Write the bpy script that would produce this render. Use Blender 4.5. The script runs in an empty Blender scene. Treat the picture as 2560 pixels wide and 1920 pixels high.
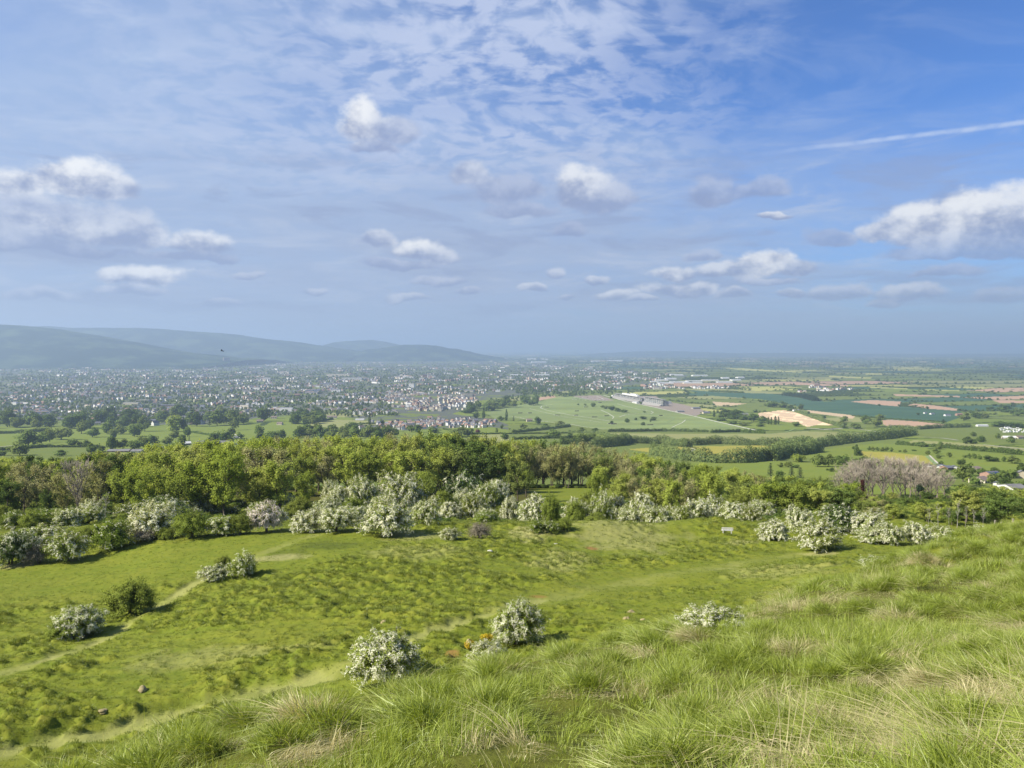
import bpy, math, random
import numpy as np
from mathutils import Vector

# ------------------------------------------------------------------ camera, world, sun, exposure
scene = bpy.context.scene
COL = scene.collection
EYE = 222.0                      # eye height above the vale, metres
F = 1923.0                       # focal length in photo pixels (2560 wide)
PITCH = math.atan(88.0 / F)      # eye level lies on photo row 872
cam_data = bpy.data.cameras.new('camera')
cam = bpy.data.objects.new('camera', cam_data)
COL.objects.link(cam)
cam_data.sensor_width = 36.0
cam_data.lens = 36.0 * F / 2560.0
cam_data.clip_start = 0.05
cam_data.clip_end = 200000.0
cam.location = (0, 0, EYE)
cam.rotation_euler = (math.pi / 2 - PITCH, 0, 0)
scene.camera = cam
scene.view_settings.view_transform = 'Standard'
scene.view_settings.look = 'None'
scene.view_settings.exposure = 1.0
scene.view_settings.gamma = 1.0
scene.cycles.max_bounces = 6
scene.cycles.diffuse_bounces = 3
scene.cycles.transmission_bounces = 3
scene.cycles.transparent_max_bounces = 4
scene.cycles.volume_bounces = 1
scene.cycles.use_denoising = True

SUN_EL, SUN_AZ = math.radians(40.0), math.radians(-108.0)   # azimuth measured from +Y towards +X
sun_dir = Vector((math.sin(SUN_AZ) * math.cos(SUN_EL), math.cos(SUN_AZ) * math.cos(SUN_EL), math.sin(SUN_EL)))
sd = bpy.data.lights.new('sun', 'SUN')
sun = bpy.data.objects.new('sun', sd)
COL.objects.link(sun)
sd.energy = 5.0
sd.angle = math.radians(0.53)
sd.color = (1.0, 0.94, 0.83)
sun.location = (0, 0, EYE + 400)
sun.rotation_euler = sun_dir.to_track_quat('Z', 'Y').to_euler()

world = bpy.data.worlds.new('World')
scene.world = world
world.use_nodes = True
wt = world.node_tree
wt.nodes.clear()


class X:
    """a socket with arithmetic, so that node graphs read as formulas"""
    def __init__(s, tree, sock): s.t, s.s = tree, sock
    def m(s, op, *a):
        n = s.t.nodes.new('ShaderNodeMath'); n.operation = op
        for i, v in enumerate((s,) + a):
            if isinstance(v, X): s.t.links.new(v.s, n.inputs[i])
            else: n.inputs[i].default_value = v
        return X(s.t, n.outputs[0])
    def __add__(s, o): return s.m('ADD', o)
    def __sub__(s, o): return s.m('SUBTRACT', o)
    def __mul__(s, o): return s.m('MULTIPLY', o)
    def __truediv__(s, o): return s.m('DIVIDE', o)
    __radd__, __rmul__ = __add__, __mul__
    def __rsub__(s, o): return s.m('MULTIPLY', -1.0).m('ADD', o)
    def max(s, o): return s.m('MAXIMUM', o)
    def min(s, o): return s.m('MINIMUM', o)
    def ss(s, a, b):
        n = s.t.nodes.new('ShaderNodeMapRange'); n.interpolation_type = 'SMOOTHSTEP'
        s.t.links.new(s.s, n.inputs[0])
        rev = a > b
        n.inputs[1].default_value, n.inputs[2].default_value = (b, a) if rev else (a, b)
        n.inputs[3].default_value, n.inputs[4].default_value = (1, 0) if rev else (0, 1)
        return X(s.t, n.outputs[0])


def node_noise(t, vec, scale, detail=4.0, rough=0.55, dist=0.0, col=False):
    n = t.nodes.new('ShaderNodeTexNoise')
    if vec is not None: t.links.new(vec.s if isinstance(vec, X) else vec, n.inputs['Vector'])
    n.inputs['Scale'].default_value = scale
    n.inputs['Detail'].default_value = detail
    n.inputs['Roughness'].default_value = rough
    n.inputs['Distortion'].default_value = dist
    return X(t, n.outputs['Color' if col else 'Fac'])


def node_vec(t, x, y, z):
    n = t.nodes.new('ShaderNodeCombineXYZ')
    for i, v in enumerate((x, y, z)):
        if isinstance(v, X): t.links.new(v.s, n.inputs[i])
        else: n.inputs[i].default_value = v
    return X(t, n.outputs[0])


def node_mix(t, fac, a, b, blend='MIX'):
    n = t.nodes.new('ShaderNodeMix'); n.data_type = 'RGBA'; n.blend_type = blend
    for i, v in ((0, fac), (6, a), (7, b)):
        if isinstance(v, X): t.links.new(v.s, n.inputs[i])
        elif isinstance(v, (int, float)): n.inputs[i].default_value = v
        else: n.inputs[i].default_value = (v[0], v[1], v[2], 1)
    return X(t, n.outputs[2])


def srgb(r, g, b, k=1.0):
    f = lambda c: (c / 12.92 if c <= 0.04045 else ((c + 0.055) / 1.055) ** 2.4)
    return tuple(f(v / 255.0) * k for v in (r, g, b))


def px_dir(px, py):
    cx, cy = (px - 1280.0) / F, -(py - 960.0) / F
    return np.array([cx, math.cos(PITCH) + cy * math.sin(PITCH), -math.sin(PITCH) + cy * math.cos(PITCH)])


def build_sky():
    t = wt
    EXP = 2.0 ** -scene.view_settings.exposure      # sky colours are read off the photo at exposure 0
    K = 10.0 * EXP                                  # the Background strength is 0.1
    sky = t.nodes.new('ShaderNodeTexSky')
    sky.sky_type = 'NISHITA'
    sky.sun_disc = False
    sky.sun_elevation = SUN_EL
    sky.sun_rotation = SUN_AZ
    sky.altitude = 250
    sky.ozone_density = 2.5
    sky.air_density = 1.0
    sky.dust_density = 0.6
    tc = t.nodes.new('ShaderNodeTexCoord')
    gen = X(t, tc.outputs['Generated'])
    sep = t.nodes.new('ShaderNodeSeparateXYZ'); t.links.new(gen.s, sep.inputs[0])
    dx, dy, dz = (X(t, sep.outputs[i]) for i in range(3))
    az = dx.m('ARCTAN2', dy)                       # 0 = along the view, positive to the east side
    el = dz.m('ARCSINE')
    zc = dz.max(0.0) + 0.10
    plane = node_vec(t, dx / zc, dy / zc, 0.0)     # a cloud layer at constant height
    plane_stretch = node_vec(t, dx / zc * 0.72, dy / zc * 1.0, 3.7)
    low = node_vec(t, az * 3.0, el * 14.0, 1.3)

    # clear blue, a little deeper than the plain Nishita sky
    col = node_mix(t, 1.0, X(t, sky.outputs[0]), tuple(v * EXP * 1.22 for v in (0.44, 0.76, 1.26)), 'MULTIPLY')
    # thin veil: thick in the west (left), thin on the right
    n1 = node_noise(t, plane_stretch, 1.1, 5, 0.55, 0.6)
    veil = (az.ss(0.55, -0.35) * 0.90 + el.ss(0.42, 0.10) * 0.42 + (n1 - 0.5) * 1.5)
    veil = veil.ss(0.10, 1.15) * 0.84
    col = node_mix(t, veil, col, srgb(172, 194, 228, K))
    # streaks of cirrus
    n2 = node_noise(t, plane_stretch, 3.4, 6, 0.6, 0.8)
    col = node_mix(t, n2.ss(0.46, 0.70) * (az.ss(0.50, 0.05) * 0.40 + 0.12), col, srgb(196, 211, 238, K))
    # altocumulus flakes in rows overhead
    wob = node_noise(t, plane, 1.6, 3, 0.5)
    zf = dz.max(0.0) + 0.26
    flk_v = node_vec(t, dx / zf + wob * 0.22, dy / zf * 1.15 + wob * 0.2, 0.0)
    n3 = node_noise(t, flk_v, 15.0, 4, 0.55, 0.2)
    region = az.ss(0.40, 0.05) * az.ss(-0.70, -0.12) * el.ss(0.14, 0.26)
    patch = node_noise(t, plane, 0.9, 2, 0.5).ss(0.36, 0.6)
    flakes = n3.ss(0.37, 0.60) * region * (patch * 0.4 + 0.6)
    col = node_mix(t, flakes * 0.85, col, srgb(196, 208, 237, K))
    # grey-blue stratus bands towards the horizon
    n4 = node_noise(t, low, 1.1, 5, 0.55, 0.4)
    band = el.ss(0.30, 0.10) * (n4.ss(0.30, 0.66) * 0.55 + 0.38) * az.ss(0.95, -0.1).m('POWER', 0.4)
    col = node_mix(t, band, col, srgb(168, 182, 212, K))
    n5 = node_noise(t, low, 2.3, 5, 0.6, 0.5)
    col = node_mix(t, n5.ss(0.50, 0.66) * el.ss(0.01, 0.05) * el.ss(0.28, 0.18) * 0.50, col, srgb(146, 161, 198, K))
    col = node_mix(t, n5.ss(0.47, 0.30) * el.ss(0.02, 0.07) * el.ss(0.30, 0.18) * 0.50, col, srgb(196, 206, 228, K))

    # heaps of cumulus: each entry photo px x, y, half width, half height, brightness, grey of its base
    CU = [(918, 315, 72, 66, 1.0), (990, 330, 60, 50, .25),
          (40, 468, 62, 42, .85), (190, 452, 120, 56, 1.0), (290, 478, 60, 40, .6),
          (150, 560, 170, 56, .72), (310, 585, 120, 50, .5), (500, 612, 90, 36, .85), (20, 590, 120, 50, .3),
          (372, 697, 92, 28, .95), (300, 692, 50, 24, .8),
          (945, 600, 52, 30, .55), (1028, 628, 62, 27, 1.0), (1085, 640, 60, 20, .5),
          (1450, 478, 85, 56, .85), (1540, 500, 84, 50, .25), (1180, 440, 55, 36, .5), (1270, 480, 90, 50, .15),
          (1780, 490, 80, 40, .15), (1900, 480, 70, 34, .12),
          (2440, 540, 100, 64, 1.0), (2300, 565, 120, 52, .95), (2540, 560, 110, 60, .8), (2420, 600, 200, 34, .45), (2210, 585, 60, 36, .7),
          (1925, 655, 70, 40, 1.0), (1830, 678, 90, 26, .7), (1690, 684, 72, 24, .85), (1995, 670, 50, 26, .55),
          (1705, 725, 92, 24, .7), (1980, 732, 52, 20, .75), (1535, 740, 52, 14, .75), (1490, 700, 26, 18, .6), (1395, 680, 40, 22, .5),
          (1835, 735, 45, 18, .5), (2265, 735, 90, 22, .55), (2200, 758, 40, 14, .55), (2080, 600, 60, 26, .05), (2380, 680, 80, 20, .1),
          (1010, 745, 70, 18, .45), (1175, 728, 40, 14, .5), (790, 730, 36, 12, .35), (1415, 575, 60, 22, .1), (1935, 548, 50, 9, .75),
          (100, 522, 180, 26, .08), (150, 622, 190, 22, .08), (480, 645, 110, 18, .12), (2400, 632, 210, 22, .12), (1300, 530, 90, 22, .12), (1010, 660, 90, 14, .15), (930, 372, 70, 24, .2), (340, 725, 80, 12, .3), (1930, 700, 90, 12, .25),
          (620, 690, 40, 12, .3), (1330, 725, 40, 14, .6), (1600, 752, 40, 10, .5), (2330, 690, 46, 14, .35), (1760, 640, 50, 16, .2), (560, 760, 60, 12, .3), (1420, 745, 34, 10, .5), (110, 740, 80, 18, .25), (1110, 700, 70, 20, .3), (2100, 735, 80, 22, .4), (2500, 740, 70, 26, .2)]
    d1 = node_noise(t, node_vec(t, az, el * 1.3, 0.0), 14.0, 7, 0.60, 0.0)
    d2 = node_noise(t, node_vec(t, az + 0.010, el * 1.3 - 0.014, 0.0), 14.0, 7, 0.60, 0.0)
    wx = node_noise(t, node_vec(t, az, el, 5.0), 15.0, 3, 0.5)
    wy = node_noise(t, node_vec(t, az, el, 9.0), 15.0, 3, 0.5)
    azw = az + (wx - 0.5) * 0.045
    elw = el + (wy - 0.5) * 0.030
    B = V = L = SW = None
    for (px, py, rx, ry, br) in CU:
        d = px_dir(px, py); d = d / np.linalg.norm(d)
        a0, e0 = math.atan2(d[0], d[1]), math.asin(d[2])
        ca = math.cos(a0) ** 2
        ex = (azw - a0) * (F / rx * 0.80 / ca ** .5)
        ey = (elw - e0) * (F / ry * 0.80)
        eyl = ey.min(0.0) * 0.5 + ey            # flatter underneath
        r = (ex * ex + eyl * eyl).m('SQRT')
        b = r * -1.0 + 1.0
        b = b.max(-3.0)
        w = (b + 0.55).max(0.0).m('POWER', 3.0) + 1e-6
        if B is None: B, SW, V, L = b, w, ey * w, w * br
        else: B, SW, V, L = B.max(b), SW + w, V + ey * w, L + w * br
    V = V / SW; L = L / SW
    dens = B + (d1 - 0.5) * 1.3
    mask = dens.ss(0.06, 0.44)
    lit = (V * 1.05 + (d1 - d2) * 3.2 + 0.46)
    lit = lit.ss(-0.05, 1.15)
    bright = node_mix(t, L, srgb(172, 184, 216, K), srgb(250, 251, 253, K))
    dark = node_mix(t, L, srgb(140, 155, 195, K), srgb(150, 163, 198, K))
    ccol = node_mix(t, lit, dark, bright)
    col = node_mix(t, mask * (L * 0.30 + 0.66), col, ccol)

    # an old vapour trail: a band round a great circle, fraying along one end
    p1, p2 = px_dir(1880, 388), px_dir(2560, 306)
    nn = np.cross(p1, p2); nn = nn / np.linalg.norm(nn)
    off = dx * float(nn[0]) + dy * float(nn[1]) + dz * float(nn[2])
    off = (off + (node_noise(t, gen, 26.0, 4, 0.6) - 0.5) * 0.005).m('ABSOLUTE')
    trail = off.ss(0.0040, 0.0005) * az.ss(0.26, 0.48) * node_noise(t, gen, 30.0, 3, 0.6).ss(0.2, 0.6)
    col = node_mix(t, trail * 0.75, col, srgb(196, 213, 245, K))

    # below the horizon the sky node is dark: keep the horizon colour
    col = node_mix(t, el.ss(0.085, -0.01) * 0.85, col, srgb(170, 186, 209, K))
    bg = t.nodes.new('ShaderNodeBackground')
    t.links.new(col.s, bg.inputs[0])
    bg.inputs[1].default_value = 0.1
    out = t.nodes.new('ShaderNodeOutputWorld')
    t.links.new(bg.outputs[0], out.inputs[0])


build_sky()
world.cycles.sampling_method = 'NONE'

# ------------------------------------------------------------------ helpers
def new_mesh(name, verts, faces=None, mats=(), loops=None, mat_idx=None, smooth=False, attrs=None):
    """mesh from numpy arrays; faces is (n,k) or a list of such arrays"""
    me = bpy.data.meshes.new(name)
    verts = np.asarray(verts, dtype=np.float32)
    if faces is None: faces = []
    if isinstance(faces, np.ndarray): faces = [faces]
    faces = [np.asarray(f, dtype=np.int32) for f in faces if len(f)]
    nl = sum(f.size for f in faces); nf = sum(len(f) for f in faces)
    me.vertices.add(len(verts)); me.vertices.foreach_set('co', verts.ravel())
    if nf:
        me.loops.add(nl); me.polygons.add(nf)
        me.loops.foreach_set('vertex_index', np.concatenate([f.ravel() for f in faces]))
        tot = np.concatenate([np.full(len(f), f.shape[1], np.int32) for f in faces])
        st = np.concatenate(([0], np.cumsum(tot)[:-1])).astype(np.int32)
        me.polygons.foreach_set('loop_start', st)
        if mat_idx is not None: me.polygons.foreach_set('material_index', np.asarray(mat_idx, np.int32))
        me.polygons.foreach_set('use_smooth', np.full(nf, smooth))
    for m in mats: me.materials.append(m)
    for k, (typ, dom, arr) in (attrs or {}).items():
        a = me.attributes.new(k, typ, dom)
        a.data.foreach_set({'FLOAT': 'value', 'INT': 'value', 'FLOAT_VECTOR': 'vector', 'FLOAT_COLOR': 'color'}[typ], np.asarray(arr, np.int32 if typ == 'INT' else np.float32).ravel())
    me.update(calc_edges=True)
    return me


def link(name, data, parent=None, loc=None, rot=None, scl=None):
    o = bpy.data.objects.new(name, data)
    COL.objects.link(o)
    if parent is not None: o.parent = parent
    if loc is not None: o.location = loc
    if rot is not None: o.rotation_euler = rot
    if scl is not None: o.scale = scl
    return o


def tag(o, label=None, cat=None, group=None, kind=None):
    if label: o['label'] = label
    if cat: o['category'] = cat
    if group: o['group'] = group
    if kind: o['kind'] = kind
    return o


class MB:
    """collects simple shapes into one mesh"""
    def __init__(s): s.v, s.f3, s.f4, s.m3, s.m4, s.n = [], [], [], [], [], 0
    def add(s, v, f, m=0):
        v = np.asarray(v, float); f = np.asarray(f, int) + s.n
        s.v.append(v); s.n += len(v)
        (s.f4 if f.shape[1] == 4 else s.f3).append(f)
        (s.m4 if f.shape[1] == 4 else s.m3).append(np.full(len(f), m))
        return s
    def box(s, c, size, rz=0.0, m=0, tilt=0.0, taper=1.0):
        hx, hy, hz = size[0] / 2, size[1] / 2, size[2] / 2
        p = np.array([[x * (taper if z > 0 else 1), y * (taper if z > 0 else 1), z] for z in (-hz, hz) for y in (-hy, hy) for x in (-hx, hx)])
        if tilt:
            ct, st = math.cos(tilt), math.sin(tilt)
            p = np.c_[p[:, 0], p[:, 1] * ct - p[:, 2] * st, p[:, 1] * st + p[:, 2] * ct]
        cz, sz = math.cos(rz), math.sin(rz)
        p = np.c_[p[:, 0] * cz - p[:, 1] * sz, p[:, 0] * sz + p[:, 1] * cz, p[:, 2]] + np.asarray(c, float)
        return s.add(p, [[0, 2, 3, 1], [4, 5, 7, 6], [0, 1, 5, 4], [2, 6, 7, 3], [0, 4, 6, 2], [1, 3, 7, 5]], m)
    def tube(s, pts, rad, k=5, m=0):
        pts = np.asarray(pts, float); rad = np.broadcast_to(np.asarray(rad, float), (len(pts),))
        d = np.gradient(pts, axis=0); d /= np.linalg.norm(d, axis=1)[:, None] + 1e-9
        up = np.array([0, 0, 1.0]) if abs(d[0, 2]) < 0.9 else np.array([1.0, 0, 0])
        a = np.cross(d, up); a /= np.linalg.norm(a, axis=1)[:, None] + 1e-9
        b = np.cross(d, a)
        th = np.arange(k) * 2 * math.pi / k
        v = (pts[:, None] + rad[:, None, None] * (np.cos(th)[None, :, None] * a[:, None] + np.sin(th)[None, :, None] * b[:, None])).reshape(-1, 3)
        i = np.arange(len(pts) - 1)[:, None] * k; j = np.arange(k)[None]; j2 = (j + 1) % k
        f = np.stack([i + j, i + j2, i + k + j2, i + k + j], -1).reshape(-1, 4)
        return s.add(v, f, m)
    def blob(s, c, r, seed=0, amp=0.15, nu=12, nv=8, m=0):
        rg = np.random.default_rng(seed)
        th = np.linspace(0, math.pi, nv); ph = np.arange(nu) * 2 * math.pi / nu
        d = np.stack([np.sin(th)[:, None] * np.cos(ph), np.sin(th)[:, None] * np.sin(ph), np.repeat(np.cos(th)[:, None], nu, 1)], -1)
        k = rg.normal(size=(5, 3)) * 1.8; p = rg.uniform(0, 6.28, 5)
        w = 1 + amp * np.sin(d @ k.T + p).sum(-1) / 2
        v = (d * w[..., None] * np.asarray(r, float) + np.asarray(c, float)).reshape(-1, 3)
        i = np.arange(nv - 1)[:, None] * nu; j = np.arange(nu)[None]; j2 = (j + 1) % nu
        return s.add(v, np.stack([i + j, i + nu + j, i + nu + j2, i + j2], -1).reshape(-1, 4), m)
    def mesh(s, name, mats, smooth=False):
        fs, ms = [], []
        if s.f4: fs.append(np.concatenate(s.f4)); ms.append(np.concatenate(s.m4))
        if s.f3: fs.append(np.concatenate(s.f3)); ms.append(np.concatenate(s.m3))
        return new_mesh(name, np.concatenate(s.v), fs, mats, mat_idx=np.concatenate(ms), smooth=smooth)
    def build(s, name, mats, parent=None, smooth=False, **kw):
        if not isinstance(mats, (list, tuple)): mats = [mats]
        return link(name, s.mesh(name, mats, smooth), parent, **kw)


# value noise on a lattice, for terrain relief
_rng0 = np.random.default_rng(11)
_LAT = _rng0.random((256, 256))
def vnoise(x, y):
    xi, yi = np.floor(x).astype(int), np.floor(y).astype(int)
    fx, fy = x - xi, y - yi
    fx, fy = fx * fx * fx * (fx * (fx * 6 - 15) + 10), fy * fy * fy * (fy * (fy * 6 - 15) + 10)
    g = lambda a, b: _LAT[a & 255, b & 255]
    return (g(xi, yi) * (1 - fx) + g(xi + 1, yi) * fx) * (1 - fy) + (g(xi, yi + 1) * (1 - fx) + g(xi + 1, yi + 1) * fx) * fy
def fbm(x, y, o=4, gain=0.5):
    r, a, s = 0, 1.0, 0.0
    for k in range(o):
        r = r + a * vnoise(x + 17.3 * k, y - 9.1 * k); s += a; a *= gain; x, y = x * 2.03, y * 2.03
    return r / s
def sstep(a, b, x):
    t = np.clip((x - a) / (b - a), 0, 1); return t * t * (3 - 2 * t)


# ------------------------------------------------------------------ materials
def material(name):
    m = bpy.data.materials.new(name); m.use_nodes = True
    t = m.node_tree; t.nodes.clear()
    out = t.nodes.new('ShaderNodeOutputMaterial')
    return m, t, out

def node_attr(t, name, typ='GEOMETRY', out='Fac'):
    n = t.nodes.new('ShaderNodeAttribute'); n.attribute_name = name; n.attribute_type = typ
    return X(t, n.outputs[out])

def obj_rand(t):
    return X(t, t.nodes.new('ShaderNodeObjectInfo').outputs['Random'])

def plain(name, col, rough=0.8, vary=0.12, scale=3.0, bump=0.0, metallic=0.0, spec=0.3):
    """a surface with worn, uneven colour"""
    m, t, out = material(name)
    p = t.nodes.new('ShaderNodeBsdfPrincipled')
    tc = t.nodes.new('ShaderNodeTexCoord')
    n = node_noise(t, X(t, tc.outputs['Object']), scale, 5, 0.6)
    c = node_mix(t, n.ss(0.3, 0.7), tuple(v * (1 - vary) for v in col), tuple(min(1, v * (1 + vary)) for v in col))
    c = node_mix(t, obj_rand(t) * 0.30, c, tuple(v * 0.62 for v in col))
    t.links.new(c.s, p.inputs['Base Color'])
    p.inputs['Roughness'].default_value = rough; p.inputs['Metallic'].default_value = metallic
    p.inputs['Specular IOR Level'].default_value = spec
    if bump:
        b = t.nodes.new('ShaderNodeBump'); b.inputs['Strength'].default_value = bump
        t.links.new(n.s, b.inputs['Height']); t.links.new(b.outputs[0], p.inputs['Normal'])
    t.links.new(p.outputs[0], out.inputs[0])
    return m

def leafy(name, a, b, trans=0.35, rough=0.6, objvar=0.0, c=None):
    """leaves: colour runs between a and b leaf by leaf (attribute tint), light passes through; c: another hue some plants lean to"""
    m, t, out = material(name)
    tint = node_attr(t, 'tint')
    col = node_mix(t, tint, a, b)
    if c is not None: col = node_mix(t, obj_rand(t).ss(0.15, 1.0) * objvar, col, c)
    p = t.nodes.new('ShaderNodeBsdfDiffuse'); t.links.new(col.s, p.inputs[0])
    tr = t.nodes.new('ShaderNodeBsdfTranslucent')
    col2 = node_mix(t, 0.55, col, tuple(v for v in (b[0] * 1.25, b[1] * 1.2, b[2] * 0.6)))
    t.links.new(col2.s, tr.inputs[0])
    mx = t.nodes.new('ShaderNodeMixShader'); mx.inputs[0].default_value = trans
    t.links.new(p.outputs[0], mx.inputs[1]); t.links.new(tr.outputs[0], mx.inputs[2])
    t.links.new(mx.outputs[0], out.inputs[0])
    return m

# ------------------------------------------------------------------ the lie of the land
# hillside: photo points with the forward distance at which the ground lies there; a third entry list adds hidden ground
def _ctl():
    P = []
    def p(px, py, Y, lift=0.0):
        d = px_dir(px, py); k = Y / d[1]
        P.append((d[0] * k, Y, d[2] * k + lift))
    G = 0.34      # grass stands this much above the bank
    for px, py, Y in [(0, 1925, 8.6), (463, 1812, 11.5), (880, 1716, 14.5), (1040, 1682, 15.5), (1390, 1603, 18.5), (1620, 1566, 22), (1909, 1500, 28),
                      (2025, 1465, 32), (2200, 1420, 38), (2314, 1378, 43), (2440, 1345, 48), (2560, 1322, 52), (2800, 1268, 60)]:
        p(px, py, Y, -G)
        # beyond the lip the bank falls away out of sight
        d = px_dir(px, py); Y2 = Y * 1.45; k = Y2 / d[1]
        P.append((d[0] * k, Y2, d[2] * k - G - 0.055 * Y2 - 0.4))
    for px, py, Y in [(1280, 1920, 6.6), (2560, 1920, 4.9), (1900, 1750, 10.5), (2560, 1600, 17), (1700, 1900, 6.3), (640, 1920, 7.6), (2300, 1560, 22), (1300, 1720, 12), (2100, 1820, 7.8), (2560, 1450, 28), (2560, 1372, 40), (2750, 1400, 34), (2320, 1440, 32), (2800, 1330, 46)]:
        p(px, py, Y, -0.12)
    P += [(0, 0, -1.65), (3, 0, -1.2), (-3, 0, -2.2), (0, -6, -0.3), (8, 1, -0.4), (-7, 3, -4.6), (0, 3, -2.5), (-8, -6, -2.6), (9, -6, 1.0)]
    for px, py, Y in [(0, 1400, 105), (-300, 1420, 105), (250, 1375, 108), (450, 1345, 112), (800, 1332, 113), (960, 1328, 113), (1130, 1350, 107), (0, 1480, 88), (-300, 1500, 88), (300, 1500, 84),
                      (150, 1590, 70), (0, 1690, 55), (-300, 1700, 56), (0, 1800, 46.5), (200, 1790, 47), (550, 1430, 92), (700, 1500, 76), (900, 1500, 74), (1100, 1480, 76), (700, 1600, 61),
                      (880, 1690, 50), (500, 1740, 50), (300, 1830, 45), (970, 1705, 47), (1250, 1560, 62), (1285, 1600, 58), (1500, 1480, 78), (1700, 1430, 91), (1600, 1335, 124),
                      (1450, 1315, 127), (1250, 1352, 112), (1000, 1345, 111), (1818, 1340, 124), (1950, 1350, 119), (2050, 1375, 108), (2000, 1400, 100), (2200, 1364, 112),
                      (2350, 1356, 116), (2600, 1345, 120), (1900, 1440, 84), (2150, 1432, 76), (2100, 1405, 88), (1760, 1580, 54), (1700, 1320, 129), (1750, 1316, 131), (1350, 1335, 118)]:
        p(px, py, Y)
    # behind the crest and down through the wood
    for px in (-500, 0, 400, 800, 1200, 1600, 2000, 2400, 2800):
        for Y, z in ((143, -32.6), (165, -36.5), (200, -41.5), (240, -48.5), (300, -59.5), (350, -66.5)):
            if 1250 < px < 1900 and Y < 150: z -= 1.6
            if px < 1950 and Y > 220: z += {240: 2.5, 300: 4.5, 350: 2.0}[Y]
            if px > 1900 and Y < 220: z += 1.2
            P.append(((px - 1280) / F * Y, Y, z))
    return np.array(P)

_CP = _ctl()
_C0 = 12.0
def _uv(x, y):
    w = np.maximum(y, -9.0) + _C0
    return x / w, np.log(w)
def _phi(r2):
    return np.where(r2 > 0, 0.5 * r2 * np.log(np.maximum(r2, 1e-12)), 0.0)
_U, _V = _uv(_CP[:, 0], _CP[:, 1])
_PT = np.c_[_U, _V]
def _solve():
    n = len(_PT)
    d2 = ((_PT[:, None] - _PT[None]) ** 2).sum(-1)
    A = np.zeros((n + 3, n + 3))
    A[:n, :n] = _phi(d2) + np.eye(n) * 4e-4
    A[:n, n] = 1; A[:n, n + 1:] = _PT; A[n:, :n] = A[:n, n:].T
    b = np.zeros(n + 3); b[:n] = _CP[:, 2] / (_CP[:, 1].clip(-9) + _C0)
    return np.linalg.solve(A, b)
_W = _solve()
def hill_z(x, y):
    """smooth hillside height (absolute), good up to 360 m away"""
    x = np.asarray(x, float); y = np.asarray(y, float)
    sh = np.broadcast(x, y).shape
    x, y = np.broadcast_to(x, sh).ravel(), np.broadcast_to(y, sh).ravel()
    out = np.empty(x.size)
    for i in range(0, x.size, 60000):
        u, v = _uv(x[i:i + 60000], y[i:i + 60000])
        d2 = (u[:, None] - _PT[None, :, 0]) ** 2 + (v[:, None] - _PT[None, :, 1]) ** 2
        g = _phi(d2) @ _W[:-3] + _W[-3] + _W[-2] * u + _W[-1] * v
        out[i:i + 60000] = g * (np.maximum(y[i:i + 60000], -9) + _C0)
    # the knoll with its two humps before the hawthorns
    for cx, cy, ax, ay, hh in ((16.2, 122, 9, 6.5, 1.5), (33, 126, 11, 6.5, 1.8), (6, 116, 8, 6, .5)):
        out += hh * np.exp(-((x - cx) / ax) ** 2 - ((y - cy) / ay) ** 2)
    return (out + EYE).reshape(sh)
_PY = np.array([330, 350, 450, 600, 800, 1000, 1250, 1600, 2000, 2400, 3000, 4000, 6000, 1e6])
_PZ = np.array([-63.5, -66.5, -82, -100, -116, -134, -153, -178, -199, -213, -221, -222, -222, -222.0])
def vale_z(x, y):
    x = np.asarray(x, float); y = np.asarray(y, float)
    z = np.interp(y, _PY, _PZ)
    amp = sstep(500, 1000, y) * (1 - sstep(2200, 3600, y))
    und = (fbm(x / 420 + 40, y / 300 + 7, 2) - 0.5) * 13 * amp
    return z + und + EYE
def ground_z(x, y):
    x = np.asarray(x, float); y = np.asarray(y, float)
    return np.where(y < 345, hill_z(x, np.minimum(y, 360)), vale_z(x, y))
_T = np.concatenate([np.arange(3, 60, 0.25), np.arange(60, 345, 0.5), np.geomspace(345, 45000, 900)])
def at_many(px, py):
    """first ground point seen at photo pixels"""
    px, py = np.atleast_1d(np.asarray(px, float)), np.atleast_1d(np.asarray(py, float))
    out = np.zeros((len(px), 3))
    for i in range(len(px)):
        d = px_dir(px[i], py[i]); k = _T / d[1]
        x, y, z = d[0] * k, _T, EYE + d[2] * k
        g = ground_z(x, y)
        hit = np.nonzero(z <= g)[0]
        j = hit[0] if len(hit) else len(_T) - 1
        if j > 0 and len(hit):
            a0, a1 = z[j - 1] - g[j - 1], z[j] - g[j]
            f = a0 / (a0 - a1 + 1e-9)
            yy = _T[j - 1] + f * (_T[j] - _T[j - 1])
        else: yy = _T[j]
        xx = d[0] / d[1] * yy
        out[i] = (xx, yy, float(ground_z(np.array([xx]), np.array([yy]))[0]))
    return out
def at(px, py): return at_many([px], [py])[0]
def vale_at(px, py):
    """vectorised: vale ground seen at photo pixels (beyond the wood)"""
    px, py = np.broadcast_arrays(np.asarray(px, float), np.asarray(py, float))
    cx, cy = (px - 1280.0) / F, -(py - 960.0) / F
    dy = math.cos(PITCH) + cy * math.sin(PITCH); dz = -math.sin(PITCH) + cy * math.cos(PITCH)
    sl = np.minimum(dz / dy, -0.0049)
    tab_y = np.geomspace(345, 60000, 4000); tab_s = (np.interp(tab_y, _PY, _PZ)) / tab_y
    tab_s = np.maximum.accumulate(tab_s)
    Y = np.interp(sl, tab_s, tab_y)
    for _ in range(6):      # account for the undulation
        z = vale_z(cx / dy * Y, Y) - EYE
        Y = np.where(Y < 3600, np.clip(0.5 * Y + 0.5 * z / sl, 345, 60000), Y)
    x = cx / dy * Y
    return np.stack([x, Y, vale_z(x, Y)], -1)
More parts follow.
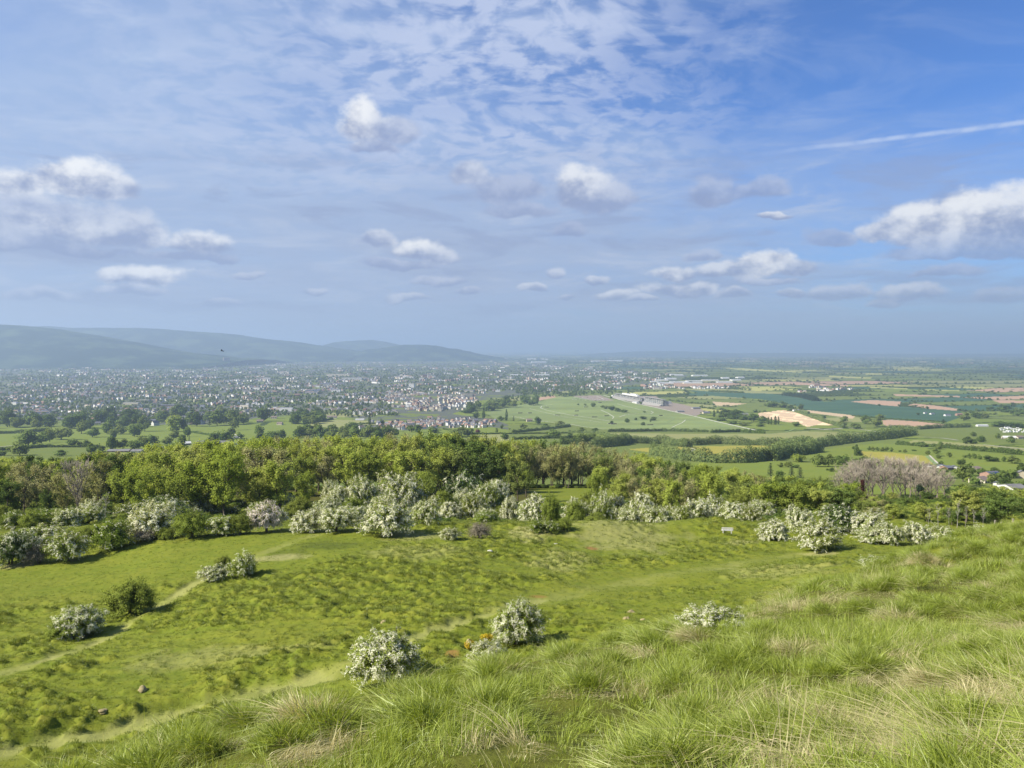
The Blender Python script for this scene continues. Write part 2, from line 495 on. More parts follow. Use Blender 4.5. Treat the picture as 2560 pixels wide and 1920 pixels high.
def to_px(p):
    p = np.asarray(p, float) - np.array([0, 0, EYE])
    f = p[..., 1] * math.cos(PITCH) - p[..., 2] * math.sin(PITCH)
    u = p[..., 1] * math.sin(PITCH) + p[..., 2] * math.cos(PITCH)
    return 1280 + F * p[..., 0] / f, 960 - F * u / f

# ------------------------------------------------------------------ hillside
def pxline(pts, step=40):
    """photo polyline -> ground polyline, resampled"""
    out = []
    for (x0, y0), (x1, y1) in zip(pts[:-1], pts[1:]):
        n = max(1, int(math.hypot(x1 - x0, y1 - y0) / step))
        for k in range(n): out.append((x0 + (x1 - x0) * k / n, y0 + (y1 - y0) * k / n))
    out.append(pts[-1])
    return np.array(out)

PATHS = [  # photo points, half width in metres, strength
    ([(-200, 1740), (0, 1686), (120, 1650), (250, 1600), (350, 1546), (440, 1492), (492, 1456), (522, 1436)], 0.72, 1.0),
    ([(522, 1436), (600, 1412), (690, 1372), (790, 1338)], 0.7, 0.45),
    ([(280, 1832), (480, 1776), (700, 1722), (880, 1676), (1060, 1590), (1200, 1546), (1350, 1500)], 0.85, 0.9),
    ([(1350, 1500), (1550, 1462), (1800, 1420), (2000, 1388)], 1.5, 0.38),
    ([(2000, 1388), (2090, 1392)], 0.9, 0.6),
    ([(1480, 1345), (1560, 1322), (1640, 1336), (1750, 1345)], 0.7, 0.35)]
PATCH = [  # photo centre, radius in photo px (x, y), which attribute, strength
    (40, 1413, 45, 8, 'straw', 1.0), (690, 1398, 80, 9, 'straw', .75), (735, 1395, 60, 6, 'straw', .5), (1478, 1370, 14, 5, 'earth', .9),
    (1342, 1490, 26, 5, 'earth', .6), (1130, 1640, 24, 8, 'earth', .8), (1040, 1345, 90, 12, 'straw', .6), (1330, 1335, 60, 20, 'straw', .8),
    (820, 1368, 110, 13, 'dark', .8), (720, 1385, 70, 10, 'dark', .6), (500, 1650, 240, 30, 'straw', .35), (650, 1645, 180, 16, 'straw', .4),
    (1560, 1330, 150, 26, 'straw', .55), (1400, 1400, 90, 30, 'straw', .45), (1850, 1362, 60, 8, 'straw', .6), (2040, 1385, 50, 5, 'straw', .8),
    (1950, 1385, 70, 6, 'dark', .5), (1060, 1380, 150, 20, 'straw', .35), (1950, 1430, 150, 20, 'straw', .4), (640, 1740, 190, 9, 'dark', .7), (840, 1700, 60, 8, 'dark', .6)]  # last two dark entries: long dark grass plus painted shade of the bank face

def seg_dist(x, y, line):
    d = np.full(x.shape, 1e9)
    for (ax, ay), (bx, by) in zip(line[:-1], line[1:]):
        vx, vy = bx - ax, by - ay
        t = np.clip(((x - ax) * vx + (y - ay) * vy) / (vx * vx + vy * vy + 1e-9), 0, 1)
        d = np.minimum(d, np.hypot(x - ax - t * vx, y - ay - t * vy))
    return d

PATH_W = []
for pts, hw, k in PATHS:
    q = pxline(pts, 60)
    ln = at_many(q[:, 0], q[:, 1])[:, :2]
    if pts[0][0] == 280:      # it runs on behind the bank
        e = ln[0] - ln[2]; ln = np.r_[[ln[0] + e / np.hypot(*e) * 16], ln]
    PATH_W.append((ln, hw, k))
def path_amount(x, y):
    """0..1 worn ground"""
    r = np.zeros(x.shape)
    for line, hw, k in PATH_W:
        lo, hi = line.min(0) - 6, line.max(0) + 6
        m = (x > lo[0]) & (x < hi[0]) & (y > lo[1]) & (y < hi[1])
        if not m.any(): continue
        xx, yy = x[m], y[m]
        d = seg_dist(xx, yy, line) + (fbm(xx * 0.6, yy * 0.6, 3) - 0.5) * hw * 2.2
        r[m] = np.maximum(r[m], k * sstep(hw * 1.7, hw * 0.35, d) * (.55 + .45 * sstep(.35, .6, fbm(xx * .35, yy * .35, 2))))
    return r
PATCH_W = []
for cx, cy, rx, ry, what, k in PATCH:
    c = at(cx, cy); s = c[1] / F
    hy = abs(at(cx, cy - ry)[1] - at(cx, cy + ry)[1]) / 2
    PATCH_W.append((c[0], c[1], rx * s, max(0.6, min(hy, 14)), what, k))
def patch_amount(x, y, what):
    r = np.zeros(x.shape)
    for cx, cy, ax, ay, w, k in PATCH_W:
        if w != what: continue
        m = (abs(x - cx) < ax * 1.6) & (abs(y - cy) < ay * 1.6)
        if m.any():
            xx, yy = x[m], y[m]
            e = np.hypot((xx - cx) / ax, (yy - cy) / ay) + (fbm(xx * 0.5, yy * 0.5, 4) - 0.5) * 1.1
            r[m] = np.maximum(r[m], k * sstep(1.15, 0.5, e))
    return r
# where the turf is smooth (the lower meadow on the left and the ride towards the bench)
_smooth_line = at_many([60, 250, 430, 620, 800], [1450, 1430, 1400, 1370, 1345])[:, :2]
def rough_amount(x, y):
    d = seg_dist(x, y, _smooth_line)
    s = sstep(6, 20, d) * 0.85 + 0.15
    d2 = seg_dist(x, y, PATH_W[3][0])
    s = s * (0.25 + 0.75 * sstep(2.5, 7, d2))
    return s * (0.35 + 0.65 * sstep(0.36, 0.6, fbm(x / 9 + 3, y / 9, 3)))
def relief(x, y, with_tus=False):
    """tussocks, sheep tracks and small hollows on top of the smooth hillside"""
    far = sstep(150, 138, y)
    pth = path_amount(x, y)
    rg = rough_amount(x, y) * (1 - 0.85 * pth) * far
    mid = sstep(26, 44, y)
    t1 = fbm(x / .95, y / .95, 3, 0.5); t2 = fbm(x / 2.6 + 9, y / 2.6, 2)
    tus = sstep(0.44, 0.72, t1)
    z = (tus * 0.33 + (t2 - 0.5) * 0.34) * rg * mid
    z = z + (fbm(x / 11, y / 11 + 5, 3) - 0.5) * 1.0 * far * (0.35 + 0.65 * mid)
    # trodden terraces along the slope
    hz = fbm(x / 30, y / 30, 2) * 7 + y * 0.42 + x * 0.10
    terr = (hz - np.floor(hz)); terr = sstep(0.0, 0.25, terr) - terr
    z = z + terr * 0.30 * rg * mid
    z = z - pth * 0.10
    m = (y > 40) & (y < 66) & (x < 4)
    if m.any():      # the old lynchet above the middle path
        L = PATH_W[2][0][:9]; xm, ym = x[m], y[m]; d = seg_dist(xm, ym, L)
        side = np.interp(xm, L[:, 0], L[:, 1]) < ym
        k = np.clip(sstep(0.6, 2.6, d + (fbm(xm * .5, ym * .5, 2) - .5)) * (1 - sstep(3, 11, d)), 0, 1) * side
        z[m] = z[m] + 0.42 * k
    # bank in front: humps of old grass
    nb = 1 - mid
    z = z + nb * ((fbm(x / 1.7 + 4, y / 1.7, 3) - 0.5) * 0.30) * sstep(1.5, 4, y)
    if with_tus: return z, tus * rg, pth
    return z
def surf_z(x, y):
    x = np.asarray(x, float); y = np.asarray(y, float)
    z = ground_z(x, y)
    m = y < 150
    if m.any():
        z = np.array(z); z[m] = z[m] + relief(x[m], y[m])
    return z

M_TURF, t, out = material('turf')
p = t.nodes.new('ShaderNodeBsdfPrincipled'); p.inputs['Roughness'].default_value = 0.9; p.inputs['Specular IOR Level'].default_value = 0.1
pos = X(t, t.nodes.new('ShaderNodeNewGeometry').outputs['Position'])
na = node_noise(t, pos, 0.16, 5, 0.6); nb_ = node_noise(t, pos, 1.1, 6, 0.65); nc = node_noise(t, pos, 5.0, 5, 0.7)
c = node_mix(t, nb_.ss(0.15, 0.85), (0.090, 0.126, 0.011), (0.161, 0.178, 0.019))
c = node_mix(t, na.ss(0.40, 0.70) * 0.3, c, (0.197, 0.192, 0.026))
c = node_mix(t, nc.ss(0.50, 0.75) * 0.5, c, (0.054, 0.077, 0.007))
c = node_mix(t, node_attr(t, 'tus') * nb_.ss(0.3, 0.7) * 0.20, c, (0.248, 0.199, 0.044))
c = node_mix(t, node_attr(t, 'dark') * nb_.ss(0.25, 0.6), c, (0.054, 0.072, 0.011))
c = node_mix(t, node_attr(t, 'straw') * nc.ss(0.25, 0.55) * 0.8, c, (0.300, 0.275, 0.125))
c = node_mix(t, node_attr(t, 'path') * nc.ss(0.10, 0.5) * 0.80, c, (0.265, 0.265, 0.085))
c = node_mix(t, node_attr(t, 'earth') * nc.ss(0.2, 0.5), c, (0.234, 0.126, 0.043))
c = node_mix(t, node_attr(t, 'litter_shade'), c, node_mix(t, nb_.ss(0.3, 0.7), (0.054, 0.048, 0.011), (0.075, 0.081, 0.012)))  # leaf litter of the wood, and the painted shade under the near grass
t.links.new(c.s, p.inputs['Base Color'])
b = t.nodes.new('ShaderNodeBump'); b.inputs['Strength'].default_value = 0.5; b.inputs['Distance'].default_value = 0.12
t.links.new(nc.s, b.inputs['Height']); t.links.new(b.outputs[0], p.inputs['Normal'])
t.links.new(p.outputs[0], out.inputs[0])

MEADOW = np.array([[20.0, 255.0], [22.0, 255.0]])   # the clearing in the wood
def hillside():
    nu, nv = 1100, 1150
    v = np.linspace(math.log(4.0), math.log(374.0), nv)
    u = np.linspace(-1.25, 1.25, nu)
    w = np.exp(v)
    x = (u[None] * w[:, None]).ravel(); y = np.repeat(w - _C0, nu)
    z = hill_z(x, np.minimum(y, 362))
    r, tus, pth = np.zeros(x.size), np.zeros(x.size), np.zeros(x.size)
    m = y < 150
    r[m], tus[m], pth[m] = relief(x[m], y[m], True)
    mid = sstep(26, 44, y)
    i = np.arange(nv - 1)[:, None] * nu; j = np.arange(nu - 1)[None]
    f = np.stack([i + j, i + j + 1, i + nu + j + 1, i + nu + j], -1).reshape(-1, 4)
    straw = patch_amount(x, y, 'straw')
    lit = sstep(138, 152, y + (fbm(x / 8, y / 8, 3) - 0.5) * 16)
    thatch_shade = sstep(44, 30, y) * (y > 2.5) * .75  # dark thatch colour painted in so the gaps between near blades look shaded
    md = np.hypot((x - MEADOW[:, 0].mean()) / 15, (y - MEADOW[:, 1].mean()) / 62)
    lit = lit * sstep(0.85, 1.1, md)
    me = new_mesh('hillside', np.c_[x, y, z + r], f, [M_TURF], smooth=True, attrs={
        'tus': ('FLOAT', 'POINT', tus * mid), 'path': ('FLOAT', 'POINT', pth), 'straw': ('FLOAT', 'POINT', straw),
        'dark': ('FLOAT', 'POINT', patch_amount(x, y, 'dark')), 'earth': ('FLOAT', 'POINT', patch_amount(x, y, 'earth')), 'litter_shade': ('FLOAT', 'POINT', np.maximum(lit, thatch_shade))})
    tag(link('hillside', me), kind='structure')
hillside()

# ------------------------------------------------------------------ the vale: fields, racecourse, town ground
C_PAST, C_BRIGHT, C_PALE, C_YELLOW = (0.118, 0.150, 0.045), (0.136, 0.175, 0.041), (0.207, 0.219, 0.094), (0.251, 0.237, 0.058)
C_TEAL, C_BROWN, C_CREAM, C_TAR = (0.049, 0.096, 0.062), (0.347, 0.241, 0.172), (0.582, 0.459, 0.299), (0.228, 0.192, 0.164)
C_TOWN, C_WOOD, C_RAPE, C_COURSE, C_BEIGE = (0.090, 0.101, 0.087), (0.039, 0.058, 0.020), (0.300, 0.305, 0.105), (0.150, 0.190, 0.074), (0.409, 0.320, 0.213)
FIELDS = [  # colour, photo outline
    (C_BRIGHT, [(-300, 1085), (0, 1085), (110, 1078), (300, 1072), (640, 1062), (760, 1075), (1000, 1085), (1110, 1085), (1110, 1110), (700, 1150), (-300, 1170)]),
    (C_PAST, [(-300, 1118), (60, 1116), (250, 1118), (240, 1145), (0, 1150), (-300, 1160)]),
    (C_PALE, [(756, 1057), (843, 1049), (918, 1052), (973, 1052), (1025, 1055), (1013, 1059), (924, 1062), (886, 1060), (871, 1072), (825, 1071), (770, 1062)]),
    (C_PALE, [(803, 1032), (850, 1031), (915, 1038), (830, 1045)]),
    (C_PAST, [(683, 1007), (735, 998), (814, 998), (817, 1003), (785, 1007), (712, 1010)]),
    (C_BRIGHT, [(1106, 1073), (1184, 1065), (1242, 1069), (1285, 1078), (1285, 1086), (1190, 1086), (1117, 1078)]),
    (C_PALE, [(1190, 1087), (1285, 1085), (1420, 1084), (1420, 1100), (1280, 1110), (1210, 1104)]),
    (C_BRIGHT, [(1195, 1002), (1230, 1001), (1228, 1007), (1200, 1007)]),
    (C_PAST, [(1270, 1062), (1430, 1064), (1560, 1080), (2260, 1085), (2260, 1200), (1280, 1200)]),
    (C_BRIGHT, [(1430, 1083), (1500, 1084), (1530, 1098), (1440, 1100)]),
    (C_PALE, [(1515, 1083), (1900, 1085), (2010, 1078), (2120, 1082), (2200, 1084), (2120, 1100), (2030, 1106), (1930, 1108), (1800, 1106), (1660, 1106), (1560, 1102)]),
    (C_YELLOW, [(1570, 1123), (1640, 1118), (1740, 1116), (2000, 1112), (1960, 1122), (1900, 1146), (1780, 1151), (1720, 1142), (1650, 1135)]),
    (C_BRIGHT, [(1640, 1158), (1900, 1152), (2100, 1160), (2110, 1200), (1850, 1200)]),
    (C_BRIGHT, [(1990, 1136), (2100, 1118), (2200, 1108), (2310, 1116), (2340, 1135), (2340, 1165), (2100, 1165)]),
    (C_YELLOW, [(2150, 1128), (2230, 1131), (2320, 1140), (2342, 1160), (2270, 1158), (2160, 1142)]),
    (C_BRIGHT, [(2345, 1122), (2560, 1140), (2800, 1150), (2800, 1195), (2400, 1180)]),
    (C_PALE, [(2285, 1100), (2420, 1108), (2560, 1120), (2800, 1128), (2800, 1140), (2560, 1133), (2420, 1124), (2260, 1110)]),
    (C_PAST, [(2240, 1070), (2430, 1066), (2800, 1070), (2800, 1110), (2560, 1112), (2400, 1106), (2290, 1090)]),
    (C_TEAL, [(1720, 975), (1900, 980), (2065, 1004), (2122, 1003), (2210, 1013), (2400, 1028), (2412, 1040), (2365, 1056), (2208, 1048), (2140, 1040), (2015, 1025), (1990, 1014), (1900, 998), (1760, 988)]),
    (C_PALE, [(1690, 972), (1800, 972), (1960, 981), (1960, 985), (1800, 981)]),
    (C_PALE, [(1960, 1046), (2140, 1043), (2170, 1048), (2180, 1056), (2030, 1052)]),
    (C_BROWN, [(2125, 1004), (2180, 1000), (2253, 1004), (2247, 1016), (2195, 1012)]),
    (C_BROWN, [(2270, 1013), (2285, 1009), (2340, 1014), (2395, 1022), (2391, 1027), (2325, 1022)]),
    (C_BROWN, [(2206, 1051), (2221, 1049), (2296, 1054), (2364, 1061), (2348, 1068), (2296, 1068), (2273, 1067), (2209, 1063)]),
    (C_BEIGE, [(2015, 1025), (2140, 1039), (2131, 1047), (2093, 1041), (2027, 1032)]),
    (C_BEIGE, [(1895, 1033), (1958, 1025), (2015, 1036), (2093, 1058), (2082, 1063), (2041, 1063), (2018, 1067), (2001, 1060), (1900, 1045)]),
    (C_COURSE, [(1215, 1032), (1280, 1016), (1338, 1005), (1393, 994), (1430, 992), (1500, 989), (1532, 998), (1558, 1003), (1613, 1014), (1685, 1028), (1772, 1048),
                (1888, 1075), (1815, 1077), (1743, 1076), (1656, 1076), (1569, 1074), (1506, 1073), (1454, 1066), (1396, 1058), (1338, 1053), (1280, 1044), (1236, 1046)]),
    (C_BROWN, [(1332, 996), (1385, 988), (1390, 993), (1340, 1003)]),
    (C_TAR, [(1430, 990), (1500, 988), (1535, 1001), (1480, 1001)]),
    (C_TAR, [(1556, 999), (1604, 1011), (1656, 1023), (1740, 1040), (1756, 1032), (1772, 1029), (1708, 1011), (1656, 1002), (1640, 990), (1590, 990)]),
    (C_BEIGE, [(1780, 1004), (1867, 1009), (1815, 1016), (1790, 1013)]),
    (C_PAST, [(1815, 1020), (1880, 1012), (1925, 1020), (1900, 1030)]),
    (C_RAPE, [(1800, 919), (1860, 921), (2005, 930), (2004, 932), (1860, 926)]),
    (C_RAPE, [(2070, 939), (2180, 944), (2175, 947), (2072, 942)]),
    (C_RAPE, [(2175, 967), (2270, 971), (2268, 973), (2175, 970)]),
    (C_RAPE, [(2310, 973), (2400, 976), (2398, 978), (2312, 976)]),
    (C_RAPE, [(2165, 933), (2205, 935), (2205, 937), (2165, 936)]),
    (C_BROWN, [(1960, 957), (2120, 963), (2120, 966), (1960, 961)]),
    (C_BROWN, [(2480, 1000), (2640, 1003), (2640, 1008), (2500, 1008)]),
    (C_BROWN, [(2230, 985), (2400, 990), (2400, 993), (2240, 990)])]
TOWN = [(-400, 928), (0, 915), (200, 906), (500, 895), (800, 893), (1280, 902), (1500, 918), (1720, 938), (1700, 952), (1560, 965), (1330, 985), (1280, 992), (1205, 1000), (1195, 1012), (1130, 1035),
        (1240, 1050), (1285, 1068), (1285, 1078), (1110, 1070), (1010, 1076), (890, 1074), (880, 1045), (800, 1035), (640, 1045), (560, 1062), (300, 1062), (0, 1050), (-400, 1050)]

def in_poly(px, py, poly):
    r = np.zeros(np.shape(px), bool)
    for (x0, y0), (x1, y1) in zip(poly, poly[1:] + poly[:1]):
        if y0 == y1: continue
        c = ((y0 > py) != (y1 > py)) & (px < (x1 - x0) * (py - y0) / (y1 - y0) + x0)
        r ^= c
    return r

def cells(x, y, sx, sy, ang):
    """patchwork of fields: returns cell id noise, distance to a border in metres"""
    c, s = math.cos(ang), math.sin(ang)
    u, v = x * c + y * s, -x * s + y * c
    u = u + (fbm(u / 900, v / 900, 2) - 0.5) * sx; v = v + (fbm(u / 700 + 9, v / 900, 2) - 0.5) * sy
    row = np.floor(v / sy); off = (np.sin(row * 12.9898) * 43758.5453) % 1.0
    uu = u / sx + off * 3.1
    colm = np.floor(uu)
    h = (np.sin(row * 78.233 + colm * 37.719) * 43758.5453) % 1.0
    d = np.minimum(np.minimum(uu - colm, colm + 1 - uu) * sx, np.minimum(v / sy - row, row + 1 - v / sy) * sy)
    return h, d

M_VALE, t, out = material('vale_fields')
p = t.nodes.new('ShaderNodeBsdfDiffuse')
pos = X(t, t.nodes.new('ShaderNodeNewGeometry').outputs['Position'])
v1 = node_noise(t, pos, 0.02, 5, 0.65); v2 = node_noise(t, pos, 0.25, 4, 0.7)
c = node_attr(t, 'land', out='Color')
c = node_mix(t, v1.ss(0.3, 0.7) * 0.35, c, node_mix(t, 1.0, c, (1.35, 1.12, 0.9), 'MULTIPLY'))
c = node_mix(t, v2.ss(0.4, 0.75) * 0.3, c, node_mix(t, 1.0, c, (0.62, 0.68, 0.60), 'MULTIPLY'))
t.links.new(c.s, p.inputs[0]); t.links.new(p.outputs[0], out.inputs[0])

def vale():
    # rows about one photo pixel apart
    ty = np.geomspace(343, 90000, 20000); sl = np.interp(ty, _PY, _PZ) / ty
    tpy = 872 - F * np.maximum.accumulate(sl)
    rows = np.concatenate([np.arange(tpy.max(), 877.0, -1.0), np.arange(877.0, tpy.min() + 0.1, -0.4)])
    Y = np.interp(-rows, -tpy, ty); Y[0] = 343.0
    u = np.concatenate([np.linspace(-2.2, -0.75, 60), np.linspace(-0.748, 0.748, 1250), np.linspace(0.75, 2.2, 60)])
    nu, nv = len(u), len(Y)
    x = (u[None] * Y[:, None]).ravel(); y = np.repeat(Y, nu); z = vale_z(x, y)
    px, py = to_px(np.stack([x, y, z], -1))
    # general patchwork
    col = np.zeros((x.size, 3))
    h, d = cells(x, y, 330, 220, 0.35)
    h2, d2 = cells(x, y, 700, 460, 0.2)
    far = y > 4500
    close = y < 2700
    h = np.where(far, h2, h); d = np.where(far, d2, d)
    pal = np.array([C_PAST, C_BRIGHT, C_TEAL, C_PAST, C_PALE, C_TEAL, C_WOOD, C_PAST, C_BROWN, C_PAST, C_TEAL, C_WOOD, C_RAPE, C_PAST])
    col[:] = pal[np.minimum((h * len(pal)).astype(int), len(pal) - 1)]
    col[far] *= 0.85
    pal2 = np.array([C_PAST, C_BRIGHT, C_PAST, C_BRIGHT, (.125, .165, .040), C_BRIGHT])
    col[close] = pal2[np.minimum((h[close] * len(pal2)).astype(int), 5)]
    hedge = d < np.where(far, 34, 9)
    col[hedge] = C_WOOD
    tn = in_poly(px, py, TOWN)
    col[tn] = C_TOWN
    g = tn & (fbm(x / 70, y / 70, 3) > 0.60)
    col[g] = C_PAST
    near = (y < 3300)
    for c, poly in FIELDS:
        q = np.array(poly)
        m = (px >= q[:, 0].min()) & (px <= q[:, 0].max()) & (py >= q[:, 1].min()) & (py <= q[:, 1].max())
        k = np.nonzero(m)[0]
        k = k[in_poly(px[k], py[k], poly)]
        col[k] = c
        if c == C_TEAL:      # wheat drilled in bands
            w = 0.8 + 0.4 * (fbm(x[k] / 160, y[k] / 60, 3))
            col[k] *= w[:, None]
        if c == C_COURSE:    # mown and rough swathes
            w = 0.85 + 0.45 * (fbm(x[k] / 190 + 3, y[k] / 90, 2)); col[k] *= w[:, None]
            s = np.sin((x[k] * 0.86 + y[k] * 0.5) / 5.2); col[k] *= (1 + 0.13 * s * (px[k] > 1640))[:, None]
        if c == C_BEIGE and poly[0][0] == 1895:   # polythene rows over the crop
            s = np.sin((x[k] * 0.25 + y[k] * 0.97) / 6.0)
            col[k] = np.where((s > -0.45)[:, None], np.array(C_CREAM) * 1.12, np.array(C_BROWN) * 0.8)
    i = np.arange(nv - 1)[:, None] * nu; j = np.arange(nu - 1)[None]
    f = np.stack([i + j, i + j + 1, i + nu + j + 1, i + nu + j], -1).reshape(-1, 4)
    me = new_mesh('vale', np.c_[x, y, z], f, [M_VALE], smooth=True, attrs={'land': ('FLOAT_COLOR', 'POINT', np.c_[col, np.ones(len(col))])})
    tag(link('vale', me), kind='structure')
vale()

M_RAIL = plain('pale_chalk', (.48, .48, .38), 0.9, 0.15, 0.05)
M_MOWN = plain('mown_turf', (.175, .245, .085), 0.9, 0.10, 0.05)
M_ROAD = plain('road_surface', (.42, .39, .33), 0.9, 0.15, 0.05)
def ribbon(name, pts, width, mat, lift=0.35):
    """a strip laid on the vale along photo points"""
    q = pxline(pts, 9)
    w = vale_at(q[:, 0], q[:, 1])
    d = np.gradient(w[:, :2], axis=0); d /= np.linalg.norm(d, axis=1)[:, None] + 1e-9
    nrm = np.c_[-d[:, 1], d[:, 0]]
    v = []
    for s in (-0.5, 0.5):
        xy = w[:, :2] + nrm * width * s
        v.append(np.c_[xy, vale_z(xy[:, 0], xy[:, 1]) + lift])
    n = len(w); v = np.concatenate(v)
    i = np.arange(n - 1)
    o = link(name, new_mesh(name, v, np.c_[i, i + 1, n + i + 1, n + i], [mat]))
    tag(o, kind='structure')
    return o
def z3(*p): return [(1280 + a / 3.456, 840 + b / 3.456) for a, b in p]
def z4(*p): return [(1920 + a / 3.456, 840 + b / 3.456) for a, b in p]
for pts, wd, m in [
    (z3((790, 512), (1000, 570), (1200, 610), (1400, 655), (1600, 700), (1800, 748), (2100, 812)), 7, M_RAIL),
    (z3((730, 518), (800, 552)), 5, M_RAIL), (z3((520, 530), (640, 545), (850, 562)), 5, M_RAIL),
    (z3((345, 592), (260, 605), (245, 622), (300, 642), (500, 682), (700, 712), (850, 737)), 4, M_RAIL),
    (z3((150, 628), (400, 690), (760, 745)), 3, M_RAIL), (z3((910, 588), (1000, 612), (1100, 635), (1200, 650), (1222, 662), (1200, 672), (1080, 672), (980, 682), (925, 702)), 4, M_RAIL),
    (z3((768, 640), (830, 668), (880, 700), (868, 716)), 4, M_RAIL), (z3((0, 694), (110, 714), (260, 735), (400, 750), (520, 765), (650, 790), (800, 803), (1000, 806), (1200, 800)), 4, M_RAIL),
    (z3((1330, 684), (1400, 702), (1390, 722), (1330, 752), (1210, 782), (1000, 775), (880, 760)), 3.5, M_MOWN),
    (z3((1500, 726), (1470, 750), (1380, 790)), 3.5, M_RAIL), (z3((1500, 726), (1640, 745), (1760, 772), (1880, 800)), 3, M_MOWN),
    (z3((480, 572), (620, 566), (760, 580), (900, 600)), 3, M_MOWN), (z3((0, 640), (60, 610), (200, 580), (400, 548)), 3, M_MOWN),
    (z3((1580, 984), (1560, 972), (1536, 968)), 5, M_ROAD), (z3((1580, 984), (1545, 996), (1450, 996), (1412, 1004), (1440, 1018), (1540, 1028), (1670, 1057)), 5, M_ROAD),
    (z4((690, 790), (800, 806), (920, 822), (1040, 840)), 6, M_ROAD), (z4((0, 850), (150, 830), (240, 800)), 5, M_MOWN), (z4((330, 795), (480, 808), (640, 800)), 9, M_ROAD),
    (z4((1280, 872), (1500, 885), (1640, 905)), 6, M_ROAD), (z4((1860, 940), (2050, 965), (2260, 985)), 5, M_ROAD), (z4((1370, 1040), (1450, 1110)), 6, M_MOWN), (z4((1395, 1036), (1470, 1106)), 3, M_ROAD),
    ([(540, 1120), (565, 1113), (590, 1110), (640, 1106)], 6, M_ROAD), ([(585, 1085), (600, 1095), (592, 1110)], 5, M_ROAD), ([(-60, 1119), (0, 1118), (30, 1114)], 4, M_ROAD)]:
    ribbon('path', pts, wd * (.62 if wd < 7 else .9), m)

# hills along the far left
M_HILL, t, out = material('wooded_hills')
p = t.nodes.new('ShaderNodeBsdfDiffuse'); pos = X(t, t.nodes.new('ShaderNodeNewGeometry').outputs['Position'])
h1_ = node_noise(t, pos, 0.0022, 6, 0.65); h2_ = node_noise(t, pos, 0.02, 4, 0.7)
c = node_mix(t, h1_.ss(0.45, 0.62), (.012, .026, .016), (.060, .086, .040)); c = node_mix(t, h2_.ss(0.4, 0.7) * 0.5, c, (.012, .024, .016))
t.links.new(c.s, p.inputs[0]); t.links.new(p.outputs[0], out.inputs[0])
def hill(ridge, Y, depth, seed):
    """a hill whose crest follows photo points at forward distance Y"""
    r = np.array(ridge, float); nx, ny = 260, 60
    px = np.linspace(r[0, 0], r[-1, 0], nx); py = np.interp(px, r[:, 0], r[:, 1])
    k = np.ones(7) / 7; py = np.convolve(np.pad(py, 3, 'edge'), k, 'valid')
    crest = (872 - py) / F * Y
    u = np.linspace(-1, 1, ny)
    xs = ((px - 1280) / F * Y)[None] * (1 + 0 * u[:, None]); ys = Y + u[:, None] * depth + 0 * px[None]
    prof = np.where(u < 0, sstep(-1, -0.03, u), 1 - sstep(0.05, 1, u))[:, None]
    spur = 1 + 0.30 * (fbm(xs / 900 + seed, ys / 2200, 3) - 0.5) * (1 - prof) * 4 * prof
    z = (crest[None] + 225) * np.clip(prof * spur, 0, None) - 225 + (fbm(xs / 160, ys / 260 + seed, 3) - 0.5) * 26 * prof * (1 - 0.55 * prof)
    i = np.arange(ny - 1)[:, None] * nx; j = np.arange(nx - 1)[None]
    f = np.stack([i + j, i + j + 1, i + nx + j + 1, i + nx + j], -1).reshape(-1, 4)
    tag(link('hills', new_mesh('hills', np.c_[xs.ravel(), ys.ravel(), z.ravel() + EYE], f, [M_HILL], smooth=True)), kind='structure')
hill([(-1500, 845), (-700, 818), (-300, 812), (0, 813), (60, 814), (90, 817), (150, 825), (210, 835), (270, 846), (330, 857), (380, 868), (450, 880), (560, 892), (640, 900)], 10600, 2300, 3)
hill([(-600, 812), (-20, 811), (30, 812), (90, 817), (140, 816), (170, 820), (290, 820), (340, 820), (400, 822), (470, 828), (540, 832), (590, 836), (640, 845), (690, 850), (740, 855), (800, 864), (860, 872), (920, 882)], 15500, 2600, 8)
hill([(740, 880), (800, 868), (840, 856), (870, 853), (900, 851), (930, 850), (960, 854), (990, 860), (1030, 872), (1070, 884)], 20000, 2500, 14)
hill([(860, 888), (920, 874), (980, 867), (1010, 862), (1060, 862), (1090, 864), (1120, 870), (1140, 872), (1170, 878), (1200, 886), (1260, 895)], 15500, 2000, 21)
hill([(1400, 892), (1500, 884), (1600, 878), (1700, 878), (1780, 881), (1850, 884), (1950, 882), (2100, 884), (2300, 886), (2600, 884), (3000, 886), (3600, 890)], 26000, 5000, 33)

# ------------------------------------------------------------------ plants
M_BARK = plain('bark', (.105, .085, .062), 0.9, 0.3, 6.0)
M_BARK_PALE = plain('pale_bark', (.36, .33, .28), 0.9, 0.25, 6.0)
M_TWIG = plain('bare_twigs', (.36, .31, .235), 0.9, 0.2, 2.0)
M_BLOSSOM = leafy('may_blossom', (.70, .69, .54), (.86, .845, .69), 0.30)
M_BLOSSOM_PINK = leafy('fading_blossom', (.60, .53, .48), (.78, .71, .66), 0.22)
M_HAW = leafy('hawthorn_leaf', (0.108, 0.148, 0.025), (0.270, 0.323, 0.062), 0.30, objvar=0.5, c=(0.195, 0.204, 0.050))
M_HAW_LUSH = leafy('bright_hawthorn_leaf', (0.090, 0.142, 0.022), (0.224, 0.284, 0.043), 0.32, objvar=0.5, c=(0.154, 0.186, 0.041))
M_DRY = leafy('dry_twigs', (.150, .130, .090), (.270, .240, .175), 0.1)
M_FRESH = leafy('fresh_leaf', (0.182, 0.237, 0.034), (0.341, 0.409, 0.072), 0.42, objvar=0.6, c=(0.215, 0.251, 0.063))
M_OLIVE = leafy('olive_leaf', (0.236, 0.282, 0.051), (0.432, 0.498, 0.103), 0.40, objvar=0.7, c=(0.343, 0.352, 0.103))
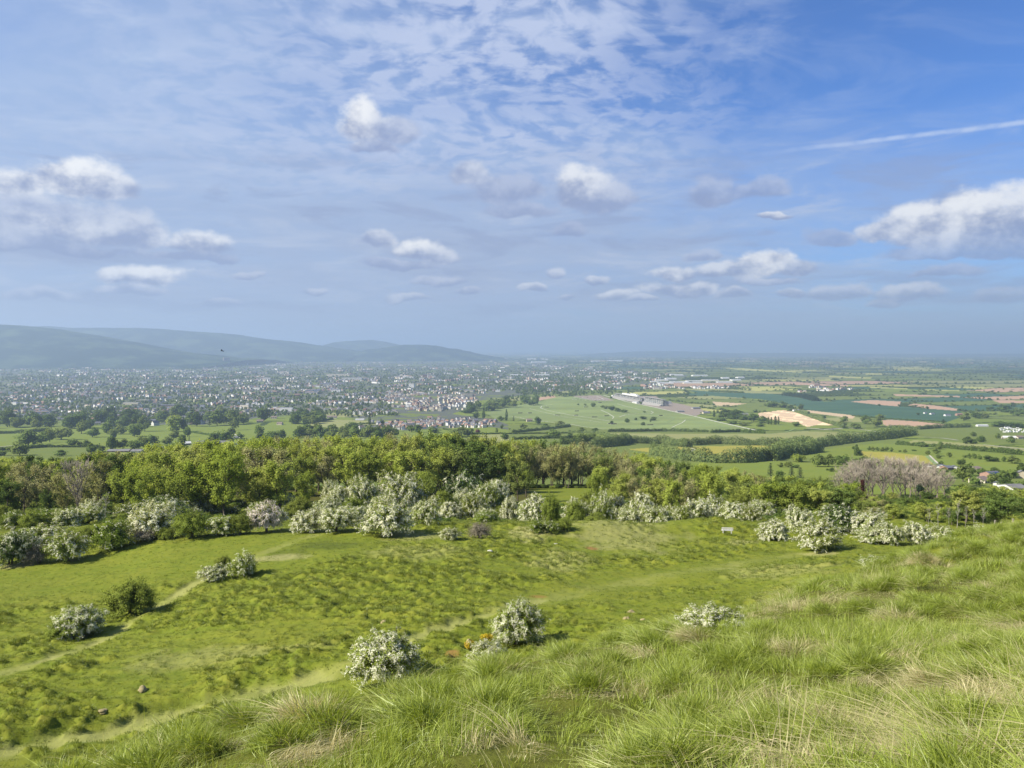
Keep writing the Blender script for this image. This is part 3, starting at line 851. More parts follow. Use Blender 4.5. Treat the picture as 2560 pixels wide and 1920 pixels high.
M_BUFF = leafy('budding_twigs', (0.271, 0.262, 0.113), (0.449, 0.436, 0.199), 0.30, objvar=0.6, c=(0.257, 0.270, 0.085))
M_DARK = leafy('dark_leaf', (0.054, 0.087, 0.020), (0.135, 0.197, 0.043), 0.25, objvar=0.6, c=(0.074, 0.098, 0.027))
M_MID = leafy('summer_leaf', (0.080, 0.127, 0.032), (0.186, 0.250, 0.061), 0.32, objvar=0.7, c=(0.186, 0.210, 0.057))
M_HEDGE = leafy('hedge_leaf', (0.088, 0.131, 0.049), (0.234, 0.284, 0.093), 0.25)
M_CONIFER = leafy('conifer_needles', (.018, .036, .018), (.045, .072, .034), 0.12, objvar=0.4, c=(.03, .045, .03))
M_COPPER = leafy('copper_leaf', (.055, .022, .022), (.120, .050, .045), 0.25)
M_GORSE = leafy('gorse', (.11, .12, .02), (.62, .42, .03), 0.2)
M_MISTLE = leafy('mistletoe', (.040, .055, .016), (.09, .11, .03), 0.2)

def quads(c, size, rng, asp=1.0, nrm=None, bias=0.0):
    """loose leaf-sized faces at centres c, turned more or less towards nrm as leaves turn to the light"""
    n = len(c)
    g = rng.normal(size=(n, 3))
    if nrm is not None: g = g * 0.55 + nrm * bias
    g /= np.linalg.norm(g, axis=1)[:, None] + 1e-9
    r = rng.normal(size=(n, 3))
    a = np.cross(g, r); a /= np.linalg.norm(a, axis=1)[:, None] + 1e-9
    b = np.cross(g, a)
    s = (np.asarray(size) * rng.uniform(0.6, 1.25, n))[:, None] * 0.5
    a, b = a * s * asp, b * s
    k = rng.uniform(0.6, 1, (n, 1))
    v = np.stack([c - a, c - b * k, c + a, c + b], 1).reshape(-1, 3)
    return v, np.arange(n * 4).reshape(-1, 4)

def leaf_mesh(name, cs, mat, rng, tint=None):
    """cs: list of (centres, size, how far they turn outward, aspect, [middle of the crown])"""
    V, Fc, T, o = [], [], [], 0
    for i, (c, s, bias, asp, *mid) in enumerate(cs):
        nr = c - np.asarray(mid[0] if mid else (0, 0, 0.4)); nr = nr / (np.linalg.norm(nr, axis=1)[:, None] + 1e-6) + np.array([0, 0, 0.45])
        v, f = quads(c, s, rng, asp, nr, bias); V.append(v); Fc.append(f + o); o += len(v)
        tt = rng.random(len(c)) if tint is None else np.clip(tint[i] + rng.normal(0, .18, len(c)), 0, 1)
        T.append(np.repeat(tt, 4))
    return new_mesh(name, np.concatenate(V), np.concatenate(Fc), [mat], attrs={'tint': ('FLOAT', 'POINT', np.concatenate(T))})

def lumps(rng, n, K, rad, zc, lr, low=False):
    """points on the shells of K lumps that make up an uneven crown"""
    d = rng.normal(size=(K, 3)); d /= np.linalg.norm(d, axis=1)[:, None]
    if not low: d[:, 2] = np.where(d[:, 2] < -0.35, -d[:, 2], d[:, 2])
    r = rng.uniform(0.35, 0.95, K)[:, None]
    C = d * r * np.array(rad) + np.array([0, 0, zc])
    R = rng.uniform(0.7, 1.3, K) * lr
    k = rng.integers(0, K, n)
    q = rng.normal(size=(n, 3)); q /= np.linalg.norm(q, axis=1)[:, None]
    rr = R[k][:, None] * rng.uniform(0.3, 1, (n, 1)) ** 0.4
    tl = rng.random(K)
    return C[k] + q * rr * np.array([1, 1, 0.8]), tl[k]

def hawthorn_meshes(seed, blossom, leafmat=None, blossmat=None, dense=1.0, droop=0.35, leafk=1.0, fine=1.0):
    """unit hawthorn: about 1 wide and 0.75 tall; trunk and limbs, leaves, blossom"""
    rng = np.random.default_rng(seed)
    W = MB(); nb = int(120 * dense)
    lean = rng.uniform(-0.12, 0.12, 2)
    for s in range(rng.integers(2, 4)):
        a = rng.uniform(0, 6.28); r = rng.uniform(0.02, 0.07)
        W.tube([(0.04 * math.cos(a), 0.04 * math.sin(a), -0.06), (r * math.cos(a), r * math.sin(a), 0.12), (r * 2.2 * math.cos(a) + lean[0] * .5, r * 2.2 * math.sin(a) + lean[1] * .5, 0.34)], [0.034, 0.026, 0.015], 6)
    LC, LT, BC, BT = [], [], [], []
    K = rng.normal(size=(6, 3)) * 2.6; P = rng.uniform(0, 6.28, 6)
    for i in range(nb):
        # even spread of shoots over a dome that reaches almost to the ground
        zz = 1.0 - 1.42 * ((i + 0.5) / nb); ph = i * 2.39996 + rng.normal(0, 0.15)
        rr = math.sqrt(max(0.0, 1 - zz * zz)); d = np.array([rr * math.cos(ph), rr * math.sin(ph), zz])
        lump = 1 + 0.15 * np.sin(K @ d + P).sum() / 1.5
        tip = d * np.array([0.50, 0.50, 0.44]) * lump * rng.uniform(0.74, 1.12) + np.array([lean[0], lean[1], 0.31])
        tip[2] = max(tip[2], rng.uniform(0.02, 0.09))
        base = np.array([d[0] * 0.05 + lean[0] * .4, d[1] * 0.05 + lean[1] * .4, rng.uniform(0.12, 0.34)])
        t = np.linspace(0, 1, 9)[:, None]
        arc = base + (tip - base) * t + np.array([0, 0, 1]) * (droop * np.sin(t * math.pi) * rng.uniform(0.1, 0.55) * 0.5) + np.cumsum(rng.normal(0, 0.012, (9, 3)), 0)
        if i % 2 == 0: W.tube(arc[::2], np.linspace(0.011, 0.003, 5), 3)
        tt = rng.uniform(0.30, 1.02, int(130 * leafk)); p = np.stack([np.interp(tt, t[:, 0], arc[:, k]) for k in range(3)], 1)
        LC.append(p + rng.normal(0, 0.034, p.shape)); LT.append(np.full(len(p), rng.uniform(0.1, 0.9)))
        b = np.clip(blossom + rng.normal(0, 0.30) + 0.22 * (d[2] - 0.1), 0, 1.1) if blossom > 0 else 0
        # sprays: side shoots carry the blossom in short rows
        for q in range(int(b * 13 / fine + 0.5)):
            t0 = rng.uniform(0.55, 1.0); c0 = np.array([np.interp(t0, t[:, 0], arc[:, k]) for k in range(3)])
            sd_ = rng.normal(0, 1, 3) * 0.6 + d * 0.5 + np.array([0, 0, -0.25]); sd_ /= np.linalg.norm(sd_)
            n = rng.integers(16, 34)
            p = c0 + sd_ * rng.uniform(0.05, 0.12) * np.linspace(0, 1, n)[:, None] + np.array([0, 0, -0.03]) * np.linspace(0, 1, n)[:, None] ** 2 + d * 0.012
            BC.append(p + rng.normal(0, 0.0095, p.shape)); BT.append(np.full(n, rng.uniform(0.2, 0.9)))
    trunk = W.mesh('trunk', [M_BARK])
    lc = np.concatenate(LC); lc[:, 2] = np.maximum(lc[:, 2], 0.01)
    leaf = leaf_mesh('crown', [(lc, 0.026, 0.8, 1.2, (lean[0], lean[1], 0.22))], leafmat or M_HAW, rng, [np.concatenate(LT)])
    bl = None
    if BC:
        bc = np.concatenate(BC); bc[:, 2] = np.maximum(bc[:, 2], 0.01)
        bl = leaf_mesh('blossom', [(bc, 0.0158 * fine ** .5, 1.1, 1.0, (lean[0], lean[1], 0.2))], blossmat or M_BLOSSOM, rng, [np.concatenate(BT)])
    return [('trunk', trunk), ('crown', leaf)] + ([('blossom', bl)] if bl else [])

def branch_tree(seed, leafmat, leaves, size, spread=0.30, first=0.30, limbs=15, subs=6, twigs=5, bark=None, twig_r=0.0022, upward=0.75, twig_mat=None, trunk_r=0.020, leaf_spread=0.030, forks=1, twig_seg=3, droop=0.0, narrow=0.0):
    """unit-height deciduous tree grown limb by limb; leaves sit round the twigs"""
    rng = np.random.default_rng(seed)
    W = MB(); TW = W
    TW = MB() if twig_mat is not None else W
    lc, lt = [], []
    for fk in range(forks):
        fa = rng.uniform(0, 6.28); fl = 0.0 if forks == 1 else rng.uniform(0.05, 0.16)
        bend = rng.normal(0, 0.02, (6, 2)).cumsum(0)
        tz = np.linspace(-0.02, 0.88 * rng.uniform(0.9, 1.02), 6)
        tr = np.c_[bend[:, 0] + math.cos(fa) * fl * np.linspace(0, 1, 6) ** 0.8, bend[:, 1] + math.sin(fa) * fl * np.linspace(0, 1, 6) ** 0.8, tz]
        W.tube(tr, np.linspace(trunk_r, trunk_r * 0.2, 6) * np.r_[1.35, 1, 1, 1, 1, 1], 6)
        nl = max(4, limbs // forks)
        for i in range(nl):
            h = first + (0.86 - first) * (i + rng.random()) / nl
            b = np.array([np.interp(h, tz, tr[:, 0]), np.interp(h, tz, tr[:, 1]), h])
            a = i * 2.4 + rng.uniform(-0.5, 0.5)
            prof = (1 - abs((h - first) / (1 - first) - 0.33) ** 1.6 * 1.15)
            L = spread * rng.uniform(0.8, 1.15) * max(0.35, prof)
            up = upward * rng.uniform(0.7, 1.3) - droop
            d = np.array([math.cos(a), math.sin(a), up])
            s = np.linspace(0, 1, 5)[:, None]
            limb = b + d * L * s + np.array([0, 0, 0.25 * L]) * s ** 2 * (1 if droop == 0 else -1) + rng.normal(0, 0.010, (5, 3)).cumsum(0) * s
            limb[:, 2] = np.minimum(limb[:, 2], 1.0)
            W.tube(limb, np.linspace(trunk_r * 0.42, trunk_r * 0.12, 5), 4)
            for j in range(subs):
                q = rng.uniform(0.25, 1.0)
                sb = np.array([np.interp(q, s[:, 0], limb[:, k]) for k in range(3)])
                dd = rng.normal(size=3); dd[2] = abs(dd[2]) * 0.8 * (1 if droop == 0 else -0.3) + 0.25 * upward - droop; dd = dd / np.linalg.norm(dd) + d * 0.5; dd /= np.linalg.norm(dd)
                SL = L * rng.uniform(0.28, 0.5)
                sub = sb + dd * SL * s + rng.normal(0, 0.006, (5, 3)).cumsum(0)
                W.tube(sub[::2], [trunk_r * 0.14, trunk_r * 0.10, trunk_r * 0.06], 3)
                for k2 in range(twigs):
                    q = rng.uniform(0.2, 1.0)
                    tb = np.array([np.interp(q, s[:, 0], sub[:, k]) for k in range(3)])
                    td = dd * 0.7 + rng.normal(0, 0.6, 3) + np.array([0, 0, 0.45 * upward - droop]); td /= np.linalg.norm(td)
                    TL = SL * rng.uniform(0.35, 0.8)
                    tw = tb + td * TL * np.linspace(0, 1, twig_seg)[:, None] + rng.normal(0, 0.004, (twig_seg, 3))
                    TW.tube(tw, np.linspace(twig_r, twig_r * 0.5, twig_seg), 3)
                    if leaves:
                        n = leaves; q = rng.uniform(0.1, 1.1, n)[:, None]
                        lc.append(tb + td * TL * q + rng.normal(0, leaf_spread, (n, 3))); lt.append(np.full(n, rng.uniform(0.05, 0.95)))
    parts = [('trunk', W.mesh('trunk', [bark or M_BARK]))]
    if twig_mat is not None: parts.append(('crown', TW.mesh('crown', [twig_mat])))
    if leaves: parts.append(('crown', leaf_mesh('crown', [(np.concatenate(lc), size, 0.7, 1.1, (0, 0, 0.45))], leafmat, rng, [np.concatenate(lt)])))
    return parts

def round_tree(seed, leafmat, n=1500, K=16, rad=(.42, .42, .40), zc=.56, lr=.22, size=.052, bark=None, low=False):
    """unit-height tree of the vale: trunk, a few limbs, an uneven crown of leaf clumps"""
    rng = np.random.default_rng(seed)
    W = MB()
    W.tube([(0, 0, -.03), (.005, .01, .12), (.01, -.01, .30), (0, 0, .62)], [.034, .026, .021, .006], 5)
    for i in range(5):
        a = i * 1.3 + rng.uniform(0, 1); r = rng.uniform(.2, .33)
        W.tube([(0, 0, .2 + .03 * i), (r * .5 * math.cos(a), r * .5 * math.sin(a), .38 + .03 * i), (r * math.cos(a), r * math.sin(a), .52 + .05 * i)], [.014, .009, .004], 4)
    c, tl = lumps(rng, n, K, rad, zc, lr, low)
    c[:, 2] = np.maximum(c[:, 2], .05)
    return [('trunk', W.mesh('trunk', [bark or M_BARK])), ('crown', leaf_mesh('crown', [(c, size, 1.0, 1.1, (0, 0, zc - .15))], leafmat, rng, [tl]))]

def conifer(seed, leafmat, n=1600, width=.22, tiers=11, layered=True):
    rng = np.random.default_rng(seed)
    W = MB(); W.tube([(0, 0, -.03), (0, 0, .5), (0, 0, .98)], [.020, .013, .003], 5)
    C, T = [], []
    for i in range(tiers):
        h = .12 + .86 * i / tiers; r = width * (1 - (h - .1) / .95) ** .8 * rng.uniform(.8, 1.15)
        nb = 7
        for j in range(nb):
            a = j * 6.283 / nb + i * .9 + rng.uniform(-.3, .3); L = r * rng.uniform(.7, 1.15)
            q = rng.uniform(.05, 1, n // (tiers * nb) + 1)[:, None]
            p = np.array([0, 0, h]) + q * L * np.array([math.cos(a), math.sin(a), -.16]) + rng.normal(0, 1, (len(q), 3)) * np.array([.022, .022, .010 if layered else .03])
            C.append(p); T.append(np.full(len(p), rng.random()))
            if j % 2 == 0: W.tube([(0, 0, h), (L * .9 * math.cos(a), L * .9 * math.sin(a), h - .14 * L)], [.006, .002], 3)
    return [('trunk', W.mesh('trunk', [M_BARK])), ('crown', leaf_mesh('crown', [(np.concatenate(C), .034, .8, 1.3, (0, 0, .3))], leafmat, rng, [np.concatenate(T)]))]

def poplar(seed, leafmat, n=1100):
    rng = np.random.default_rng(seed)
    W = MB(); W.tube([(0, 0, -.03), (0, 0, .5), (0, 0, .97)], [.018, .012, .003], 5)
    h = rng.uniform(.06, 1, n); r = .125 * np.sin(np.clip(h * 1.05, 0, 1) ** .7 * math.pi) ** .6 * rng.uniform(.3, 1, n) ** .5
    a = rng.uniform(0, 6.28, n); K = np.sin(a * 3 + h * 9) * .15 + 1
    c = np.c_[r * K * np.cos(a), r * K * np.sin(a), h]
    return [('trunk', W.mesh('trunk', [M_BARK])), ('crown', leaf_mesh('crown', [(c, .04, .8, 1.4, (0, 0, .4))], leafmat, rng, [np.sin(h * 20 + a * 2) * .4 + .5]))]

def plant(name, parts, loc, width, height, rz, label, cat, group=None, single=False):
    """one plant: an Empty at its foot with the given meshes as parts"""
    root = bpy.data.objects.new(name, None); COL.objects.link(root)
    root.empty_display_size = 0.2
    root.location = loc; root.rotation_euler = (0, 0, rz); root.scale = (width, width, height)
    tag(root, label, cat, group)
    for pn, me in parts:
        o = bpy.data.objects.new(pn, me); COL.objects.link(o); o.parent = root
    return root

def join_parts(name, parts):
    """one mesh out of a plant's parts, for copies too small to show them"""
    V, Fs, MI, mats, T, o = [], [], [], [], [], 0
    for k, (pn, me) in enumerate(parts):
        v = np.empty(len(me.vertices) * 3, np.float32); me.vertices.foreach_get('co', v); v = v.reshape(-1, 3)
        f = np.empty(len(me.loops), np.int32); me.loops.foreach_get('vertex_index', f); f = f.reshape(-1, 4) + o
        tt = np.full(len(v), .5, np.float32)
        if 'tint' in me.attributes: me.attributes['tint'].data.foreach_get('value', tt)
        V.append(v); Fs.append(f); MI.append(np.full(len(f), k)); T.append(tt); mats.append(me.materials[0]); o += len(v)
    return new_mesh(name, np.concatenate(V), np.concatenate(Fs), mats, mat_idx=np.concatenate(MI), attrs={'tint': ('FLOAT', 'POINT', np.concatenate(T))})

def scatter(name, pts, rot, scl, tint, idx, sources, label=None, cat=None):
    """uncountable growth: the source meshes set on the given points by geometry nodes, one object of kind stuff"""
    me = new_mesh(name, pts, None, attrs={'rot': ('FLOAT_VECTOR', 'POINT', rot), 'scl': ('FLOAT_VECTOR', 'POINT', scl), 'hue': ('FLOAT', 'POINT', tint), 'idx': ('INT', 'POINT', idx)})
    o = link(name, me)
    sc = bpy.data.collections.new(name + '_kinds')
    for k, m in enumerate(sources):
        so = bpy.data.objects.new('%s_kind_%02d' % (name, k), m); sc.objects.link(so)
    g = bpy.data.node_groups.new(name, 'GeometryNodeTree')
    g.interface.new_socket('Geometry', in_out='INPUT', socket_type='NodeSocketGeometry')
    g.interface.new_socket('Geometry', in_out='OUTPUT', socket_type='NodeSocketGeometry')
    N, Lk = g.nodes.new, g.links.new
    gi, go = N('NodeGroupInput'), N('NodeGroupOutput')
    ci = N('GeometryNodeCollectionInfo'); ci.inputs['Collection'].default_value = sc
    ci.inputs['Separate Children'].default_value = True; ci.inputs['Reset Children'].default_value = True
    ip = N('GeometryNodeInstanceOnPoints'); ip.inputs['Pick Instance'].default_value = True
    def at_(nm, typ):
        a = N('GeometryNodeInputNamedAttribute'); a.data_type = typ; a.inputs[0].default_value = nm; return a.outputs[0]
    Lk(gi.outputs[0], ip.inputs['Points']); Lk(ci.outputs[0], ip.inputs['Instance'])
    Lk(at_('idx', 'INT'), ip.inputs['Instance Index'])
    e = N('FunctionNodeEulerToRotation'); Lk(at_('rot', 'FLOAT_VECTOR'), e.inputs[0]); Lk(e.outputs[0], ip.inputs['Rotation'])
    Lk(at_('scl', 'FLOAT_VECTOR'), ip.inputs['Scale'])
    Lk(ip.outputs[0], go.inputs[0])
    md = o.modifiers.new('growth', 'NODES'); md.node_group = g
    tag(o, label, cat, kind='stuff')
    return o

# ------------------------------------------------------------------ hawthorns along the edge of the turf
HW = {}
for k, (b, kw) in {'W': (.82, {'leafk': .9}), 'N': (.60, {'leafk': 1.25, 'fine': .55}), 'M': (.55, {}), 'L': (.20, {}), 'G': (0, {'leafk': 1.5}), 'B': (.05, {'leafk': 1.5, 'leafmat': M_HAW_LUSH}), 'P': (.95, {'blossmat': M_BLOSSOM_PINK, 'leafk': .5}),
                   'D': (0, {'leafmat': M_DRY, 'leafk': .55}), 'K': (.32, {'leafmat': M_DARK, 'leafk': 1.3})}.items():
    HW[k] = [hawthorn_meshes(hash_ + ord(k) * 7, b, **kw) for hash_ in ((1, 2, 3) if k in 'WMLGN' else (1, 2))]
G_ROW, G_BACK, G_LONE = 'hawthorns along the edge of the turf', 'hawthorns in the tangle before the wood', 'lone bushes on the open slope'
LOOK = {'W': 'white with blossom', 'M': 'half white with blossom', 'L': 'mostly green with a little blossom', 'G': 'plain green', 'B': 'bright green', 'P': 'pinkish white', 'D': 'grey leafless', 'K': 'dark green with white tips'}
# photo x, photo y of the foot, width, height, kind, label
HAWS = [
    (26, 1410, 92, 88, 'K', 'dark hawthorn with white tips at the very left edge of the turf'),
    (165, 1402, 100, 76, 'L', 'green hawthorn flecked with blossom casting a long shadow, left field corner'), (97, 1406, 70, 50, 'D', 'grey leafless bush leaning on the flecked green hawthorn, left field corner'),
    (115, 1372, 112, 62, 'M', 'creamy half white hawthorn behind the grey leafless bush, left field corner'), (212, 1360, 52, 46, 'G', 'small dark bush between the creamy hawthorn and the bright green tree'),
    (279, 1373, 95, 74, 'B', 'bright green small tree with a visible trunk and its own shadow, left field edge'), (380, 1347, 122, 86, 'W', 'wide airy white hawthorn with bare grey limbs showing'),
    (361, 1357, 62, 36, 'D', 'grey leafless scrub at the foot of the airy white hawthorn'), (412, 1351, 45, 34, 'G', 'little green bush right of the grey scrub under the airy hawthorn'),
    (483, 1345, 84, 66, 'G', 'olive dome shaped tree with a short dark trunk at the meadow edge'), (560, 1338, 80, 56, 'L', 'green hawthorn flecked with white, right of the olive dome tree'),
    (600, 1337, 66, 56, 'G', 'dull green bush between the flecked hawthorn and the pinkish one'), (665, 1329, 92, 76, 'P', 'pinkish white spreading hawthorn, the only pink one of the row'),
    (35, 1320, 78, 46, 'B', 'low green bush in the gap before the wood, far left end'), (105, 1316, 78, 43, 'B', 'second low green bush from the left before the wood'), (168, 1311, 44, 33, 'L', 'small round bush with pale tips, third before the left wood'),
    (220, 1309, 68, 46, 'L', 'rounded green bush with a white left flank before the left wood'), (320, 1300, 62, 46, 'L', 'blossom flecked bush behind and left of the airy white hawthorn'),
    (430, 1302, 94, 63, 'K', 'tall dark hawthorn with white top behind the airy one'), (500, 1287, 54, 43, 'L', 'pale green hawthorn behind the olive dome tree'), (565, 1288, 62, 28, 'L', 'low pale bush behind the flecked hawthorn left of the pink one'),
    (765, 1330, 84, 60, 'W', 'loose white hawthorn right of the pinkish one'), (842, 1328, 88, 70, 'W', 'round cream white hawthorn with deep shade beneath, at the head of the meadow'),
    (897, 1314, 60, 54, 'W', 'narrow white hawthorn squeezed between the two biggest white ones'), (973, 1338, 124, 92, 'W', 'largest white hawthorn, spilling down to the grass'),
    (1060, 1316, 74, 68, 'M', 'pale grey white hawthorn right of the largest one'), (1122, 1302, 66, 54, 'W', 'rounded white hawthorn two right of the largest one'), (1180, 1302, 66, 68, 'L', 'green and cream hawthorn before the gap in the row'),
    (1220, 1310, 58, 32, 'B', 'low olive green bush at the gap in the row'), (1340, 1288, 88, 62, 'W', 'broad white hawthorn left of the dark green upright bush'), (1270, 1282, 44, 42, 'W', 'small very white hawthorn left of the broad one'),
    (738, 1302, 72, 60, 'G', 'plain green bush above the loose white hawthorn'), (805, 1292, 74, 48, 'M', 'whitish hawthorn behind the round cream one'), (828, 1226, 44, 28, 'M', 'small pale hawthorn highest up against the wood'),
    (850, 1252, 56, 48, 'W', 'white hawthorn with a shaded hollow below the wood'), (913, 1254, 80, 62, 'M', 'grey green hawthorn laced with white below the wood'), (1005, 1247, 114, 67, 'M', 'wide blossom laden hawthorn at the top of the tangle'),
    (960, 1264, 64, 36, 'L', 'pale green bush under the wide hawthorn of the tangle'), (880, 1270, 60, 28, 'G', 'low green bush behind the narrow white hawthorn'), (1160, 1232, 88, 52, 'K', 'dark bluish hawthorn against the wood, a white crest on it'),
    (1245, 1224, 72, 34, 'W', 'white hawthorn left of the clearing in the wood'), (1220, 1247, 72, 42, 'L', 'green hawthorn below the white one beside the clearing'), (1150, 1249, 42, 28, 'W', 'little white hawthorn below the dark bluish one'),
    (1115, 1264, 60, 42, 'G', 'green bush above the rounded white hawthorn'), (1084, 1264, 34, 32, 'W', 'smallest white hawthorn, above the pale grey one'), (727, 1258, 34, 26, 'W', 'tiny white hawthorn at the foot of the yellow green tree'),
    (1125, 1353, 52, 36, 'M', 'small compact hawthorn alone on the turf below the gap'), (1200, 1350, 62, 47, 'D', 'grey leafless thorn bush alone on the turf below the gap'),
    (1378, 1302, 47, 62, 'G', 'dark green upright bush beside the broad white hawthorn'), (1341, 1339, 38, 42, 'B', 'leftmost of three small green bushes on the mound'), (1375, 1336, 44, 34, 'B', 'middle one of three small green bushes on the mound'),
    (1410, 1327, 38, 32, 'G', 'rightmost of three small green bushes on the mound'), (1446, 1290, 58, 42, 'G', 'dark rounded bush below the clearing'), (1433, 1258, 38, 22, 'W', 'bright white hawthorn just below the clearing'),
    (1508, 1288, 64, 52, 'L', 'green hawthorn streaked with cream above the mound'), (1487, 1314, 54, 32, 'G', 'low green bush behind the left shoulder of the mound'), (1600, 1285, 84, 64, 'W', 'tall white hawthorn with dark hollows behind the mound'),
    (1577, 1304, 62, 34, 'M', 'low half white hawthorn before the tall one behind the mound'), (1645, 1308, 74, 44, 'M', 'cream flecked hawthorn in the dip of the mound'), (1706, 1301, 50, 38, 'L', 'small green and cream hawthorn right of the dip'),
    (1742, 1296, 76, 54, 'W', 'dense white hawthorn left of the flat white one'), (1788, 1272, 62, 38, 'M', 'greyish white hawthorn crown rising behind the dense white ones'), (1827, 1299, 80, 50, 'W', 'flat topped dense white hawthorn above the bench'),
    (1876, 1306, 48, 44, 'L', 'green hawthorn right of the flat topped white one'), (1893, 1278, 50, 34, 'W', 'white hawthorn behind, between the bench and the yellow green tree'), (1938, 1353, 80, 62, 'W', 'white hawthorn with a dark trunk and shadow, right of the bench'),
    (2005, 1334, 76, 68, 'W', 'cream hawthorn behind the drooping green one right of the bench'), (2045, 1378, 110, 80, 'M', 'big drooping green and white hawthorn right of the bench'), (2115, 1333, 90, 72, 'K', 'tall dark hawthorn with feathery white top'),
    (2165, 1338, 90, 64, 'W', 'bright cream hawthorn right of the feathery dark one'), (2178, 1359, 74, 40, 'M', 'low white hawthorn with black shade, right end row'), (2235, 1363, 70, 56, 'M', 'greenish white hawthorn in the right end row'),
    (2295, 1361, 72, 58, 'W', 'domed white hawthorn in the right end row'), (2360, 1352, 64, 40, 'M', 'pale hawthorn behind the last white one of the right end row'), (2368, 1370, 48, 32, 'W', 'last small white hawthorn beside the tall grass bank'),
    (2440, 1347, 64, 32, 'L', 'straggling hawthorn half hidden by the tall grass bank'), (2183, 1428, 74, 40, 'L', 'low sparse hawthorn just under the tall grass bank'),
    (207, 1588, 128, 78, 'N', 'white flat topped hawthorn beside the lower path'), (152, 1598, 86, 48, 'G', 'low green bush at the foot of the flat topped white hawthorn'), (320, 1540, 116, 98, 'G', 'lone dark brownish green hawthorn tree above the lower path'),
    (541, 1452, 78, 44, 'N', 'small white hawthorn where the path bends'), (613, 1440, 72, 54, 'L', 'green and cream bush right of the small white one at the bend'), (556, 1420, 40, 34, 'G', 'little dark green bush behind the pair at the bend'),
    (969, 1712, 182, 138, 'N', 'big white hawthorn standing behind the near grass bank'), (1285, 1610, 122, 120, 'N', 'upright white hawthorn with dark shadow beside the middle path'), (1225, 1668, 108, 66, 'N', 'low half white hawthorn with a gorse in it behind the near bank'),
    (1780, 1576, 168, 64, 'N', 'wide low cream hawthorn showing over the near grass bank')]
def place_haws():
    rg = random.Random(4)
    for i, (px, py, w, h, k, lab) in enumerate(HAWS):
        g = at(px, py)
        y = g[1]
        if 1240 < px < 1920 and 1264 < py < 1316: y = 131 + (1316 - py) * 0.45   # behind the crest
        elif py < 1276 and px < 1920: y = 152 + (1285 - py) * 0.9      # deeper in the tangle
        x = px_dir(px, py); x = x[0] / x[1] * y
        z = float(surf_z(np.array([x]), np.array([y]))[0])
        ztop = (px_dir(px, py - h)[2] / px_dir(px, py - h)[1]) * y + EYE
        W = w / F * y; H = max(ztop - z, h / F * y * 0.8)
        parts = HW[k][i % len(HW[k])]
        grp = G_LONE if py > 1400 or k == 'D' else G_ROW if py > 1295 else G_BACK
        name = 'bush' if k in 'GBD' else 'hawthorn'
        plant(name, parts, (x, y, z - 0.05), W * 0.98, H / 0.79, rg.uniform(0, 6.28), lab, 'bush' if name == 'bush' else 'hawthorn', grp)
place_haws()
def fill_haws():
    rg = random.Random(19); done = []
    SMALL = {'W': 'small white hawthorn filling a gap in the tangle before the wood', 'M': 'small creamy green hawthorn filling a gap in the tangle before the wood', 'G': 'small green bush filling a gap in the tangle before the wood', 'L': 'small green bush with specks of blossom in the tangle before the wood'}
    while len(done) < 60:
        px = rg.choice((rg.uniform(430, 1260), rg.uniform(430, 1260), rg.uniform(1240, 1660), rg.uniform(1640, 1930), rg.uniform(-20, 430)))
        Y = rg.uniform(141, 196) if px > 430 else rg.uniform(128, 150)
        if 1640 < px: Y = rg.uniform(138, 160)
        x = (px - 1280) / F * Y
        if any(math.hypot(x - a, Y - b) < 3.2 for a, b in done): continue
        done.append((x, Y)); k = rg.choice('WMMLGG'); w = rg.uniform(3.0, 5.6)
        z = float(surf_z(np.array([x]), np.array([Y]))[0])
        plant('bush' if k == 'G' else 'hawthorn', rg.choice(HW[k]), (x, Y, z - .05), w, w * rg.uniform(.85, 1.15), rg.uniform(0, 6.28), SMALL[k], 'bush' if k == 'G' else 'hawthorn', 'small %s bushes filling the tangle' % LOOK[k])
fill_haws()
# gorse in flower beside the low hawthorn
def gorse():
    rng = np.random.default_rng(5)
    c, tl = lumps(rng, 1600, 12, (.36, .36, .30), .34, .18)
    W = MB()
    for i in range(5): W.tube([(0, 0, -.05), (.12 * math.cos(i * 1.3), .12 * math.sin(i * 1.3), .3), (.3 * math.cos(i * 1.3), .3 * math.sin(i * 1.3), .5)], [.03, .02, .008], 4)
    parts = [('stem', W.mesh('stem', [M_BARK])), ('crown', leaf_mesh('crown', [(c, .05, .9, 1.2)], M_GORSE, rng, [tl]))]
    for px, py, w, lab in ((1175, 1632, 34, 'small yellow gorse in flower left of the low hawthorn'), (1216, 1622, 40, 'yellow green gorse growing through the low hawthorn')):
        g = at(px, py); g[2] = float(surf_z(g[:1], g[1:2])[0]); s = w / F * g[1]
        plant('gorse_bush', parts, g, s, s * 1.1, px, lab, 'gorse', 'gorse by the low hawthorn')
gorse()

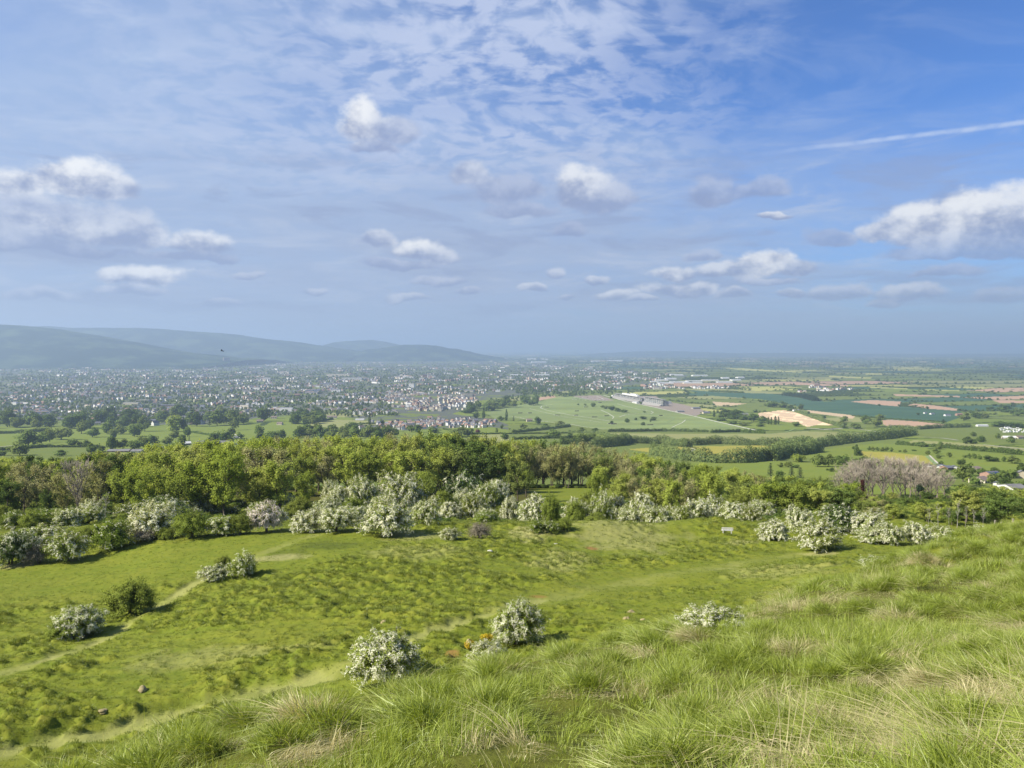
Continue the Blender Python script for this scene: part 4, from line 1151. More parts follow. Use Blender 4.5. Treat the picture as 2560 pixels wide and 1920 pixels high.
# ------------------------------------------------------------------ the wood on the slope
SIL = np.array([(-600, 1150), (0, 1148), (150, 1149), (280, 1138), (400, 1124), (500, 1121), (640, 1111), (842, 1099), (1016, 1093), (1132, 1089), (1236, 1095), (1280, 1106), (1453, 1115), (1540, 1131),
                (1627, 1138), (1714, 1160), (1830, 1175), (1920, 1192), (2100, 1208), (2300, 1225), (2412, 1216), (2560, 1226), (3200, 1235)])
M_BARK_MID = plain('grey_limbs', (.20, .165, .13), .9, .2, 6)
WT = {
    'olive': [branch_tree(100 + i, M_OLIVE, 15, .029, spread=.31, first=.13, forks=1 + i % 2) for i in range(3)],
    'fresh': [branch_tree(120 + i, M_FRESH, 16, .029, spread=.31, first=.12) for i in range(3)],
    'budding': [branch_tree(140 + i, M_BUFF, 10, .022, spread=.29, first=.15, twigs=7, twig_r=.0030, bark=M_BARK, forks=2) for i in range(3)],
    'dark': [branch_tree(160 + i, M_DARK, 14, .030, spread=.30, first=.10) for i in range(2)],
    'leafy': [branch_tree(180 + i, M_MID, 14, .030, spread=.32, first=.10) for i in range(2)],
    'bare': [branch_tree(200 + i, None, 0, 0, spread=.42, first=.10, limbs=16, subs=8, twigs=8, bark=M_BARK_MID, twig_mat=M_TWIG, twig_r=.0030, upward=1.3, twig_seg=3, trunk_r=.026) for i in range(3)],
    'birch': [branch_tree(220 + i, None, 0, 0, spread=.16, first=.35, limbs=10, subs=5, twigs=4, bark=M_BARK_PALE, twig_r=.0030, trunk_r=.012, forks=1 + i) for i in range(2)],
    'pine': [round_tree(230, M_CONIFER, 1500, 12, (.26, .26, .30), .68, .15, .045)],
    'copper': [conifer(240, M_COPPER, 2600, .30, 10, False)],
    'round': [round_tree(250 + i, M_MID, 3200, 20, (.38, .38, .36), .56, .20, .036) for i in range(2)],
    'roundfresh': [round_tree(260 + i, M_FRESH, 3600, 20, (.42, .42, .36), .52, .20, .034) for i in range(2)]}
TONE = {'olive': 'olive leaved', 'fresh': 'yellow green', 'budding': 'brownish barely budding', 'dark': 'dark green', 'leafy': 'full green'}
def wood_row(px0, px1, Y, step, kinds, zone, rank, rg, dip=0.0):
    x0, x1 = (px0 - 1280) / F * Y, (px1 - 1280) / F * Y
    x = x0 + rg.uniform(0, step)
    while x < x1:
        y = Y + rg.uniform(-4, 4); xx = x + rg.uniform(-1.2, 1.2)
        k = rg.choice(kinds)
        z = float(ground_z(np.array([xx]), np.array([y]))[0])
        px = 1280 + xx / y * F
        py = np.interp(px, SIL[:, 0], SIL[:, 1]) + dip + abs(rg.gauss(0, 7)) - 2
        top = px_dir(px, py); top = top[2] / top[1] * y + EYE
        h = max(2.6 if dip >= 30 else 4.5, min(21, top - z))
        w = max(h * rg.uniform(.9, 1.15), min(8.0, h * 1.7)) if h < 16 else h * rg.uniform(.8, .95)
        plant('woodland_tree', rg.choice(WT[k]), (xx, y, z), w, h, rg.uniform(0, 6.28),
              '%s tree in the %s of the %s' % (TONE[k], rank, zone), 'tree', '%s trees, %s of the %s' % (TONE[k], rank, zone))
        x += step * rg.uniform(.8, 1.2)
def wood():
    rg = random.Random(21)
    Z = 'wood on the left slope'
    for Y, st, rank, dip in ((172, 6.0, 'front rank', 46), (188, 6.5, 'second rank', 22), (208, 7.2, 'middle', 8), (235, 8, 'middle', 0), (270, 8.5, 'back', 0), (318, 9, 'back', 0)):
        wood_row(-60, 300, Y, st, ['budding', 'budding', 'olive', 'dark', 'fresh'], Z, rank, rg, dip)
        wood_row(300, 700, Y, st, ['fresh', 'olive', 'budding', 'olive'] if rank[0] == 'f' else ['fresh', 'fresh', 'olive', 'olive', 'budding'], Z, rank, rg, dip)
    Z = 'wood behind the blossom tangle'
    for Y, st, rank, dip in ((238, 6.8, 'front rank', 42), (252, 7.2, 'second rank', 22), (270, 8, 'middle', 8), (298, 8.5, 'back', 0), (332, 9, 'back', 0)):
        wood_row(700, 1010, Y, st, ['olive', 'budding', 'olive', 'fresh', 'budding'], Z, rank, rg, dip)
        wood_row(1010, 1235, Y, st, ['olive', 'leafy', 'dark', 'budding', 'olive'], Z, rank, rg, dip)
    Z = 'wood behind the clearing'
    for Y, st, rank, dip in ((302, 6.0, 'front rank', 18), (316, 6.5, 'second rank', 8), (336, 7.5, 'back', 0)):
        wood_row(1235, 1640, Y, st, ['budding', 'olive', 'budding', 'leafy', 'olive'], Z, rank, rg, dip)
    for Y, st, rank, dip in ((214, 6, 'front rank', 58), (244, 6.5, 'second rank', 36), (274, 7, 'middle', 18)):
        wood_row(1235, 1345, Y, st, ['olive', 'leafy', 'fresh'], Z, rank, rg, dip)
        wood_row(1515, 1640, Y - 18, st, ['olive', 'budding', 'leafy'], Z, rank, rg, dip)
    Z = 'thicket between clearing and bare poplars'
    for Y, st, rank, dip in ((166, 5.2, 'front rank', 44), (184, 5.6, 'second rank', 24), (206, 6.2, 'middle', 8), (240, 7, 'back', 1), (290, 8, 'back', 0)):
        wood_row(1640, 1930, Y, st, ['olive', 'olive', 'leafy', 'fresh', 'budding'], Z, rank, rg, dip)
    Z = 'right end wood'
    for Y, rank in ((215, 'low rank'), (245, 'low rank'), (275, 'low rank')):
        wood_row(2060, 2420, Y, 6.5, ['olive', 'leafy', 'budding', 'dark'], 'scrub below the bare poplars', rank, rg, 34)
    for Y, st, rank, dip in ((134, 4.4, 'front rank', 18), (144, 4.8, 'second rank', 8), (157, 5.2, 'middle', 2), (174, 6, 'back', 0)):
        wood_row(1930, 2130, Y + 12, st, ['olive', 'leafy', 'fresh'], Z, rank, rg, dip)
        wood_row(2130, 2400, Y, st, ['olive', 'leafy', 'dark', 'olive', 'budding'], Z, rank, rg, dip + 34)
        wood_row(2400, 2680, Y, st, ['leafy', 'dark', 'leafy', 'olive'], Z, rank, rg, dip)
wood()
def special(kind, px, py, w, h, Y, name, lab, group=None, var=0, rz=0.0):
    """one tree with its foot below photo point px,py (often hidden) at forward distance Y, top h photo px above"""
    d = px_dir(px, py); x = d[0] / d[1] * Y
    z = float(ground_z(np.array([x]), np.array([float(Y)]))[0])
    t = px_dir(px, py - h); top = t[2] / t[1] * Y + EYE
    H = max(top - z, 2.5)
    plant(name, WT[kind][var % len(WT[kind])], (x, Y, z), w / F * Y, H, rz, lab, 'tree', group)
for i, a in enumerate([
    ('fresh', 345, 1262, 104, 76, 160, 'young_tree', 'feathery yellow green tree left of the brightest one, before the left wood'),
    ('roundfresh', 440, 1245, 96, 68, 166, 'young_tree', 'brightest yellow green round tree before the left wood'),
    ('fresh', 560, 1262, 128, 112, 164, 'young_tree', 'tall spreading yellow green tree, the highest before the left wood'),
    ('fresh', 762, 1250, 76, 62, 186, 'young_tree', 'yellow green tree above the tiny white hawthorn'),
    ('roundfresh', 1066, 1212, 74, 48, 196, 'young_tree', 'bright young tree behind the wide blossom laden hawthorn'),
    ('roundfresh', 1315, 1212, 58, 42, 232, 'young_tree', 'bright bushy tree at the left edge of the clearing'),
    ('fresh', 1492, 1248, 62, 56, 178, 'young_tree', 'pointed yellow green tree at the right edge of the clearing'),
    ('round', 1643, 1218, 78, 54, 236, 'oak_tree', 'dark rounded full leaved tree standing out of the thinner wood'),
    ('olive', 1675, 1283, 92, 78, 156, 'thorn_tree', 'open olive tree with pale limbs showing behind the cream flecked hawthorn'),
    ('olive', 1780, 1262, 92, 72, 164, 'thorn_tree', 'open olive tree behind the dense white hawthorns'),
    ('roundfresh', 1985, 1292, 140, 72, 150, 'willow', 'broad rounded yellow green willow left of the copper tree'),
    ('roundfresh', 2163, 1284, 80, 36, 146, 'willow', 'low bright yellow green willow below the copper tree'),
    ('copper', 2155, 1256, 56, 60, 192, 'copper_beech', 'dark purple red copper tree before the bare poplars'),
    ('dark', 2128, 1256, 40, 48, 188, 'yew_tree', 'dark narrow tree just left of the copper tree'),
    ('pine', 2300, 1262, 42, 52, 215, 'pine_tree', 'dark ragged pine in front of the bare poplars'),
    ('pine', 2372, 1262, 40, 44, 215, 'pine_tree', 'dark pine at the right side of the bare poplars'),
    ('pine', 1185, 1180, 60, 84, 262, 'pine_tree', 'dark pine breaking the skyline of the wood'),
    ('pine', 1215, 1180, 56, 78, 270, 'pine_tree', 'second dark pine on the skyline of the wood, nearer the clearing'),
    ('pine', 1060, 1185, 44, 82, 262, 'pine_tree', 'dark pine top left of the skyline pair'),
    ('dark', 18, 1292, 92, 84, 158, 'holly_tree', 'dark tree at the far left front of the wood'),
    ('dark', 118, 1292, 60, 60, 158, 'holly_tree', 'dark green tree second from left before the wood'),
    ('birch', 262, 1296, 56, 66, 154, 'dead_tree', 'grey dead tree with upright twigs before the left wood'),
    ('bare', 195, 1268, 84, 98, 164, 'bare_tree', 'pale brown bare tree at the front of the left wood'),
    ('budding', 60, 1262, 100, 92, 166, 'bare_tree', 'brown budding tree near the far left of the wood'),
    ('budding', 1418, 1206, 70, 84, 296, 'ash_tree', 'slim tree with a pale trunk standing at the back of the clearing')]):
    special(*a, var=i, rz=i * 1.7)
rg_ = random.Random(8)
for px, top, w, Y in [(2096, 1192, 62, 318), (2116, 1176, 66, 327), (2204, 1155, 76, 337), (2262, 1157, 76, 335), (2340, 1182, 62, 323), (2168, 1178, 70, 306), (2310, 1182, 70, 308), (2136, 1168, 70, 330), (2158, 1162, 72, 334), (2180, 1158, 76, 330), (2228, 1157, 74, 330), (2274, 1160, 72, 326), (2296, 1164, 70, 334),
                      (2318, 1171, 66, 328), (2360, 1192, 58, 320), (2130, 1188, 66, 300), (2208, 1180, 72, 300), (2248, 1180, 72, 304), (2290, 1186, 70, 300), (2326, 1196, 64, 300)]:
    special('bare', px, 1270, w, 1270 - top, Y, 'bare_poplar', 'leafless pinkish grey poplar of the big bare clump', 'bare poplars in the clump', var=rg_.randint(0, 2), rz=rg_.uniform(0, 6))
for k, (px, h) in enumerate([(2322, 62), (2345, 74), (2372, 66), (2392, 84), (2412, 70), (2434, 58), (2458, 64), (2505, 60)]):
    special('birch', px, 1330, 34, h, 129.5 + k % 3, 'birch_tree', 'slender pale stemmed birch in the dark right end wood', 'pale birches in the right end wood', var=k, rz=k)
def mistletoe():
    rng = np.random.default_rng(3)
    c = rng.normal(size=(260, 3)); c /= np.linalg.norm(c, axis=1)[:, None]; c *= rng.uniform(.3, 1, (260, 1)) * .5
    me = leaf_mesh('mistletoe', [(c, .16, .6, 1.3, (0, 0, 0))], M_MISTLE, rng)
    for px, py, s, lab in ((2197, 1202, 2.4, 'largest dark mistletoe ball in the bare poplars'), (2238, 1186, 1.5, 'small mistletoe ball high in the bare poplars'), (2120, 1196, 1.5, 'mistletoe ball low at the left of the bare poplars'), (2288, 1180, 1.3, 'mistletoe ball at the right of the bare poplars')):
        Y = 308.0; d = px_dir(px, py) / px_dir(px, py)[1] * Y
        tag(link('mistletoe_ball', me, loc=(d[0], Y, d[2] + EYE), scl=(s, s, s)), lab, 'mistletoe', 'mistletoe in the poplars')
mistletoe()

def undergrowth():
    """bramble, nettle and sapling cover between the bushes and under the wood: nobody could count it"""
    rng = np.random.default_rng(9)
    src = []
    for m, seed in ((M_HAW, 1), (M_HAW, 2), (M_DARK, 3), (M_OLIVE, 4), (M_MID, 5), (M_DARK, 6)):
        r2 = np.random.default_rng(seed + 50)
        c, tl = lumps(r2, 900, 9, (.42, .42, .32), .25, .20); c[:, 2] = np.maximum(c[:, 2], .02)
        src.append(leaf_mesh('undergrowth_clump', [(c, .062, .9, 1.1, (0, 0, .1))], m, r2, [tl]))
    n = 7000
    y = 138 + (215 - 138) * rng.random(n) ** 1.1
    u = rng.uniform(-.78, .78, n); x = u * y
    px = 1280 + u * F
    edge = np.interp(px, [-300, 0, 450, 1000, 1240, 1300, 1900, 1950, 2560, 3000], [124, 126, 118, 124, 128, 140, 139, 124, 122, 122])
    md = np.hypot((x - MEADOW[:, 0].mean()) / 13, (y - MEADOW[:, 1].mean()) / 60)
    ok = (y > edge + 4 + 6 * fbm(x / 9, y / 9, 2)) & (md > 1)
    x, y = x[ok], y[ok]
    y2 = rng.uniform(168, 335, 3000); x2 = y2 * rng.uniform(-.72, .31, 3000)   # saplings under the trees
    md2 = np.hypot((x2 - MEADOW[:, 0].mean()) / 13, (y2 - MEADOW[:, 1].mean()) / 60); fr = np.interp(x2 / y2 * F + 1280, [0, 700, 701, 1235, 1236, 1640, 1641, 2600], [176, 176, 240, 240, 300, 300, 172, 172])
    y2[:700] = rng.uniform(296, 342, 700); x2[:700] = y2[:700] * rng.uniform(-.03, .20, 700)
    md2 = np.hypot((x2 - MEADOW[:, 0].mean()) / 13, (y2 - MEADOW[:, 1].mean()) / 36)
    fr[:700] = 290
    k2 = (md2 > 1) & (y2 > fr); x2, y2 = x2[k2], y2[k2]
    s = np.r_[rng.uniform(1.0, 2.6, len(x)), rng.uniform(2.2, 4.2, len(x2))]
    x, y = np.r_[x, x2], np.r_[y, y2]; n = len(x)
    z = surf_z(x, y)
    scatter('undergrowth', np.c_[x, y, z - .1], np.c_[np.zeros(n), np.zeros(n), rng.uniform(0, 6.28, n)], np.c_[s, s, s * rng.uniform(.45, .8, n)], rng.random(n), rng.integers(0, len(src), n), src,
            'tangled green undergrowth of bramble and saplings', 'undergrowth')
undergrowth()

# ------------------------------------------------------------------ grass
def grass_mat(name, a, b, dry, trans):
    m, t, out = material(name)
    hue = X(t, t.nodes.new('ShaderNodeAttribute').outputs['Fac']); n = hue.s.node; n.attribute_name = 'hue'; n.attribute_type = 'INSTANCER'
    tint = node_attr(t, 'tint')          # blade by blade
    along = node_attr(t, 'along')        # foot to tip
    col = node_mix(t, tint, a, b)
    dryness = (hue * 1.35 + (tint - 0.5) * 0.9 - 0.42).ss(0.25, 0.75)
    col = node_mix(t, dryness, col, dry)
    col = node_mix(t, along.ss(0.55, 1.0) * 0.35, col, (dry[0] * .8, dry[1] * .95, dry[2] * .7))
    d = t.nodes.new('ShaderNodeBsdfDiffuse'); t.links.new(col.s, d.inputs[0])
    tr = t.nodes.new('ShaderNodeBsdfTranslucent'); t.links.new(node_mix(t, 1.0, col, (1.15, 1.1, .6), 'MULTIPLY').s, tr.inputs[0])
    gl = t.nodes.new('ShaderNodeBsdfGlossy'); gl.inputs['Roughness'].default_value = 0.45; gl.inputs[0].default_value = (.9, .95, .8, 1)
    mx = t.nodes.new('ShaderNodeMixShader'); mx.inputs[0].default_value = trans
    t.links.new(d.outputs[0], mx.inputs[1]); t.links.new(tr.outputs[0], mx.inputs[2])
    m2 = t.nodes.new('ShaderNodeMixShader'); m2.inputs[0].default_value = 0.03
    t.links.new(mx.outputs[0], m2.inputs[1]); t.links.new(gl.outputs[0], m2.inputs[2])
    t.links.new(m2.outputs[0], out.inputs[0])
    return m
M_GRASS = grass_mat('long_grass', (.130, .178, .018), (.355, .425, .056), (.520, .455, .250), .42)
M_SWARD = grass_mat('short_grass', (.112, .150, .016), (.182, .218, .029), (.310, .295, .115), .36)

def tuft(seed, mat, n, height, spread, width, lean=(0, 0), curve=.5, segs=4, stalks=0):
    """a tuft: n arching blades from one foot"""
    rng = np.random.default_rng(seed)
    V, Fc, T, A, o = [], [], [], [], 0
    for i in range(n + stalks):
        st = i >= n
        a = rng.uniform(0, 6.283); r = spread * math.sqrt(rng.random())
        L = height * (rng.uniform(.45, 1.05) if not st else rng.uniform(1.2, 1.7))
        out_ = np.array([math.cos(a), math.sin(a)]) * rng.uniform(.05, .55) + np.array(lean) * rng.uniform(.5, 1.3) + rng.normal(0, .12, 2)
        if st: out_ *= .4
        t = np.linspace(0, 1, segs + 1)
        bend = curve * rng.uniform(.3, 1.5) * (0.35 if st else 1)
        p = np.zeros((segs + 1, 3))
        p[:, 0] = r * math.cos(a) + out_[0] * L * (t * .55 + bend * t ** 2.2)
        p[:, 1] = r * math.sin(a) + out_[1] * L * (t * .55 + bend * t ** 2.2)
        p[:, 2] = L * (t - bend * .55 * np.hypot(*out_) * t ** 2.6) - .02
        f = rng.uniform(0, 6.283); sd_ = np.array([math.cos(f), math.sin(f), 0])
        w = width * rng.uniform(.6, 1.2) * (1 - t ** 1.7 * .93) * (.55 if st else 1)
        w[0] *= .7
        v = np.stack([p - sd_ * w[:, None] / 2, p + sd_ * w[:, None] / 2], 1).reshape(-1, 3)
        k = np.arange(segs) * 2 + o
        V.append(v); Fc.append(np.c_[k, k + 1, k + 3, k + 2]); o += len(v)
        T.append(np.full(len(v), .95 if st else rng.random())); A.append(np.repeat(t, 2))
    return new_mesh('tuft', np.concatenate(V), np.concatenate(Fc), [mat], attrs={'tint': ('FLOAT', 'POINT', np.concatenate(T)), 'along': ('FLOAT', 'POINT', np.concatenate(A))})

def long_grass():
    rng = np.random.default_rng(31)
    src = [tuft(1, M_GRASS, 26, .30, .10, .0085, (.30, -.05), .7), tuft(2, M_GRASS, 24, .25, .13, .0085, (.05, .25), .9), tuft(3, M_GRASS, 28, .34, .10, .0080, (.55, .1), 1.1),
           tuft(4, M_GRASS, 24, .21, .14, .0090, (-.3, -.3), .8), tuft(5, M_GRASS, 22, .32, .12, .0080, (.2, .2), .8, 4, 2), tuft(6, M_GRASS, 30, .30, .13, .0080, (1.0, 0), 1.5),
           tuft(7, M_GRASS, 26, .13, .15, .010, (.2, 0), .5), tuft(8, M_GRASS, 30, .11, .17, .010, (0, .2), .7), tuft(9, M_GRASS, 34, .26, .20, .0075, (1.6, .6), 2.2)]
    lip_of = lambda px: np.interp(px, [-100, 0, 463, 880, 1040, 1390, 1620, 1909, 2025, 2200, 2314, 2440, 2560, 2760], [8.6, 8.9, 11.8, 15, 16, 19, 22.5, 28.5, 32.5, 38.5, 43.5, 48.5, 53, 60])
    P, R, S, H, I = [], [], [], [], []
    def put(x, y, z, rx, ry, rz, s, sz, dry, idx):
        P.append(np.c_[x, y, z]); R.append(np.c_[rx, ry, rz]); S.append(np.c_[s, s, sz]); H.append(dry); I.append(idx)
    # the sward between the tussocks
    for y0, y1, dens, k in ((3.6, 9, 46, 1.0), (9, 16, 33, 1.12), (16, 28, 22, 1.3), (28, 64, 13, 1.55)):
        n = int((y1 - y0) * (y1 + y0) / 2 * 2.0 * dens)
        y = np.sqrt(rng.random(n) * (y1 * y1 - y0 * y0) + y0 * y0); x = y * rng.uniform(-.85, 1.15, n)
        ok = y < lip_of(1280 + x / y * F) * 1.10 + 0.6
        x, y = x[ok], y[ok]; n = len(x)
        big = fbm(x / 3.0, y / 3.0 + 8, 3)
        tall = sstep(.36, .60, big)
        keep = rng.random(n) < .6 + .4 * tall
        x, y, tall = x[keep], y[keep], tall[keep]; n = len(x)
        short = rng.random(n) > tall * .8 + .08
        bare = sstep(.56, .70, fbm(x / 1.2 + 30, y / 1.2, 3))
        dry = np.clip(.08 + .85 * bare + .15 * sstep(.5, .7, fbm(x / 5 + 3, y / 5, 2)) + rng.normal(0, .13, n), 0, 1)
        idx = np.where(short, rng.integers(6, 8, n), rng.integers(0, 6, n))
        idx = np.where((bare > .55) & (rng.random(n) < .55), 8, idx)
        s = k * rng.uniform(.7, 1.25, n) * (0.66 + 0.55 * tall)
        put(x, y, surf_z(x, y), rng.normal(0, .16, n), rng.normal(.08, .16, n), rng.normal(0, .8, n) + (fbm(x / 2.2, y / 2.2 + 50, 3) - .5) * 9, s, s * rng.uniform(.75, 1.1, n), dry, idx)
    # tussocks: cushions of old grass, blades falling outwards from a raised heart
    for y0, y1, dens, k in ((3.6, 10, 1.1, 1.0), (10, 20, .8, 1.15), (20, 62, .42, 1.4)):
        n = int((y1 - y0) * (y1 + y0) / 2 * 2.0 * dens)
        cy = np.sqrt(rng.random(n) * (y1 * y1 - y0 * y0) + y0 * y0); cx = cy * rng.uniform(-.85, 1.15, n)
        ok = (cy < lip_of(1280 + cx / cy * F) * 1.06) & (fbm(cx / 4 + 7, cy / 4, 2) > .40)
        for x0, yy in zip(cx[ok], cy[ok]):
            Rr = rng.uniform(.18, .48) * k; m = int(60 * (Rr / .45) ** 1.4 / k ** 1.5)
            a = rng.uniform(0, 6.283, m); r = np.sqrt(rng.random(m)) * Rr
            x, y = x0 + np.cos(a) * r, yy + np.sin(a) * r * .85
            hgt = rng.uniform(.08, .22) * k
            z = surf_z(x, y) + hgt * (1 - (r / Rr) ** 2)
            th = (r / Rr) * rng.uniform(.7, 1.25, m)
            d0 = np.clip(rng.choice([.06, .14, .28, .75], p=[.42, .34, .17, .07]) + .25 * (r / Rr) ** 2 + rng.normal(0, .12, m), 0, 1)
            s = k * rng.uniform(.75, 1.2, m)
            put(x, y, z, -th, rng.normal(0, .12, m), a - math.pi / 2 + rng.normal(0, .35, m), s, s, d0, rng.choice([0, 1, 2, 3, 4, 5], m, p=[.25, .2, .2, .1, .1, .15]))
    P = np.concatenate(P)
    scatter('long_grass', P, np.concatenate(R), np.concatenate(S), np.concatenate(H), np.concatenate(I), src, 'long wind combed grass with dry straw on the near bank', 'grass')
long_grass()

def sward():
    rng = np.random.default_rng(41)
    src = [tuft(11, M_SWARD, 22, .17, .15, .022, (.2, 0), .7, 2), tuft(12, M_SWARD, 24, .12, .18, .024, (0, .1), .6, 2), tuft(13, M_SWARD, 26, .22, .13, .020, (.4, .1), .9, 2),
           tuft(14, M_SWARD, 20, .10, .20, .026, (.1, 0), .5, 2), tuft(15, M_SWARD, 30, .28, .17, .020, (.3, .1), .9, 3)]
    P, R, S, H, I = [], [], [], [], []
    for y0, y1, dens, k in ((34, 62, 13.0, .85), (62, 95, 8.5, 1.05), (95, 150, 5.0, 1.3)):
        n = int((y1 - y0) * (y1 + y0) / 2 * 1.5 * dens)
        y = np.sqrt(rng.random(n) * (y1 * y1 - y0 * y0) + y0 * y0); x = y * rng.uniform(-.75, .75, n)
        _, tus, pth = relief(x, y, True)
        rg = rough_amount(x, y)
        keep = (rng.random(n) < (.30 + .55 * rg + .5 * tus) * (1 - .95 * np.clip(pth * 1.4, 0, 1))) & (y < 150)
        x, y, tus, pth, rg = (q[keep] for q in (x, y, tus, pth, rg)); n = len(x)
        st = patch_amount(x, y, 'straw')
        dry = np.clip(.05 + .14 * tus * sstep(.45, .65, fbm(x / 2, y / 2, 2)) + .5 * st + .14 * sstep(.50, .7, fbm(x / 12 + 5, y / 12, 3)) + rng.normal(0, .12, n), 0, 1)
        big = (tus > .3) & (rng.random(n) < .6)
        idx = np.where(big, rng.choice([2, 4], n), rng.choice([0, 1, 3], n))
        s = k * rng.uniform(.7, 1.3, n) * (.75 + .45 * rg)
        P.append(np.c_[x, y, surf_z(x, y)]); R.append(np.c_[rng.normal(0, .12, n), rng.normal(0, .12, n), rng.normal(0, 1.2, n)]); S.append(np.c_[s, s, s * rng.uniform(.7, 1.1, n) * np.where(big, 1.15, .9)]); H.append(dry); I.append(idx)
    scatter('pasture_grass', np.concatenate(P), np.concatenate(R), np.concatenate(S), np.concatenate(H), np.concatenate(I), src, 'grazed tussocky grass covering the open slope', 'grass')
sward()

# ------------------------------------------------------------------ trees and hedges of the vale
def z1(*p): return [(a / 3.456, 800 + b / 3.456) for a, b in p]
def z2(*p): return [(640 + a / 3.456, 800 + b / 3.456) for a, b in p]
VT = {'o': [join_parts('tree', round_tree(300 + i, M_MID, 1500, 18, (.40, .40, .40), .47, .20, .085, low=True)) for i in range(5)],
      'd': [join_parts('tree', round_tree(310 + i, M_DARK, 1500, 18, (.40, .40, .40), .47, .20, .085, low=True)) for i in range(3)],
      'y': [join_parts('tree', round_tree(320 + i, M_FRESH, 1500, 18, (.40, .40, .40), .47, .20, .085, low=True)) for i in range(2)],
      'c': [join_parts('tree', conifer(330 + i, M_CONIFER, 1100, .26 if i else .36, 9)) for i in range(2)],
      'p': [join_parts('tree', poplar(340 + i, M_DARK)) for i in range(2)],
      'r': [join_parts('tree', round_tree(350, M_COPPER, 1500, 18, (.40, .40, .40), .47, .20, .085, low=True))]}
KIND = {'o': ('oak_tree', 'green rounded tree', 'field tree'), 'd': ('dark_tree', 'dark evergreen tree', 'dark tree'), 'y': ('willow', 'pale yellow green willow', 'willow'),
        'c': ('cedar_tree', 'dark tiered cedar', 'cedar'), 'p': ('poplar', 'tall narrow poplar', 'poplar'), 'r': ('copper_beech', 'reddish copper tree', 'copper tree')}
def vale_zone(px, py):
    if py < 1050 and px < 1180: return 'among the gardens at the near edge of the town'
    if px < 660: return 'in the green fields below the left wood' if py > 1085 else 'in the parkland before the town' if py > 1070 else 'at the edge of the town on the left'
    if px < 1120: return 'in the belt behind the wooded crest' if py > 1060 else 'round the field with the lone poplar'
    if px < 1300: return 'in the meadows between village and racecourse' if py > 1040 else 'in the wood beside the racecourse'
    if px < 1760: return 'on the racecourse' if py < 1068 else 'in the hedges below the racecourse'
    if px < 1960: return 'in the copse beside the racecourse enclosures' if py < 1080 else 'along the buttercup field'
    return 'by the brown ploughed fields' if py < 1070 else 'in the pastures beyond the bare poplars' if py < 1150 else 'around the village houses on the right'
_used = {}
def vale_tree(px, py, w, h, k, lab=None, seed=0):
    g = vale_at(px, py)
    s = g[1] / F
    nm, look, cat = KIND[k]
    zone = vale_zone(px, py)
    o = link(nm, VT[k][seed % len(VT[k])], loc=g - np.array([0, 0, .3]), rot=(0, 0, seed * 1.37 + px))
    wf = {'c': 1.6, 'p': 3.2}.get(k, 1.0)
    o.scale = (w * s * wf * 1.2, w * s * wf * 1.2, max(h * s * 1.22, 2))
    size = 'large' if w >= 32 else 'middling' if w >= 17 else 'small'
    if k in 'cp': size = 'tall' if h > 30 else 'short'
    tag(o, lab or '%s %s %s' % (size, look, zone), cat, '%s %ss %s' % (size, look, zone))
